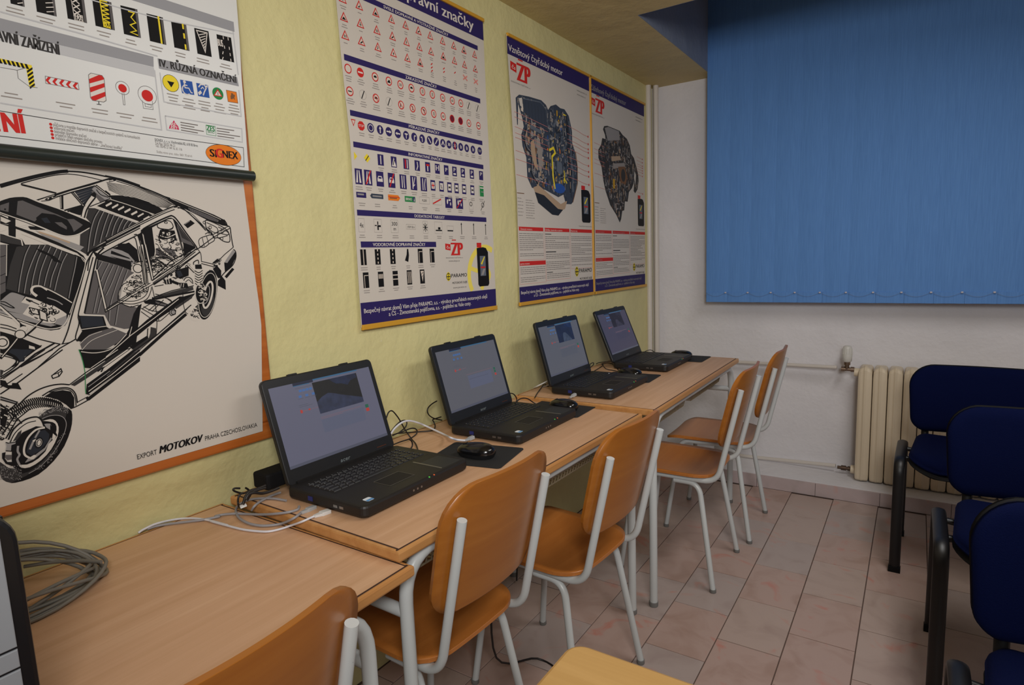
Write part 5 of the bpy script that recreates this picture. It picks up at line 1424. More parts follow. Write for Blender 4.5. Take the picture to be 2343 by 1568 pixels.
F(4, 'black', '690,455 730,430 800,405 870,385 880,405 820,435 780,460 720,465', 6); F(4, 'paper', '735,440 760,430 765,445 740,452', 7); F(4, 'paper', '800,420 825,410 830,425 805,430', 7)
Ln(4, 'black', '880,415 1120,340 1480,240', 2, 8, 0)
# side glass beyond the roof rail
F(4, 'black', '930,400 985,385 990,610 940,600', 5); Ln(4, 'paper', '945,400 950,590', 1, 7, 0)
Ln(4, 'black', '1110,345 1280,540', 2, 8, 0); Ln(4, 'black', '1135,340 1325,560', 2, 8, 0); Ln(4, 'black', '1280,545 1000,625', 2.6, 8, 0); Ln(4, 'black', '1300,560 1050,640', 3, 8, 0)
Ln(4, 'black', '640,480 760,470 925,400', 1.2, 8, 0)
F(4, 'black', '1080,640 1320,565 1380,560 1270,690 1240,700 1100,655', 4)
F(4, 'mgrey', '1160,335 1490,245 1570,330 1720,430 1560,500 1480,440 1330,540', 4)
for a in range(6): Ln(4, 'deep', '%d,%d %d,%d' % (1180+a*22, 350+a*36, 1450-a*10, 270+a*36), 3.4, 5, 0)
F(4, 'lgrey', '1430,290 1490,250 1580,335 1720,432 1640,460 1530,380', 5); Ln(4, 'black', '1500,300 1570,380 1690,420', 1.6); Ln(4, 'black', '1490,235 1600,320 1725,415', 5, 7); Ln(4, 'paper', '1500,245 1605,325 1700,395', 1.2, 8)
F(4, 'paper', '1480,440 1500,425 1560,500 1520,525', 6)
# seat belt
F(4, 'black', '1410,370 1470,335 1500,370 1490,440 1420,400', 7); F(4, 'paper', '1420,395 1475,425 1400,530 1345,620 1310,735 1265,720 1290,600 1350,480', 7); Ln(4, 'black', '1415,395 1345,490 1290,600 1262,720', 1.6, 9); Ln(4, 'black', '1480,430 1400,530 1345,625 1312,740', 2.4, 9)
# rear window surround, heating lines
Ln(5, 'black', '0,75 200,120 400,195 600,270 780,345 900,410 1000,500', 3); Ln(5, 'black', '150,122 400,205 600,290 780,365 900,430 970,480', 1.8)
Ln(5, 'black', '155,145 400,225 620,315 800,395 950,480', 1.4)
for k in range(9):
    Ln(5, 'black', '%d,%d %d,%d %d,%d %d,%d' % (20+k*4, 165+k*13, 330-k*2, 225+k*19, 620-k*3, 330+k*18, 930-k*8, 470+k*6), .8)
F(5, 'black', '70,345 200,345 400,375 600,440 750,510 820,565 700,615 500,540 300,465 90,405', 3); Ln(5, 'paper', '80,402 300,470 500,545 690,612', 1.4)
F(5, 'black', '0,420 75,405 300,480 600,585 690,640 480,725 200,615 0,540', 3); Ln(5, 'black', '70,340 0,285', 4, 6, 0); Ln(5, 'paper', '0,545 200,620 470,722', 2.2)
F(4, 'black', '1500,560 1720,455 2182,600 2182,780 2150,810', 3); Ln(4, 'paper', '1500,562 1800,675 2160,805', 2.4); Ln(4, 'black', '1400,565 1720,440', 1.5, 8, 0)
for x, y in ((1650, 560), (1745, 590), (1840, 620), (1940, 660), (2050, 695)): Ln(4, 'paper', '%d,%d %d,%d' % (x, y, x+85, y-45), 2.6, 9, 0)
for x, y in ((10, 490), (100, 515), (180, 545), (270, 575), (360, 610), (450, 640), (530, 680)): Ln(5, 'paper', '%d,%d %d,%d' % (x, y, x+80, y-45), 3, 9, 0)
# boot lid spoiler
F(5, 'black', '780,340 1000,410 1250,510 1500,610 1640,680 1690,770 1620,760 1400,680 1120,540 980,480', 3); F(5, 'mgrey', '1150,510 1300,565 1500,650 1570,690 1560,715 1440,680 1200,575 1150,530', 4)
Ln(5, 'paper', '900,385 1150,490 1400,590 1600,680', 1.2, 6)
for k in range(14): Ln(5, 'deep', '%d,%d %d,%d' % (1170+k*28, 520+k*12, 1168+k*28, 548+k*12), .8, 6, 0)
Ln(5, 'black', '1640,680 1670,720 1690,765 1725,790 1740,900 1760,1020 1770,1060', 2.4)
# C pillar, door tops
Ln(5, 'black', '1000,505 1180,590 1260,660 1400,820 1440,880', 1.2); Ln(5, 'black', '1000,520 1080,530 1250,680 1390,830', 2.4)
Ln(5, 'black', '1100,545 1300,720 1480,890', 2)
F(5, 'paper', '0,985 200,870 500,715 800,570 960,510 1000,510 1000,525 1100,560 1400,860 1270,1090 1240,1040 1100,800 960,640 900,630 850,640 500,830 400,890 0,1090', 4)
Ln(5, 'black', '0,975 250,835 600,660 900,520 990,500', 4.2); Ln(5, 'paper', '20,965 300,810 640,635 950,508', 1, 9)
Ln(5, 'black', '0,1005 200,900 500,745 800,600 960,540', 1.8)
F(5, 'black', '1085,745 1180,685 1240,730 1140,800', 5); Ln(5, 'lgrey', '1100,745 1170,700', 1.2, 6, 0)
# rear side window with engine seen through it
F(5, 'black', '500,850 520,815 880,655 930,660 1000,720 1100,870 1240,1040 1240,1075 1090,1180 690,1420 650,1500 590,1200 540,900', 2)
F(5, 'paper', '650,790 870,675 930,670 990,760 1080,1020 1090,1180 900,1290 700,1420 660,1400 690,1100', 3)
F(5, 'mgrey', '980,700 1100,880 1230,1030 1230,1050 1050,985', 4); F(5, 'dgrey', '1000,760 1180,990 1060,930', 5)
F(5, 'black', '540,860 640,800 690,1130 600,1180', 4)
Ln(5, 'black', '500,850 540,800 700,715 880,635 930,630 990,680 1110,850 1250,1040 1270,1090', 3); Ln(5, 'black', '530,850 560,825 720,745 880,665 930,668 980,710 1100,870 1230,1040 1240,1070', 1.8)
Ln(5, 'black', '500,850 520,960 570,1160 640,1500', 2); Ln(5, 'black', '535,870 560,1000 610,1200 660,1490', 2.2); Ln(5, 'black', '945,680 1000,850 1060,1080 1090,1190', 2.2); Ln(5, 'black', '965,700 1020,880 1080,1100', 1.6)
Ln(5, 'black', '1240,1070 900,1260 640,1500', 2.4, 8, 0); Ln(5, 'black', '1270,1090 900,1310 700,1480', 1.4, 8, 0)
# air filter, carburettor
F(5, 'paper', '720,740 830,700 900,700 940,780 900,815 800,810 720,780', 5, 3); Ln(5, 'black', '720,740 830,698 900,705 940,775 905,815 800,808 730,790 720,740', 1.8); Ln(5, 'black', '725,785 820,825 915,805 940,780', 2); P.ell('black', *zc(5, '840,722')[0], .004, .0025, 6); P.ell('paper', *zc(5, '840,722')[0], .002, .0012, 7)
F(5, 'black', '760,820 960,830 990,960 900,1000 760,990 730,930', 5); F(5, 'paper', '790,850 820,850 820,890 790,890', 6); F(5, 'paper', '850,860 900,850 900,900 850,900', 6); F(5, 'paper', '735,930 800,960 950,930 960,960 880,990 790,1000', 6); Ln(5, 'paper', '760,900 860,925 970,880', 2, 7)
F(5, 'mgrey', '700,1080 760,1060 950,1090 990,1180 900,1290 700,1160', 5)
for k in range(6): Ln(5, 'black', '%d,%d %d,%d' % (720+k*30, 1090+k*10, 800+k*30, 1170+k*10), 1.4, 6, 0)
Ln(5, 'paper', '740,1020 780,1090 880,1170 990,1240', 3.6, 7); Ln(5, 'black', '728,1025 770,1100 870,1185 985,1255', 1.2, 8); Ln(5, 'black', '752,1012 800,1085 890,1155 1000,1235', 1.2, 8)
# front side window and its mess
F(5, 'paper', '400,890 440,895 480,990 560,1300 580,1568 540,1568 480,1300 420,960 400,925', 7); Ln(5, 'black', '400,890 440,890 470,960 520,1150 560,1400 575,1568', 2.2, 9); Ln(5, 'black', '395,925 420,950 450,1080 500,1300 540,1568', 2, 9)
Ln(5, 'black', '500,820 510,900 560,1150 590,1300 640,1500', 2, 9); F(5, 'black', '450,900 500,850 560,1180 540,1200 490,980', 4)
# seats: rear bench
F(4, 'dgrey', '1380,585 1480,590 1700,670 1980,770 2150,830 1430,1230 1360,1320 1240,1250 1250,1000 1400,900 1430,840 1340,740', 2)
for s in ('1550,620 1470,760 1410,980 1370,1290', '1620,640 1550,790 1500,970 1460,1180', '1700,670 1640,830 1590,1000 1560,1130', '1780,690 1720,830 1680,960 1650,1040', '1860,720 1800,830 1760,950 1745,1020', '1930,745 1880,840 1840,940 1830,985', '2000,780 1950,850 1910,945', '2060,800 2020,850 2000,890'):
    Ln(4, 'lgrey', s, 1.3, 6); Ln(4, 'black', ' '.join('%d,%d' % (a-18, b-4) for a, b in parse(s)), 1.6, 5)
# open sunroof glass panel
F(4, 'black', '0,480 150,430 300,415 420,425 600,500 900,600 1200,720 1400,810 1420,860 1380,910 1200,1010 1080,1020 950,1005 700,900 400,780 0,650', 3, 2)
F(4, 'mgrey', '275,480 350,470 560,560 900,690 1050,760 1150,760 1290,850 1260,880 1150,960 1120,880 1060,790 900,720 650,665 560,780 540,800 255,690', 4)
F(4, 'mgrey', '0,545 140,500 130,650 0,620', 4); F(4, 'black', '70,590 95,600 85,625 60,615', 5)
F(4, 'black', '560,740 650,665 850,690 1050,770 1120,880 1130,980 1000,980 600,850', 5); F(4, 'mgrey', '850,810 960,810 1040,880 1040,925 930,870', 6); F(4, 'deep', '640,750 730,735 790,820 700,820', 6)
F(4, 'mgrey', '1040,760 1150,765 1230,830 1210,900 1150,960 1120,880 1070,800', 6)
Ln(4, 'paper', '0,660 400,800 700,915 950,1010 1080,1025 1220,995 1390,900', 1.8, 8); Ln(4, 'black', '0,672 400,812 700,930', 1.2, 8)
F(4, 'lgrey', '550,940 800,1010 1140,1130 1310,1195 1240,1260 950,1140 700,1050', 5); Ln(4, 'tan', '600,960 850,1040 1090,1130', 3, 6, 0)
F(4, 'black', '430,870 620,880 700,930 560,930 470,920', 4); F(4, 'black', '120,520 250,560 240,1240 140,1230', 3)
# window apertures on the far side
F(4, 'paper', '240,760 480,840 300,880 240,870', 5); F(4, 'black', '0,690 210,790 120,840 0,830', 4); F(4, 'paper', '10,720 130,770 170,790 90,825 10,790', 5); F(4, 'paper', '0,880 80,880 90,930 0,960', 5); Ln(4, 'paper', '300,900 500,850', 2, 6, 0)
F(4, 'black', '0,830 300,930 900,1170 1200,1290 1290,1370 1340,1400 1300,1330 1200,1260 900,1120 500,960 200,860', 7)
Ln(4, 'paper', '340,985 700,1130 1000,1250 1160,1310', 2.4, 9)
F(4, 'black', '0,990 340,1070 390,1160 350,1190 150,1160 0,1120', 6); F(4, 'dgrey', '0,1000 60,1020 330,1090 350,1170 150,1140 0,1100', 7); Ln(4, 'paper', '70,1000 140,1025 330,1080 350,1175', 2, 8, 0)
# --- windscreen opening
F(6, 'black', '0,0 640,0 950,120 1060,170 1095,230 1080,320 1000,600 900,900 850,1010 760,1085 650,1100 520,1075 300,1000 0,900', 2)
F(6, 'dgrey', '210,30 300,10 640,0 860,110 985,150 960,300 900,620 860,700 650,690 420,655 230,610 75,565 130,260', 3)
for s in ('385,5 320,150 265,400 235,610', '510,5 440,150 355,380 310,625', '580,5 500,160 430,400 390,640', '650,25 580,180 520,350 490,520', '730,45 660,200 600,380 565,530', '790,75 740,220 670,400 640,550', '860,115 800,230 740,420 700,590', '985,155 960,300 920,480 880,690'):
    Ln(6, 'lgrey', s, 1.2, 5); Ln(6, 'black', ' '.join('%d,%d' % (a-16, b) for a, b in parse(s)), 1.2, 5)
F(6, 'black', '460,45 560,80 700,150 800,240 690,215 640,150 500,90', 6)
F(6, 'mgrey', '0,0 75,0 70,600 0,640', 3); Ln(6, 'paper', '85,0 80,400', 1.2, 6, 0); Ln(6, 'black', '0,160 70,140', 1, 6, 0); Ln(6, 'black', '0,400 70,370', 1, 6, 0); Ln(6, 'black', '0,510 70,480', 1, 6, 0)
F(6, 'lgrey', '0,710 110,620 180,608 320,655 270,740 380,770 290,890 0,830', 4); Ln(6, 'black', '0,715 110,622 180,610 330,660 480,700', 1.6)
F(6, 'lgrey', '0,840 290,890 500,960 720,1030 650,1050 300,970 0,870', 4)
F(6, 'paper', '330,665 450,700 600,760 860,830 850,905 780,950 690,1010 560,1000 290,890 380,770 270,740', 4)
F(6, 'lgrey', '720,960 850,905 860,1000 830,1045 700,1015', 5)
F(6, 'black', '430,560 520,545 650,600 800,680 920,760 870,900 800,850 700,790 600,740 480,670 420,620', 6); Ln(6, 'paper', '470,660 410,610 405,565 440,535 520,535 600,585', 5, 8, w1=2.5); Ln(6, 'paper', '520,535 650,590 800,670 920,745', 2, 8); Ln(6, 'lgrey', '600,680 720,720 800,770', 2, 8)
F(6, 'black', '330,690 420,720 380,740 330,710', 7); Ln(6, 'black', '400,725 500,770', 1.6, 8, 0)
r6 = random.Random(3)
def clutter(z, s, n, ks=(8, 30), L=6, cols=('black',), fill=.35):
    p = parse(s)
    def inside(y, x):
        c = False
        for i in range(len(p)):
            (a, b), (d, e) = p[i-1], p[i]
            if (b > y) != (e > y) and x < (d-a)*(y-b)/(e-b)+a: c = not c
        return c
    k = 0; t = 0; xs = [q[0] for q in p]; ys = [q[1] for q in p]
    while k < n and t < n*20:
        t += 1; x = r6.uniform(min(xs), max(xs)); y = r6.uniform(min(ys), max(ys))
        if not inside(y, x): continue
        k += 1; s_ = r6.uniform(*ks); a0 = r6.uniform(0, 6.28); q = r6.random()
        if q < .4:
            pt = [(x+s_*math.cos(a0+j*.7), y+s_*.75*math.sin(a0+j*.7)) for j in range(7)]
            Ln(z, r6.choice(cols), ' '.join('%f,%f' % v for v in pt), r6.uniform(1.0, 1.8), L, 0)
        elif q < .65:
            Ln(z, r6.choice(cols), '%f,%f %f,%f' % (x-s_, y-s_*.5, x+s_, y+s_*.4), r6.uniform(.8, 2), L, 0)
        elif q < .65+fill*.5:
            F(z, 'black', '%f,%f %f,%f %f,%f %f,%f' % (x, y, x+s_*.6, y+s_*.1, x+s_*.5, y+s_*.6, x-s_*.1, y+s_*.4), L)
        else:
            pt = [(x+s_*.5*math.cos(j*.9), y+s_*.5*math.sin(j*.9)) for j in range(8)]
            P.poly('paper', zc(z, ' '.join('%f,%f' % v for v in pt[:7])), L); Ln(z, 'black', ' '.join('%f,%f' % v for v in pt), 1.1, L+1, 0)
clutter(6, '500,760 640,760 720,850 700,960 600,980 500,900', 38, (10, 40)); clutter(6, '380,800 480,830 500,950 400,940', 12, (10, 30))
F(6, 'paper', '370,805 480,830 500,900 410,880', 6); Ln(6, 'black', '370,805 480,830 500,900 410,880 370,805', 1.8, 7, 0)
F(6, 'paper', '500,830 590,880 605,980 510,950', 7); Ln(6, 'black', '500,830 590,880 605,980 510,950 500,830', 1.8, 8, 0)
Ln(6, 'paper', '640,0 950,120', 2.2, 9, 0); Ln(6, 'paper', '950,120 1060,170 1088,230 1075,320 1000,570 890,880', 1.4, 9); Ln(6, 'paper', '1040,170 1075,220', 1, 9, 0)
Ln(6, 'paper', '880,900 850,980 780,1055 650,1080 520,1060 300,985 0,885', 1.8, 9); 
Ln(6, 'paper', '0,790 80,870 180,950 280,1050', 3.6, 9, 0); Ln(6, 'black', '0,775 90,855 190,940 290,1040', 1.4, 10, 0); F(6, 'black', '250,1010 330,1040 320,1100 260,1100', 9); P.ell('paper', *zc(6, '300,1080')[0], .006, .005, 10)
Ln(6, 'black', '0,730 60,735 120,770 180,810 120,800 40,765 0,750', 1.6, 9)
# steering shaft down to the left
Ln(6, 'black', '540,960 400,1100 200,1260 60,1400 0,1460', 4.4, 8); Ln(6, 'paper', '520,970 400,1085 320,1150', 1.2, 10); Ln(6, 'paper', '260,1150 150,1290 20,1440', 1.6, 10)
P.ell('paper', *zc(6, '255,1150')[0], .009, .007, 9); P.ring('black', *zc(6, '255,1150')[0], .008, .0014, 10)
Ln(6, 'black', '0,1020 100,1040 210,1080', 1.6); Ln(6, 'black', '0,1060 100,1080 200,1110', 1.6)
# scuttle and bonnet
F(6, 'black', '0,1100 150,1150 520,1290 530,1320 310,1440 260,1510 200,1480 130,1420 0,1370', 4); F(6, 'deep', '90,1330 250,1340 400,1380 300,1450 250,1500 200,1440 100,1390', 5)
F(6, 'paper', '370,1290 440,1310 450,1345 370,1330', 6); F(6, 'paper', '310,1440 530,1310 520,1345 320,1465', 6); P.ell('paper', *zc(6, '30,1255')[0], .010, .012, 6); P.ring('black', *zc(6, '30,1255')[0], .007, .0016, 7)
Ln(6, 'paper', '0,1105 200,1165 520,1290', 1.6, 8); Ln(6, 'black', '530,1290 300,1460', 2, 8, 0)
Ln(6, 'black', '0,1350 100,1385 190,1430 235,1480 230,1520 150,1568', 2); Ln(6, 'black', '0,1380 90,1410 180,1450 210,1500 190,1540', 1.6)
Ln(6, 'black', '330,1150 500,1210 700,1260 770,1275', 2); Ln(6, 'black', '770,1275 500,1440 260,1568', 2.2, 8, 0); Ln(6, 'black', '700,1260 450,1400 240,1568', 3, 8, 0); Ln(6, 'black', '960,1210 900,1250 780,1275', 1.6); Ln(6, 'black', '960,1215 760,1330 490,1568', 2, 8, 0)
# A pillar and door frame of the near side
Ln(6, 'black', '1140,170 1100,260 1020,560 950,800 900,980 860,1120 800,1270', 2.2); Ln(6, 'black', '1150,160 1200,80 1330,0', 1.8, 8, 0)
F(6, 'paper', '1180,110 1260,40 1460,-60 1480,-20 1290,80 1240,150 1190,400 1080,880 1000,900 1040,600 1110,300 1130,180', 5); Ln(6, 'black', '1130,200 1150,150 1220,60 1360,0', 1.8); Ln(6, 'black', '1330,40 1260,110 1230,180 1170,450 1080,880', 3)
Ln(6, 'black', '1190,160 1140,350 1060,650 1000,900 1010,1010 965,1180 990,1240', 2)
F(4, 'paper', '1420,1245 1560,1150 2182,850 2182,900 1620,1200 1540,1280 1500,1568 1370,1568 1380,1330', 5); Ln(4, 'black', '1360,1330 1400,1270 1560,1180 2182,860', 4); Ln(4, 'black', '1365,1568 1385,1420 1430,1310 1520,1240 2182,900', 2); Ln(4, 'black', '1500,1568 1530,1380 1600,1290 1900,1130 2182,990', 2.2)
# driver's near window: headrests, seat
F(6, 'mgrey', '1250,200 1500,260 1680,330 1680,700 1620,1070 1400,1020 1340,900 1080,890 1180,420', 3)
F(2, 'mgrey', '830,850 1000,890 1150,950 1130,1000 1050,1070 1010,1170 1110,1230 1180,1250 1160,1420 1060,1430 940,1400 900,1300 730,1300 780,1000', 4)
F(2, 'black', '930,770 960,740 1100,690 1180,760 1190,860 1140,900 1050,870 830,800', 4); F(2, 'lgrey', '960,740 1080,770 1150,850 1130,890 950,830 830,800', 5)
F(2, 'black', '1010,700 1100,700 1140,780 1100,790 1000,740', 6); F(2, 'black', '950,760 1100,820 1140,860 1080,860 940,810', 6)
for s in ('1310,220 1250,330', '1400,240 1290,480 1200,880', '1460,255 1350,500 1250,880', '1520,270 1440,480 1360,650', '1580,290 1500,500 1420,760 1400,980', '1640,320 1560,560 1480,1030'):
    Ln(6, 'lgrey', s, 1.2, 6); Ln(6, 'black', ' '.join('%d,%d' % (a-14, b) for a, b in parse(s)), 1.0, 6)
Ln(6, 'paper', '1235,320 1360,850', 3.4, 9, 0); Ln(6, 'black', '1222,330 1345,860', 1.4, 10, 0); Ln(6, 'black', '1250,320 1372,845', 1.4, 10, 0)
F(6, 'black', '1180,80 1300,130 1680,230 1680,330 1500,260 1250,195', 5); F(6, 'lgrey', '1320,90 1680,190 1680,215 1300,120', 6)
# door mirror, front seat cushion
F(2, 'black', '670,1310 885,1315 920,1420 700,1450 680,1400', 9); F(2, 'deep', '680,1320 870,1325 890,1400 700,1420', 10); Ln(2, 'paper', '675,1312 885,1318 915,1415', 1.8, 11, 0); Ln(2, 'paper', '690,1435 910,1405', 1.4, 11, 0)
F(2, 'black', '700,1450 920,1420 1080,1470 1200,1250 1160,1568 820,1568 650,1530', 4)
F(3, 'mgrey', '680,130 760,60 850,30 960,0 1080,50 1000,130 900,190 800,205 700,190', 6); F(3, 'black', '690,200 820,215 960,170 1080,60 1150,0 1170,40 1140,120 1050,180 800,345 720,340', 5); Ln(3, 'paper', '690,205 820,215 960,175 1080,55', 1.6, 8)
for s in ('680,140 760,70 870,30', '700,190 780,110 920,50 1000,20'): Ln(3, 'paper', s, 1.0, 8)
F(2, 'black', '1180,1230 1210,1215 1160,1440 1120,1568 1060,1568 1140,1300', 6); Ln(2, 'paper', '1125,1410 1100,1500', 1.4, 8, 0)
# engine and gearbox seen through the body
F(7, 'paper', '160,560 200,480 300,370 360,330 390,250 430,200 600,130 760,150 860,220 860,420 700,400 520,520 500,620 300,740 180,700', 4)
clutter(7, '200,560 260,440 400,330 450,440 520,500 480,600 300,650', 70, (10, 38), 6)
clutter(7, '520,200 600,140 700,140 820,230 700,330 600,360 560,300', 55, (10, 34), 6)
clutter(7, '830,230 1000,200 1010,380 900,420 700,480 680,400', 38, (10, 30), 6)
clutter(5, '690,900 760,880 960,860 1080,1160 900,1280 700,1150', 60, (12, 34), 8); clutter(5, '440,1260 560,1200 700,1180 860,1260 720,1400 600,1450', 60, (12, 34), 6)
F(7, 'black', '840,310 1000,260 1000,370 900,410 840,380', 6); F(7, 'deep', '850,320 900,310 930,370 880,395', 7)
P.ell('paper', *zc(7, '390,285')[0], .011, .014, 8); P.ring('black', *zc(7, '390,285')[0], .009, .0018, 9); Ln(7, 'black', '340,230 440,200 480,260', 2)
F(7, 'paper', '640,180 760,170 820,230 740,240', 7); Ln(7, 'black', '600,170 640,150 760,165 830,225 740,245 680,215 600,170', 1.8)
for s, w in (('0,790 300,600 540,460', 1.6), ('0,775 280,590 480,465', 1.6), ('0,810 320,620 560,480 900,250 1100,110', 1.6), ('560,430 900,205 1090,50', 2.6), ('570,460 900,225 1080,85', 1.6), ('580,480 900,270 1130,90', 2.4)): Ln(7, 'black', s, w, 9, 0)
Ln(7, 'paper', '15,790 300,610 540,465', 1.8, 8, 0); Ln(7, 'paper', '575,440 900,215 1085,65', 2.2, 8, 0)
Ln(7, 'paper', '160,680 350,690 480,640 530,560 540,500', 5, 7); Ln(7, 'black', '160,668 350,675 465,625 510,560 520,500', 1.5, 8); Ln(7, 'black', '150,690 300,710 400,695 500,650 545,560 552,510', 1.5, 8); Ln(7, 'black', '190,700 300,745 400,720', 1.6)
Ln(7, 'black', '150,660 165,560 210,480 270,450', 1.6); Ln(7, 'black', '410,20 440,250 470,480', 1.8, 9, 0)
Ln(7, 'paper', '440,0 470,250 500,480', 4, 8, 0); Ln(7, 'black', '425,0 455,250 485,490', 1.6, 9, 0); Ln(7, 'black', '455,0 490,250 515,470', 1.6, 9, 0)
Ln(7, 'paper', '480,0 530,220 570,420', 3, 8, 0); Ln(7, 'black', '470,0 515,220 555,430', 1.5, 9, 0); Ln(7, 'black', '492,0 540,220 580,410', 1.5, 9, 0)
# floor arms, axle, chassis lines
F(7, 'dgrey', '590,630 800,560 1050,500 1060,540 900,590 700,625 600,645', 6); Ln(7, 'black', '590,625 800,550 1060,490', 1.8, 8, 0); Ln(7, 'black', '600,650 830,605 1070,560', 4, 8, 0); Ln(7, 'black', '560,640 600,650', 5, 8, 0)
F(7, 'black', '460,680 540,650 650,670 760,715 730,745 600,720 480,705', 6); F(7, 'mgrey', '600,680 740,715 720,735 610,705', 7)
F(7, 'black', '700,430 790,400 800,470 720,475', 7); Ln(7, 'paper', '730,420 740,470', 1.5, 8, 0); Ln(7, 'paper', '760,410 770,465', 1.5, 8, 0); Ln(7, 'black', '800,440 880,470', 6, 7, 0); F(7, 'black', '880,455 980,460 1000,520 900,515', 7); Ln(7, 'paper', '910,465 905,505', 1.4, 8, 0); Ln(7, 'paper', '940,465 935,510', 1.4, 8, 0)
Ln(7, 'black', '590,500 700,480', 1.6); Ln(7, 'black', '940,430 960,400 1000,390 1040,420 1050,470', 1.8); Ln(7, 'black', '960,450 1000,420 1040,460', 1.4)
for s in ('430,760 620,870 640,910', '430,800 560,890 640,915 700,880 830,760', '460,740 560,790 700,790 790,690 760,650 640,620', '520,790 620,700', '560,800 700,660', '440,770 500,730 600,670', '600,590 700,620 790,680', '560,500 590,640 620,900 610,1080', '930,560 935,700 960,800 990,830'): Ln(7, 'black', s, 1.5, 8)
F(7, 'lgrey', '770,790 820,765 845,790 840,830 790,850 765,820', 8); Ln(7, 'black', '770,790 820,765 845,790 840,830 790,850 765,820 770,790', 1.6, 9, 0); P.ring('black', *zc(7, '815,808')[0], .005, .0014, 10)
# sills
F(7, 'black', '940,620 890,620 740,720 500,900 0,1340 0,1420 180,1280 240,1270 350,1170 350,1120 620,900 830,760 1050,620 1080,580', 6); F(7, 'dgrey', '830,750 1050,600 1040,640 850,770', 7)
Ln(7, 'paper', '10,1345 300,1090 600,870 880,650', 1.6, 8, 0)
F(7, 'dgrey', '545,985 610,1000 610,1090 520,1130 540,1060', 7); Ln(7, 'paper', '520,1010 515,1100', 1.5, 9, 0); F(7, 'black', '505,1005 520,1000 515,1120 330,1250 290,1220 500,1090', 6)
F(7, 'dgrey', '0,1500 300,1265 530,1110 610,1100 340,1300 100,1500 0,1568', 5); Ln(7, 'black', '0,1430 200,1270 330,1230', 1.6, 8, 0); Ln(7, 'black', '0,1470 300,1240', 1.4, 8, 0); Ln(7, 'black', '0,1510 320,1265', 1.8, 8, 0)
Ln(7, 'black', '110,1568 400,1330 700,1060 970,830', 6.5, 8, 0); Ln(7, 'black', '60,1568 380,1290 650,1050 960,800', 1.4, 8, 0); Ln(7, 'black', '0,1568 340,1280 620,1080 1030,720', 2.2, 8, 0); Ln(7, 'mgrey', '20,1568 350,1290 620,1080 980,770', 2.6, 7, 0)
# rear corner, lamps
Ln(5, 'black', '1480,890 1640,800 1710,765', 1.6, 8, 0); Ln(5, 'black', '1270,1090 1500,920 1720,800', 1.8, 8, 0)
Ln(5, 'black', '1380,700 1420,690 1600,770 1700,850 1720,980 1640,980 1560,930 1500,930 1470,860 1400,800 1380,700', 2); Ln(5, 'black', '1400,720 1540,790 1550,860 1480,845 1410,780', 1.6); Ln(5, 'black', '1560,780 1690,850 1690,890 1560,860', 1.6); Ln(5, 'black', '1560,860 1560,930 1690,900', 1.6)
for q in ('1450,785', '1615,845', '1610,940', '1370,720'): P.ring('black', *zc(5, q)[0], .0032, .0012, 9)
Ln(5, 'black', '1290,980 1310,940 1380,910 1480,890 1510,960 1440,1010 1370,1060 1310,1050 1290,980', 1.6); Ln(5, 'black', '1340,930 1370,1050', 1.4, 8, 0); Ln(5, 'black', '1400,910 1430,1010', 1.4, 8, 0); Ln(5, 'black', '1380,880 1420,860 1470,870 1460,900', 1.6)
Ln(5, 'black', '1770,1060 1650,1160 1570,1240', 1.6, 8, 0); Ln(5, 'black', '1770,1090 1800,1120 1805,1200 1760,1310 1650,1410 1600,1470', 2.2)
F(5, 'lgrey', '1760,1100 1800,1120 1690,1270 1650,1265', 6); F(5, 'black', '1800,1120 1805,1200 1750,1320 1655,1400 1645,1270 1690,1275', 5); F(5, 'black', '1650,1465 1755,1345 1785,1365 1680,1490', 5)
Ln(5, 'black', '1090,1180 1280,1080 1350,1040', 1.6); Ln(5, 'black', '1280,1090 1320,1150 1330,1260', 1.6); Ln(5, 'black', '1100,1060 1160,1080 1180,1130', 2); Ln(5, 'black', '1070,1100 1140,1140', 3, 8, 0)
# rear wheel
def ellz(c, z, cx, cy, rx, ry, rot, L, n=32):
    kx, ky, ox, oy = ZT_[z]; a = R(rot); pts = []
    for k in range(n):
        t = 2*math.pi*k/n; x = rx*math.cos(t); y = ry*math.sin(t); pts.append(wpt(ox+(cx+x*math.cos(a)-y*math.sin(a))/kx, oy+(cy+x*math.sin(a)+y*math.cos(a))/ky, CXP))
    P.poly(c, pts, L); return pts
def ellr(c, z, cx, cy, rx, ry, rot, L, w):
    kx, ky, ox, oy = ZT_[z]; a = R(rot); pts = []
    for k in range(32):
        t = 2*math.pi*k/32; x = rx*math.cos(t); y = ry*math.sin(t); pts.append(wpt(ox+(cx+x*math.cos(a)-y*math.sin(a))/kx, oy+(cy+x*math.sin(a)+y*math.cos(a))/ky, CXP))
    P.line(c, pts, w*.001, L, True)
F(7, 'black', '1290,290 1340,250 1390,310 1390,400 1350,400', 5); F(7, 'black', '1350,430 1400,380 1440,430 1445,540 1350,490', 5)
ellz('paper', 7, 1130, 650, 120, 270, 14, 5); clutter(7, '1000,800 1110,720 1130,880 1050,870', 40, (6, 14), 6, fill=.9); clutter(7, '1190,330 1280,290 1250,420 1200,460', 30, (6, 14), 6, fill=.9)
ellz('black', 7, 1225, 600, 108, 300, 9, 7); ellz('dgrey', 7, 1225, 700, 78, 160, 9, 8); ellr('paper', 7, 1225, 605, 100, 268, 9, 9, 1.4)
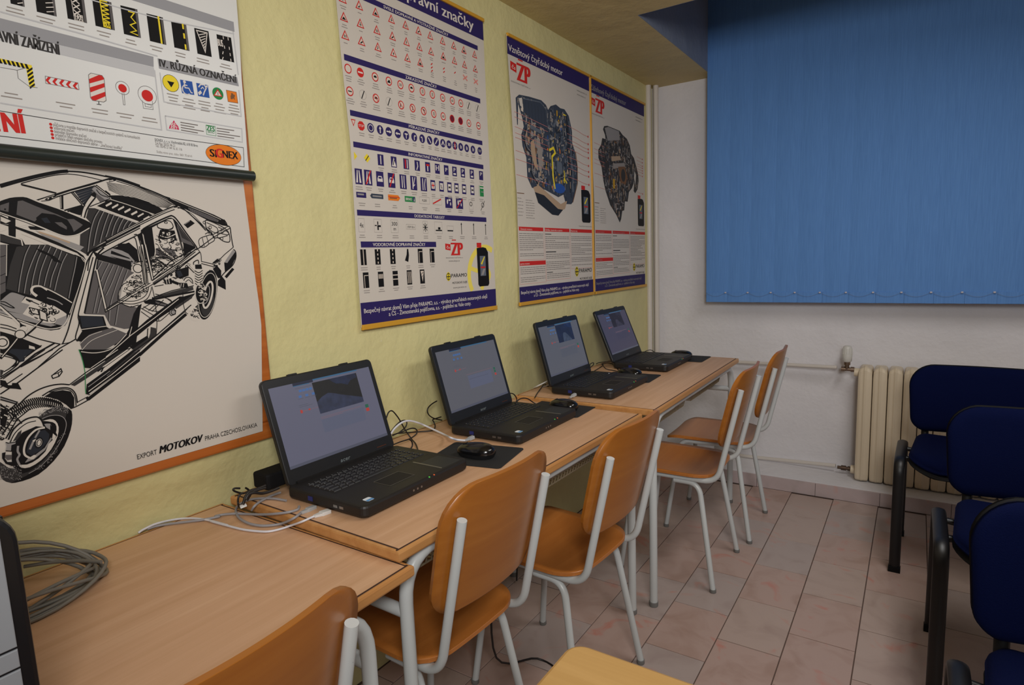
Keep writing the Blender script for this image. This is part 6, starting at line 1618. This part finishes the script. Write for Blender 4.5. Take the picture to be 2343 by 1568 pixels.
ellz('black', 7, 1215, 590, 78, 175, 12, 9); ellr('paper', 7, 1228, 600, 48, 160, 12, 10, 4.5); ellr('lgrey', 7, 1205, 600, 40, 110, 12, 10, 2); ellz('black', 7, 1140, 580, 66, 130, 0, 10); ellr('paper', 7, 1140, 580, 62, 122, 0, 11, 1.6); ellz('dgrey', 7, 1190, 600, 26, 52, 10, 11); ellr('paper', 7, 1195, 600, 12, 24, 10, 12, 1.4)
clutter(7, '1100,470 1200,470 1210,680 1120,680', 22, (10, 26), 11, ('paper',), .1)
# spring strut
F(7, 'black', '1075,240 1150,235 1160,290 1080,290', 8)
for k in range(6): Ln(7, 'paper', '%d,%d %d,%d %d,%d' % (1075, 300+k*30, 1120, 322+k*30, 1165, 295+k*30), 3.2, 9); Ln(7, 'black', '%d,%d %d,%d %d,%d' % (1075, 312+k*30, 1120, 336+k*30, 1165, 308+k*30), 1.8, 9)
Ln(7, 'black', '1060,240 1060,210 1110,185 1120,230', 2); Ln(7, 'black', '980,240 1070,330', 5, 7, 0); Ln(7, 'paper', '985,240 1070,325', 2.4, 8, 0); Ln(7, 'paper', '1160,215 1290,250', 3, 8, 0); Ln(7, 'black', '1150,200 1300,235', 1.6, 9, 0); Ln(7, 'black', '1150,225 1290,262', 1.6, 9, 0); Ln(7, 'black', '1290,225 1350,175', 4, 8, 0)
clutter(7, '1290,200 1370,180 1380,250 1300,290', 20, (8, 20), 8)
# --- front wing and wheel (frame 8)
Ln(8, 'black', '0,330 250,170 500,0', 2, 8, 0); Ln(8, 'black', '0,500 200,370 400,220 700,0', 2.2, 8, 0); Ln(8, 'black', '30,330 270,160 590,0', 1.6, 8, 0); Ln(8, 'black', '0,425 100,370 250,270', 1.6, 8, 0)
Ln(8, 'black', '0,20 150,70 200,110 200,160 120,230 0,310', 2); Ln(8, 'black', '0,60 130,95 180,130 120,200 40,250', 1.6); F(8, 'deep', '70,0 370,0 280,90 270,130 215,145 200,100 120,50', 5); F(8, 'black', '0,340 60,350 90,400 130,400 135,375 200,375 240,450 170,440 80,435 0,400', 7)
F(8, 'dgrey', '0,225 40,235 30,270 0,310', 6)
Ln(8, 'black', '575,295 680,215 695,250 660,300 590,325 575,295', 1.8, 8, 0); Ln(8, 'black', '575,290 650,260 690,240', 1.4, 8, 0); Ln(8, 'black', '650,262 655,300', 1.4, 8, 0)
# sill end
F(8, 'black', '885,0 1160,0 1370,0 1100,150 1010,210 945,205 915,110', 6); Ln(8, 'green', '880,0 920,110 950,260 955,420 960,495', 1.4, 9)
F(8, 'dgrey', '790,395 960,280 1340,20 1420,0 1300,100 960,330 835,410', 7); Ln(8, 'black', '775,395 950,265 1330,0', 1.8, 9, 0); Ln(8, 'paper', '1020,205 1320,0', 1.4, 9, 0)
F(8, 'black', '970,390 1150,260 1500,0 1568,0 1568,70 1250,310 990,500 960,495', 6); Ln(8, 'paper', '990,470 1250,280 1568,20', 1.6, 9, 0); Ln(8, 'lgrey', '985,420 1230,240', 1.4, 9, 0); F(8, 'dgrey', '1150,300 1500,30 1540,20 1200,290', 7)
F(8, 'paper', '1150,190 1420,0 1490,0 1180,240 1140,235', 8); Ln(8, 'black', '1160,205 1450,0', 1.2, 9, 0); Ln(8, 'black', '1090,245 1160,200 1130,250', 3, 9, 0)
Ln(8, 'black', '960,495 1020,510 1568,60', 1.6, 9, 0); F(8, 'black', '975,575 960,545 1568,60 1568,130 1000,570', 6); Ln(8, 'paper', '985,530 1568,75', 1.2, 9, 0)
Ln(8, 'black', '865,590 960,540 1000,520', 1.6); Ln(8, 'black', '800,660 860,635 980,570', 2, 8)
# wheel arch
Ln(8, 'black', '190,640 300,530 430,450 560,405 680,388 775,395', 2.4); Ln(8, 'black', '470,520 580,455 700,428 790,440 845,500 865,600', 2.2)
F(8, 'black', '490,530 580,475 700,455 790,470 830,540 830,640 795,670 740,620 640,560', 6); Ln(8, 'black', '550,480 680,445 780,455 835,520 850,630', 1.6)
# front tyre
F(8, 'dgrey', '420,770 520,680 650,630 740,650 790,680 805,760 790,900 720,1080 600,1250 430,1400 250,1470 120,1495 30,1460 0,1400 0,1260 100,1330 300,1320 500,1150 620,950', 5, 2)
F(8, 'paper', '90,690 200,610 350,550 500,530 620,560 720,610 650,635 520,680 420,760 340,760 200,800 130,880 60,860 100,770', 6, 2)
rr8 = random.Random(9)
for k in range(26):
    t = k/25.0; a = R(205+t*100); bx = 440+ -330*math.cos(a)*-1; 
    x = 110+t*560; y = 745-190*math.sin(math.pi*(0.12+t*0.62))
    Ln(8, 'black', '%f,%f %f,%f %f,%f' % (x, y-20, x+30, y+22, x+22, y+60), 2.4, 8, 0); Ln(8, 'black', '%f,%f %f,%f' % (x-6, y+50, x+30, y+110-30*t), 2.0, 8, 0)
F(8, 'black', '760,660 800,690 808,780 790,900 720,1080 600,1250 430,1400 250,1475 120,1498 200,1460 400,1350 580,1160 700,930 730,780', 7, 2)
F(8, 'black', '150,1320 250,1390 400,1320 560,1160 690,960 740,820 700,760 620,735 500,770 420,860 300,1000 150,1150 130,1250', 7, 2)
Ln(8, 'lgrey', '470,775 560,742 660,740 720,775 740,850 700,980 600,1150 450,1310 320,1390', 1.2, 9)
for k in range(60):
    t = rr8.random(); x = 400+300*t+rr8.uniform(-22, 22); y = 1340-380*t-90*math.sin(t*3.14)*-1+rr8.uniform(-18, 18); Ln(8, 'grey', '%f,%f %f,%f' % (x, y, x+9, y-7), 1.6, 9, 0)
for k in range(150):
    x = rr8.uniform(0, 240); y = 1290+rr8.uniform(0, 170); Ln(8, 'lgrey', '%f,%f %f,%f' % (x, y, x+6, y+2), 1.0, 9, 0)
for k in range(160):
    t = rr8.random(); x = 430+330*t; y = 735-70*math.sin(t*2.4)+rr8.uniform(-35, 30); Ln(8, 'lgrey', '%f,%f %f,%f' % (x, y, x+6, y+3), 1.0, 9, 0)
# rim, brake disc
F(8, 'paper', '480,800 560,780 620,800 655,870 640,980 570,1120 460,1240 330,1320 240,1325 210,1290 300,1290 430,1220 550,1080 620,950 630,860 590,815', 8, 2)
F(8, 'lgrey', '490,830 560,830 600,900 580,1000 500,1130 380,1230 280,1270 300,1200 420,1100 500,960 520,880', 8); Ln(8, 'black', '490,830 560,825 605,890 585,1010 500,1140 390,1235 270,1280', 1.8, 10)
F(8, 'black', '560,840 600,890 640,960 600,1020 560,980 560,900', 9); F(8, 'paper', '590,940 625,970 600,1030 580,1000', 10); F(8, 'paper', '540,1060 590,1010 570,1100 500,1160', 10)
F(8, 'paper', '110,1000 180,880 300,790 420,760 480,800 490,870 400,870 300,900 200,960 140,1030', 8); Ln(8, 'black', '90,1010 150,890 280,785 400,755 460,790 490,860', 2.6, 10); Ln(8, 'black', '110,1040 170,930 290,830 400,800', 1.6, 10)
F(8, 'dgrey', '140,1030 200,930 240,900 230,960 190,1010', 9)
F(8, 'black', '130,1080 250,930 400,860 510,870 560,900 570,980 500,1100 380,1190 320,1210 290,1250 250,1290 200,1280 150,1330 130,1200', 8)
F(8, 'deep', '290,1150 330,1020 420,920 500,900 550,950 540,1020 450,1130 350,1190', 10); Ln(8, 'paper', '500,875 400,900 310,990 268,1100 275,1180 330,1215', 3.4, 11); Ln(8, 'lgrey', '440,905 390,990', 3, 11, 0); Ln(8, 'lgrey', '370,1030 330,1120', 3.4, 11, 0)
ellz('paper', 8, 435, 1045, 32, 46, 20, 11); ellr('black', 8, 435, 1045, 22, 36, 20, 12, 1.4); ellr('black', 8, 430, 1045, 42, 60, 20, 12, 1.6); F(8, 'paper', '360,1020 400,1000 410,1025 370,1035', 11)
Ln(8, 'lgrey', '200,1080 195,1140 215,1180 190,1230 215,1290', 3.4, 10); F(8, 'lgrey', '60,1040 90,1050 180,1035 175,1060 130,1075 130,1140 60,1140 70,1080', 10); Ln(8, 'black', '60,1040 90,1050 180,1035 175,1060 130,1075 125,1140 60,1135', 1.6, 11, 0); F(8, 'mgrey', '60,1180 130,1180 130,1230 80,1240 50,1210', 10)
F(8, 'black', '20,1160 60,1150 50,1220 80,1260 140,1260 140,1310 60,1280 20,1220', 9); F(8, 'paper', '320,1215 380,1180 410,1190 370,1230 340,1230', 11)
# suspension at the page edge
clutter(8, '0,640 60,620 150,700 200,800 120,900 60,1000 0,1050', 70, (8, 30), 9, ('black', 'black', 'paper')); F(8, 'black', '0,600 60,650 90,720 60,860 0,900', 7)
for s in ('0,530 190,590 180,610 0,560', '0,620 100,680 190,640', '60,1000 190,780 340,660', '20,960 150,760 300,620', '90,690 200,780 240,830', '190,595 90,690'): Ln(8, 'black', s, 2, 9, 0)
Ln(8, 'lgrey', '0,545 190,600', 2, 8, 0)
# printed line along the foot
def tline(c, z, s0, body, h, bold=0, shear=0, L=9):
    a, b = zc(z, s0); P.text(c, body, a, b, h, L, bold, 1.0, shear)
tline('black', 3, '1172,1126 1340,1080', 'EXPORT', .0110, .005); tline('black', 3, '1362,1075 1735,968', 'MOTOKOV', .0165, .055, .3); tline('black', 3, '1752,966 2195,845', 'PRAHA CZECHOSLOVAKIA', .0110, .005)
P.build('print', cc_)

# ---- white chart of road markings over the top half of the frame
SX = -1.366
sg = empty('wall_chart', (FX, 0.4, 1.523), 0, 'glossy white chart of road markings with a black bottom rail, above the car chart', 'poster', 'hanging wall charts')
wx = lambda x, y: wpt(x, y, SX)
e = [wx(x, y) for x, y in ((570, 398), (566, 352), (560, 270), (553, 180), (548, 90), (541, 0))]
sheet('sheet', PAPERW, [(-0.55, e[0][1])]+e+[(e[-1][0]-.01, 2.24), (-0.55, 2.24)], SX, sg)
rb = wx(576, 402)
mb = MB(); mb.tube([(SX+.004-sg.location.x, -0.56-sg.location.y, rb[1]-sg.location.z-.002), (SX+.004-sg.location.x, rb[0]-sg.location.y, rb[1]-sg.location.z-.002)], .0125, 16); mb.build('bottom_rail', RAILK, sg)
mb = MB(); mb.tube([(SX+.002-sg.location.x, -0.56-sg.location.y, 2.245-sg.location.z), (SX+.002-sg.location.x, rb[0]-sg.location.y, 2.245-sg.location.z)], .0125, 16); mb.build('top_rail', RAILK, sg)
P = Print(SX+.0004)
def z1(s): 
    return [wpt(a/3.734, b/3.733, SX) for a, b in parse(s)]
def F1(c, s, L=1): P.poly(c, z1(s), L)
def L1(c, s, w=1.6, L=3, cl=False): P.line(c, z1(s), w*.001, L, cl)
ext = z1('0,155 0,265'); by = ext[0][1]; by2 = ext[1][1]
P.poly('band', [(-0.5, by), z1('0,155')[0], z1('1310,485')[0], z1('1312,572')[0], z1('0,265')[0], (-0.5, by2)], 1)
P.poly('bandl', [(-0.5, by2), z1('0,267')[0], z1('1312,575')[0], z1('1330,660')[0], z1('0,345')[0], (-0.5, z1('0,345')[0][1])], 1)
q2 = z1('1995,188 1995,270'); P.rect('band', -0.5, q2[1][1], q2[0][0], q2[0][1], 1)
L1('bandl', '0,100 700,290 1345,480', 2.6); L1('bandl', '1990,270 2035,640', 2.4); L1('bandl', '780,0 1400,170 2000,290', 2.2)
F1('band', '1345,498 2025,660 2040,738 1358,585', 1)
tx = z1('1365,568 2022,712'); P.text('dgrey', 'IV. RŮZNÁ OZNAČENÍ', tx[0], tx[1], .0155, 3, .045)
tx = z1('0,352 512,470'); P.text('dgrey', 'AVNÍ ZAŘÍZENÍ', (tx[0][0]-.004, tx[0][1]), tx[1], .019, 3, .045)
P.text('dgrey', 'III. DOPR', (tx[0][0]-.155, tx[0][1]+.001), (tx[0][0]-.012, tx[0][1]), .019, 3, .03)
L1('bandl', '1320,600 1380,1110 0,880', 2.4); L1('bandl', '1365,620 1400,870 2060,995 2040,770', 2.2)
L1('bandl', '1410,990 1425,1110 2070,1215 2065,1100 1410,990', 2.2)
def sign_box(x, y, w, h, kind):
    # slanted rectangle following the chart (zoomed px)
    def g(a, b): return z1('%f,%f' % (x+a*w+b*h*.13, y+a*w*.245+b*h))[0]
    def q(c, pts, L): P.poly(c, [g(a, b) for a, b in pts], L)
    def l(c, pts, wd, L=4): P.line(c, [g(a, b) for a, b in pts], wd*.00062, L)
    q('black', [(0, 0), (1, 0), (1, 1), (0, 1)], 1)
    if kind not in ('hatch', 'bus2'): q('mgrey', [(.86, 0), (1, 0), (1, 1), (.86, 1)], 2)
    if kind == 'taxi':
        for k in range(3): l('white', [(.35, .1+k*.24), (.72, .3+k*.24)], 3); l('white', [(.72, .1+k*.24), (.35, .3+k*.24)], 3)
        l('white', [(.32, .82), (.80, .82)], 2); P.text('white', 'TAXI', g(.36, .96), g(.8, .97), .011, 4, .02); l('white', [(.3, .1), (.36, .99), (.84, .99)], 1.6)
    elif kind == 'bus':
        l('yellow', [(.78, .03), (.40, .03), (.44, .95), (.80, .96)], 3)
        for k in range(5): l('yellow', [(.40, .08+k*.15), (.80, .16+k*.15)], 3); l('yellow', [(.80, .16+k*.15), (.42, .23+k*.15)], 3)
        P.text('yellow', 'BUS', g(.48, .93), g(.78, .94), .010, 4, .02)
    elif kind == 'zig': l('yellow', [(.42, .15), (.78, .16), (.55, .34), (.80, .5), (.45, .62), (.78, .78), (.42, .88), (.84, .93)], 3.2)
    elif kind == 'solid': l('yellow', [(.72, 0), (.72, 1)], 6)
    elif kind == 'dash':
        for a in (0, .36, .78): l('yellow', [(.76, a), (.76, a+.2)], 6)
    elif kind == 'hatch':
        q('white', [(.1, .06), (.92, .06), (.58, .92)], 3); q('black', [(.18, .1), (.84, .1), (.57, .8)], 4)
        for k in range(6): l('white', [(.26+k*.05, .24+k*.1), (.78-k*.035, .12+k*.1)], 2.6, 5)
    elif kind == 'bus2':
        for a in (.02, .4, .65, .88):
            l('white', [(.78, a), (.78, a+.12)], 3); l('white', [(.45-.2*(a > .5)*a, a), (.45-.3*(a > .5)*a, a+.12)], 3)
        P.text('white', 'BUS', g(.02, .46), g(.36, .46), .015, 4, .02)
    elif kind == 'stripe':
        for k in range(5): l('white', [(.5, .1+k*.2), (.9, .0+k*.2)], 2.4)
rs = random.Random(17)
for a in ((70, -130, 120, 160, 'stripe'), (290, -90, 170, 190, 'stripe'), (550, -60, 165, 218, 'taxi'), (785, -20, 165, 240, 'bus'), (1027, 45, 145, 245, 'zig'), (1250, 115, 140, 235, 'solid'), (1460, 180, 130, 225, 'dash'), (1658, 238, 122, 220, 'hatch'), (1848, 292, 125, 212, 'bus2')):
    sign_box(*a)
    x, y, w, h, _ = a; c = z1('%f,%f' % (x+w*.85, y+w*.22+h+30))[0]; capt(P, c[0]-.008, c[1], .030, rs, 2)
# guidance devices
def qd(pts): return ' '.join('%f,%f' % p for p in pts)
F1('yellow', '-20,495 270,558 298,745 250,742 222,580 0,530', 2)
for k in range(7): F1('black', qd([(k*38-20, 497+k*8), (k*38, 500+k*8), (k*38+22, 545+k*8), (k*38-2, 540+k*8)]), 3)
for k in range(5): F1('black', qd([(228+k*6, 605+k*34), (275+k*5, 575+k*34), (278+k*5, 592+k*34), (232+k*6, 625+k*34)]), 3)
L1('grey', '0,575 145,600 155,670 250,740 320,750', .8); L1('grey', '145,600 220,580', .8)
L1('grey', '385,650 665,708 675,765 390,712', .8, 3, True)
for k in range(5): F1('red', qd([(388+k*58, 685+k*12), (412+k*58, 655+k*12), (436+k*58, 660+k*12), (412+k*58, 690+k*12), (440+k*58, 722+k*12), (416+k*58, 716+k*12)]), 2)
F1('white', '755,640 775,625 870,645 888,670 905,860 885,872 790,858 772,835', 2); L1('grey', '755,640 775,625 870,645 888,670 905,860 885,872 790,858 772,835', 1, 5, True)
for s in ('755,678 840,642 870,645 886,668 886,680 763,714', '766,748 890,710 893,745 772,790', '775,828 898,784 902,822 815,860 790,857 778,842'): F1('red', s, 3)
L1('dgrey', '843,868 845,892', 1.4); L1('dgrey', '825,890 865,895', 1.2)
def dot(c, x, y, r, L, rg=False):
    p = z1('%f,%f' % (x, y))[0]; rr = r*.00032
    if rg: P.ring(c, p[0], p[1], rr, .0008, L, 20)
    else: P.ell(c, p[0], p[1], rr, rr, L, 20)
dot('grey', 1046, 752, 40, 3, True); dot('red', 1046, 754, 25, 2); L1('grey', '1042,792 1054,895 1068,897 1058,792', .8)
dot('grey', 1258, 815, 58, 3, True); dot('red', 1258, 818, 36, 2); L1('grey', '1215,860 1225,925 1308,937 1300,862', .8); L1('grey', '1238,885 1290,893 1292,918 1240,910', .8, 3, True)
for x, y in ((95, 800), (560, 885), (852, 938), (1070, 975), (1275, 1010)): c = z1('%f,%f' % (x, y))[0]; capt(P, c[0], c[1], .034, rs, 2)
dot('yellow', 1458, 712, 54, 2); dot('black', 1458, 712, 54, 3, True); F1('black', '1425,690 1488,705 1462,748', 4)
F1('blue', '1537,680 1640,698 1660,812 1555,795', 2); F1('blue', '1675,708 1775,728 1790,838 1692,820', 2)
dot('white', 1575, 700, 10, 3); L1('white', '1572,712 1580,750 1612,754 1632,792 1645,795', 2.2); p = z1('1592,768')[0]; P.line('white', [(p[0]+.009*math.cos(R(a)), p[1]+.010*math.sin(R(a))) for a in range(70, 340, 27)], .0022, 3)
L1('white', '1695,745 1712,722 1745,725 1760,755 1745,785 1735,815', 2.6); L1('white', '1715,760 1730,745 1742,762', 1.8); F1('white', '1690,790 1712,772 1725,795 1702,815', 3); F1('white', '1745,738 1772,728 1772,750', 3)
dot('green', 1861, 800, 42, 2); F1('red', '1858,760 1900,828 1822,818', 3); F1('white', '1859,775 1888,820 1834,812', 4)
L1('dgrey', '1860,788 1862,812', 1.4, 5)
F1('orange', '1932,770 2018,788 2032,882 1948,868', 2); L1('brown', '1932,770 2018,788 2032,882 1948,868', 1, 3, True); F1('brown', '1970,845 1968,818 1985,800 2000,822 2005,858 1992,840 1980,850', 3); dot('brown', 1982, 806, 9, 3); dot('brown', 1998, 818, 8, 3)
for x, y in ((1475, 808), (1610, 848), (1745, 870), (1872, 888), (1995, 900)): c = z1('%f,%f' % (x, y))[0]; capt(P, c[0], c[1], .030, rs, 4)
# makers' badges and address lines
F1('magenta', '1485,1028 1500,1055 1522,1080 1530,1110 1442,1098 1450,1072 1470,1050', 2); P.text('lpaper' if False else 'white', 'BE', z1('1462,1080')[0], z1('1508,1086')[0], .009, 3, .02); P.text('white', 'ART', z1('1455,1102')[0], z1('1520,1110')[0], .006, 3, .02)
L1('green', '1758,1068 1838,1080 1845,1162 1765,1148', .8, 3, True); P.text('green', 'ZES', z1('1766,1112')[0], z1('1834,1124')[0], .011, 3, .04); P.text('green', 'BRNO', z1('1776,1135')[0], z1('1832,1143')[0], .005, 3)
for k, w in enumerate((150, 120, 200, 150)): a, b = z1('%f,%f %f,%f' % (1540+k*2, 1045+k*22, 1540+w, 1045+k*22+w*.17)); P.line('text', [a, b], .0020, 2)
for k, w in enumerate((150, 110, 200, 150)): a, b = z1('%f,%f %f,%f' % (1850+k*2, 1095+k*22, 1850+w, 1095+k*22+w*.14)); P.line('text', [a, b], .0020, 2)
# company strip
by = z1('0,948')[0][1]; 
L1('dgrey', '0,948 700,1062 1400,1172 2078,1262 2086,1426 1200,1310 0,1162', 1.2, 2); P.line('dgrey', [(-.5, z1('0,948')[0][1]), z1('0,948')[0]], .0012, 2); P.line('dgrey', [(-.5, z1('0,1162')[0][1]), z1('0,1162')[0]], .0012, 2)
a, b = z1('-30,1118 222,1142'); P.text('red', 'NÍ', (a[0]+.012, a[1]), b, .034, 3, .05)
P.text('red', 'ZNAČE', (a[0]-.16, a[1]+.001), (a[0]+.004, a[1]), .034, 3, .05)
for k, (t, xe) in enumerate((('půjčovna a montáže dopravních značek a bezpečnostních systémů na komunikacích', 1195), ('vodorovné značení', 635), ('bojovelání dopravního značení', 740), ('projektční řešení omezení silničního provozu', 872), ('instalace silničních dopravních zábran - „značkovací knoflíky"', 1045))):
    x0 = 455+k*5; y0 = 1076+k*29; a, b = z1('%f,%f %f,%f' % (x0, y0, xe, y0+(xe-x0)*.155)); P.text('text', t, a, b, .0062, 3, .004)
    dot('red', 432+k*4.5, 1062+k*29, 8, 3)
a, b = z1('1322,1205 1690,1256'); P.text('dgrey', 'SIGNEX, s. r. o. Vinohradská 82, 618 00 Brno', a, b, .0058, 3, .006)
a, b = z1('1325,1232 1495,1255'); P.text('text', 'Tel./fax: 05/52 46 21', a, b, .0056, 3); a, b = z1('1328,1255 1555,1288'); P.text('text', 'Tel.: 05/45 21 64 16, kl. 116', a, b, .0056, 3); a, b = z1('1338,1305 1640,1345'); P.text('capt', 'Služba mimo prac. dobu: 0601 70 64 41', a, b, .0050, 3)
p = z1('1912,1325')[0]; pa = z1('1760,1300')[0]; pb = z1('2064,1345')[0]; ry = (pb[0]-pa[0])/2
P.ell('dgrey', p[0], p[1], ry, .0235, 1, 36); P.ell('orange', p[0], p[1], ry*.985, .0225, 2, 36)
a, b = z1('1795,1336 1850,1345'); P.text('black', 'SI', a, b, .0170, 3, .05); a, b = z1('1850,1345 1905,1350'); P.text('red', 'G', a, b, .0205, 4, .06); a, b = z1('1905,1347 2032,1362'); P.text('black', 'NEX', a, b, .0170, 3, .05); a, b = z1('1975,1366 2008,1370'); P.text('brown', 's.r.o.', a, b, .0045, 3)
P.build('print', sg)
# ------------------------------------------------------------------ tidy: roots that were drawn in world space get their own base point
bpy.context.view_layer.update()
for o in list(COL.objects):
    if o.type == 'EMPTY' and o.parent is None and o.location.length < 1e-6 and o.children:
        pts = [v.co for ch in o.children if ch.type == 'MESH' for v in ch.data.vertices]
        c = Vector(((min(p.x for p in pts)+max(p.x for p in pts))/2, (min(p.y for p in pts)+max(p.y for p in pts))/2, min(p.z for p in pts)))
        o.location = c
        for ch in o.children:
            ch.data.transform(Matrix.Translation(-c))
for o in list(COL.objects):
    if o.type == 'MESH' and o.parent is None and 'category' in o and o.location.length < 1e-6:
        pts = [v.co for v in o.data.vertices]
        c = Vector(((min(p.x for p in pts)+max(p.x for p in pts))/2, (min(p.y for p in pts)+max(p.y for p in pts))/2, min(p.z for p in pts)))
        o.data.transform(Matrix.Translation(-c)); o.location = c
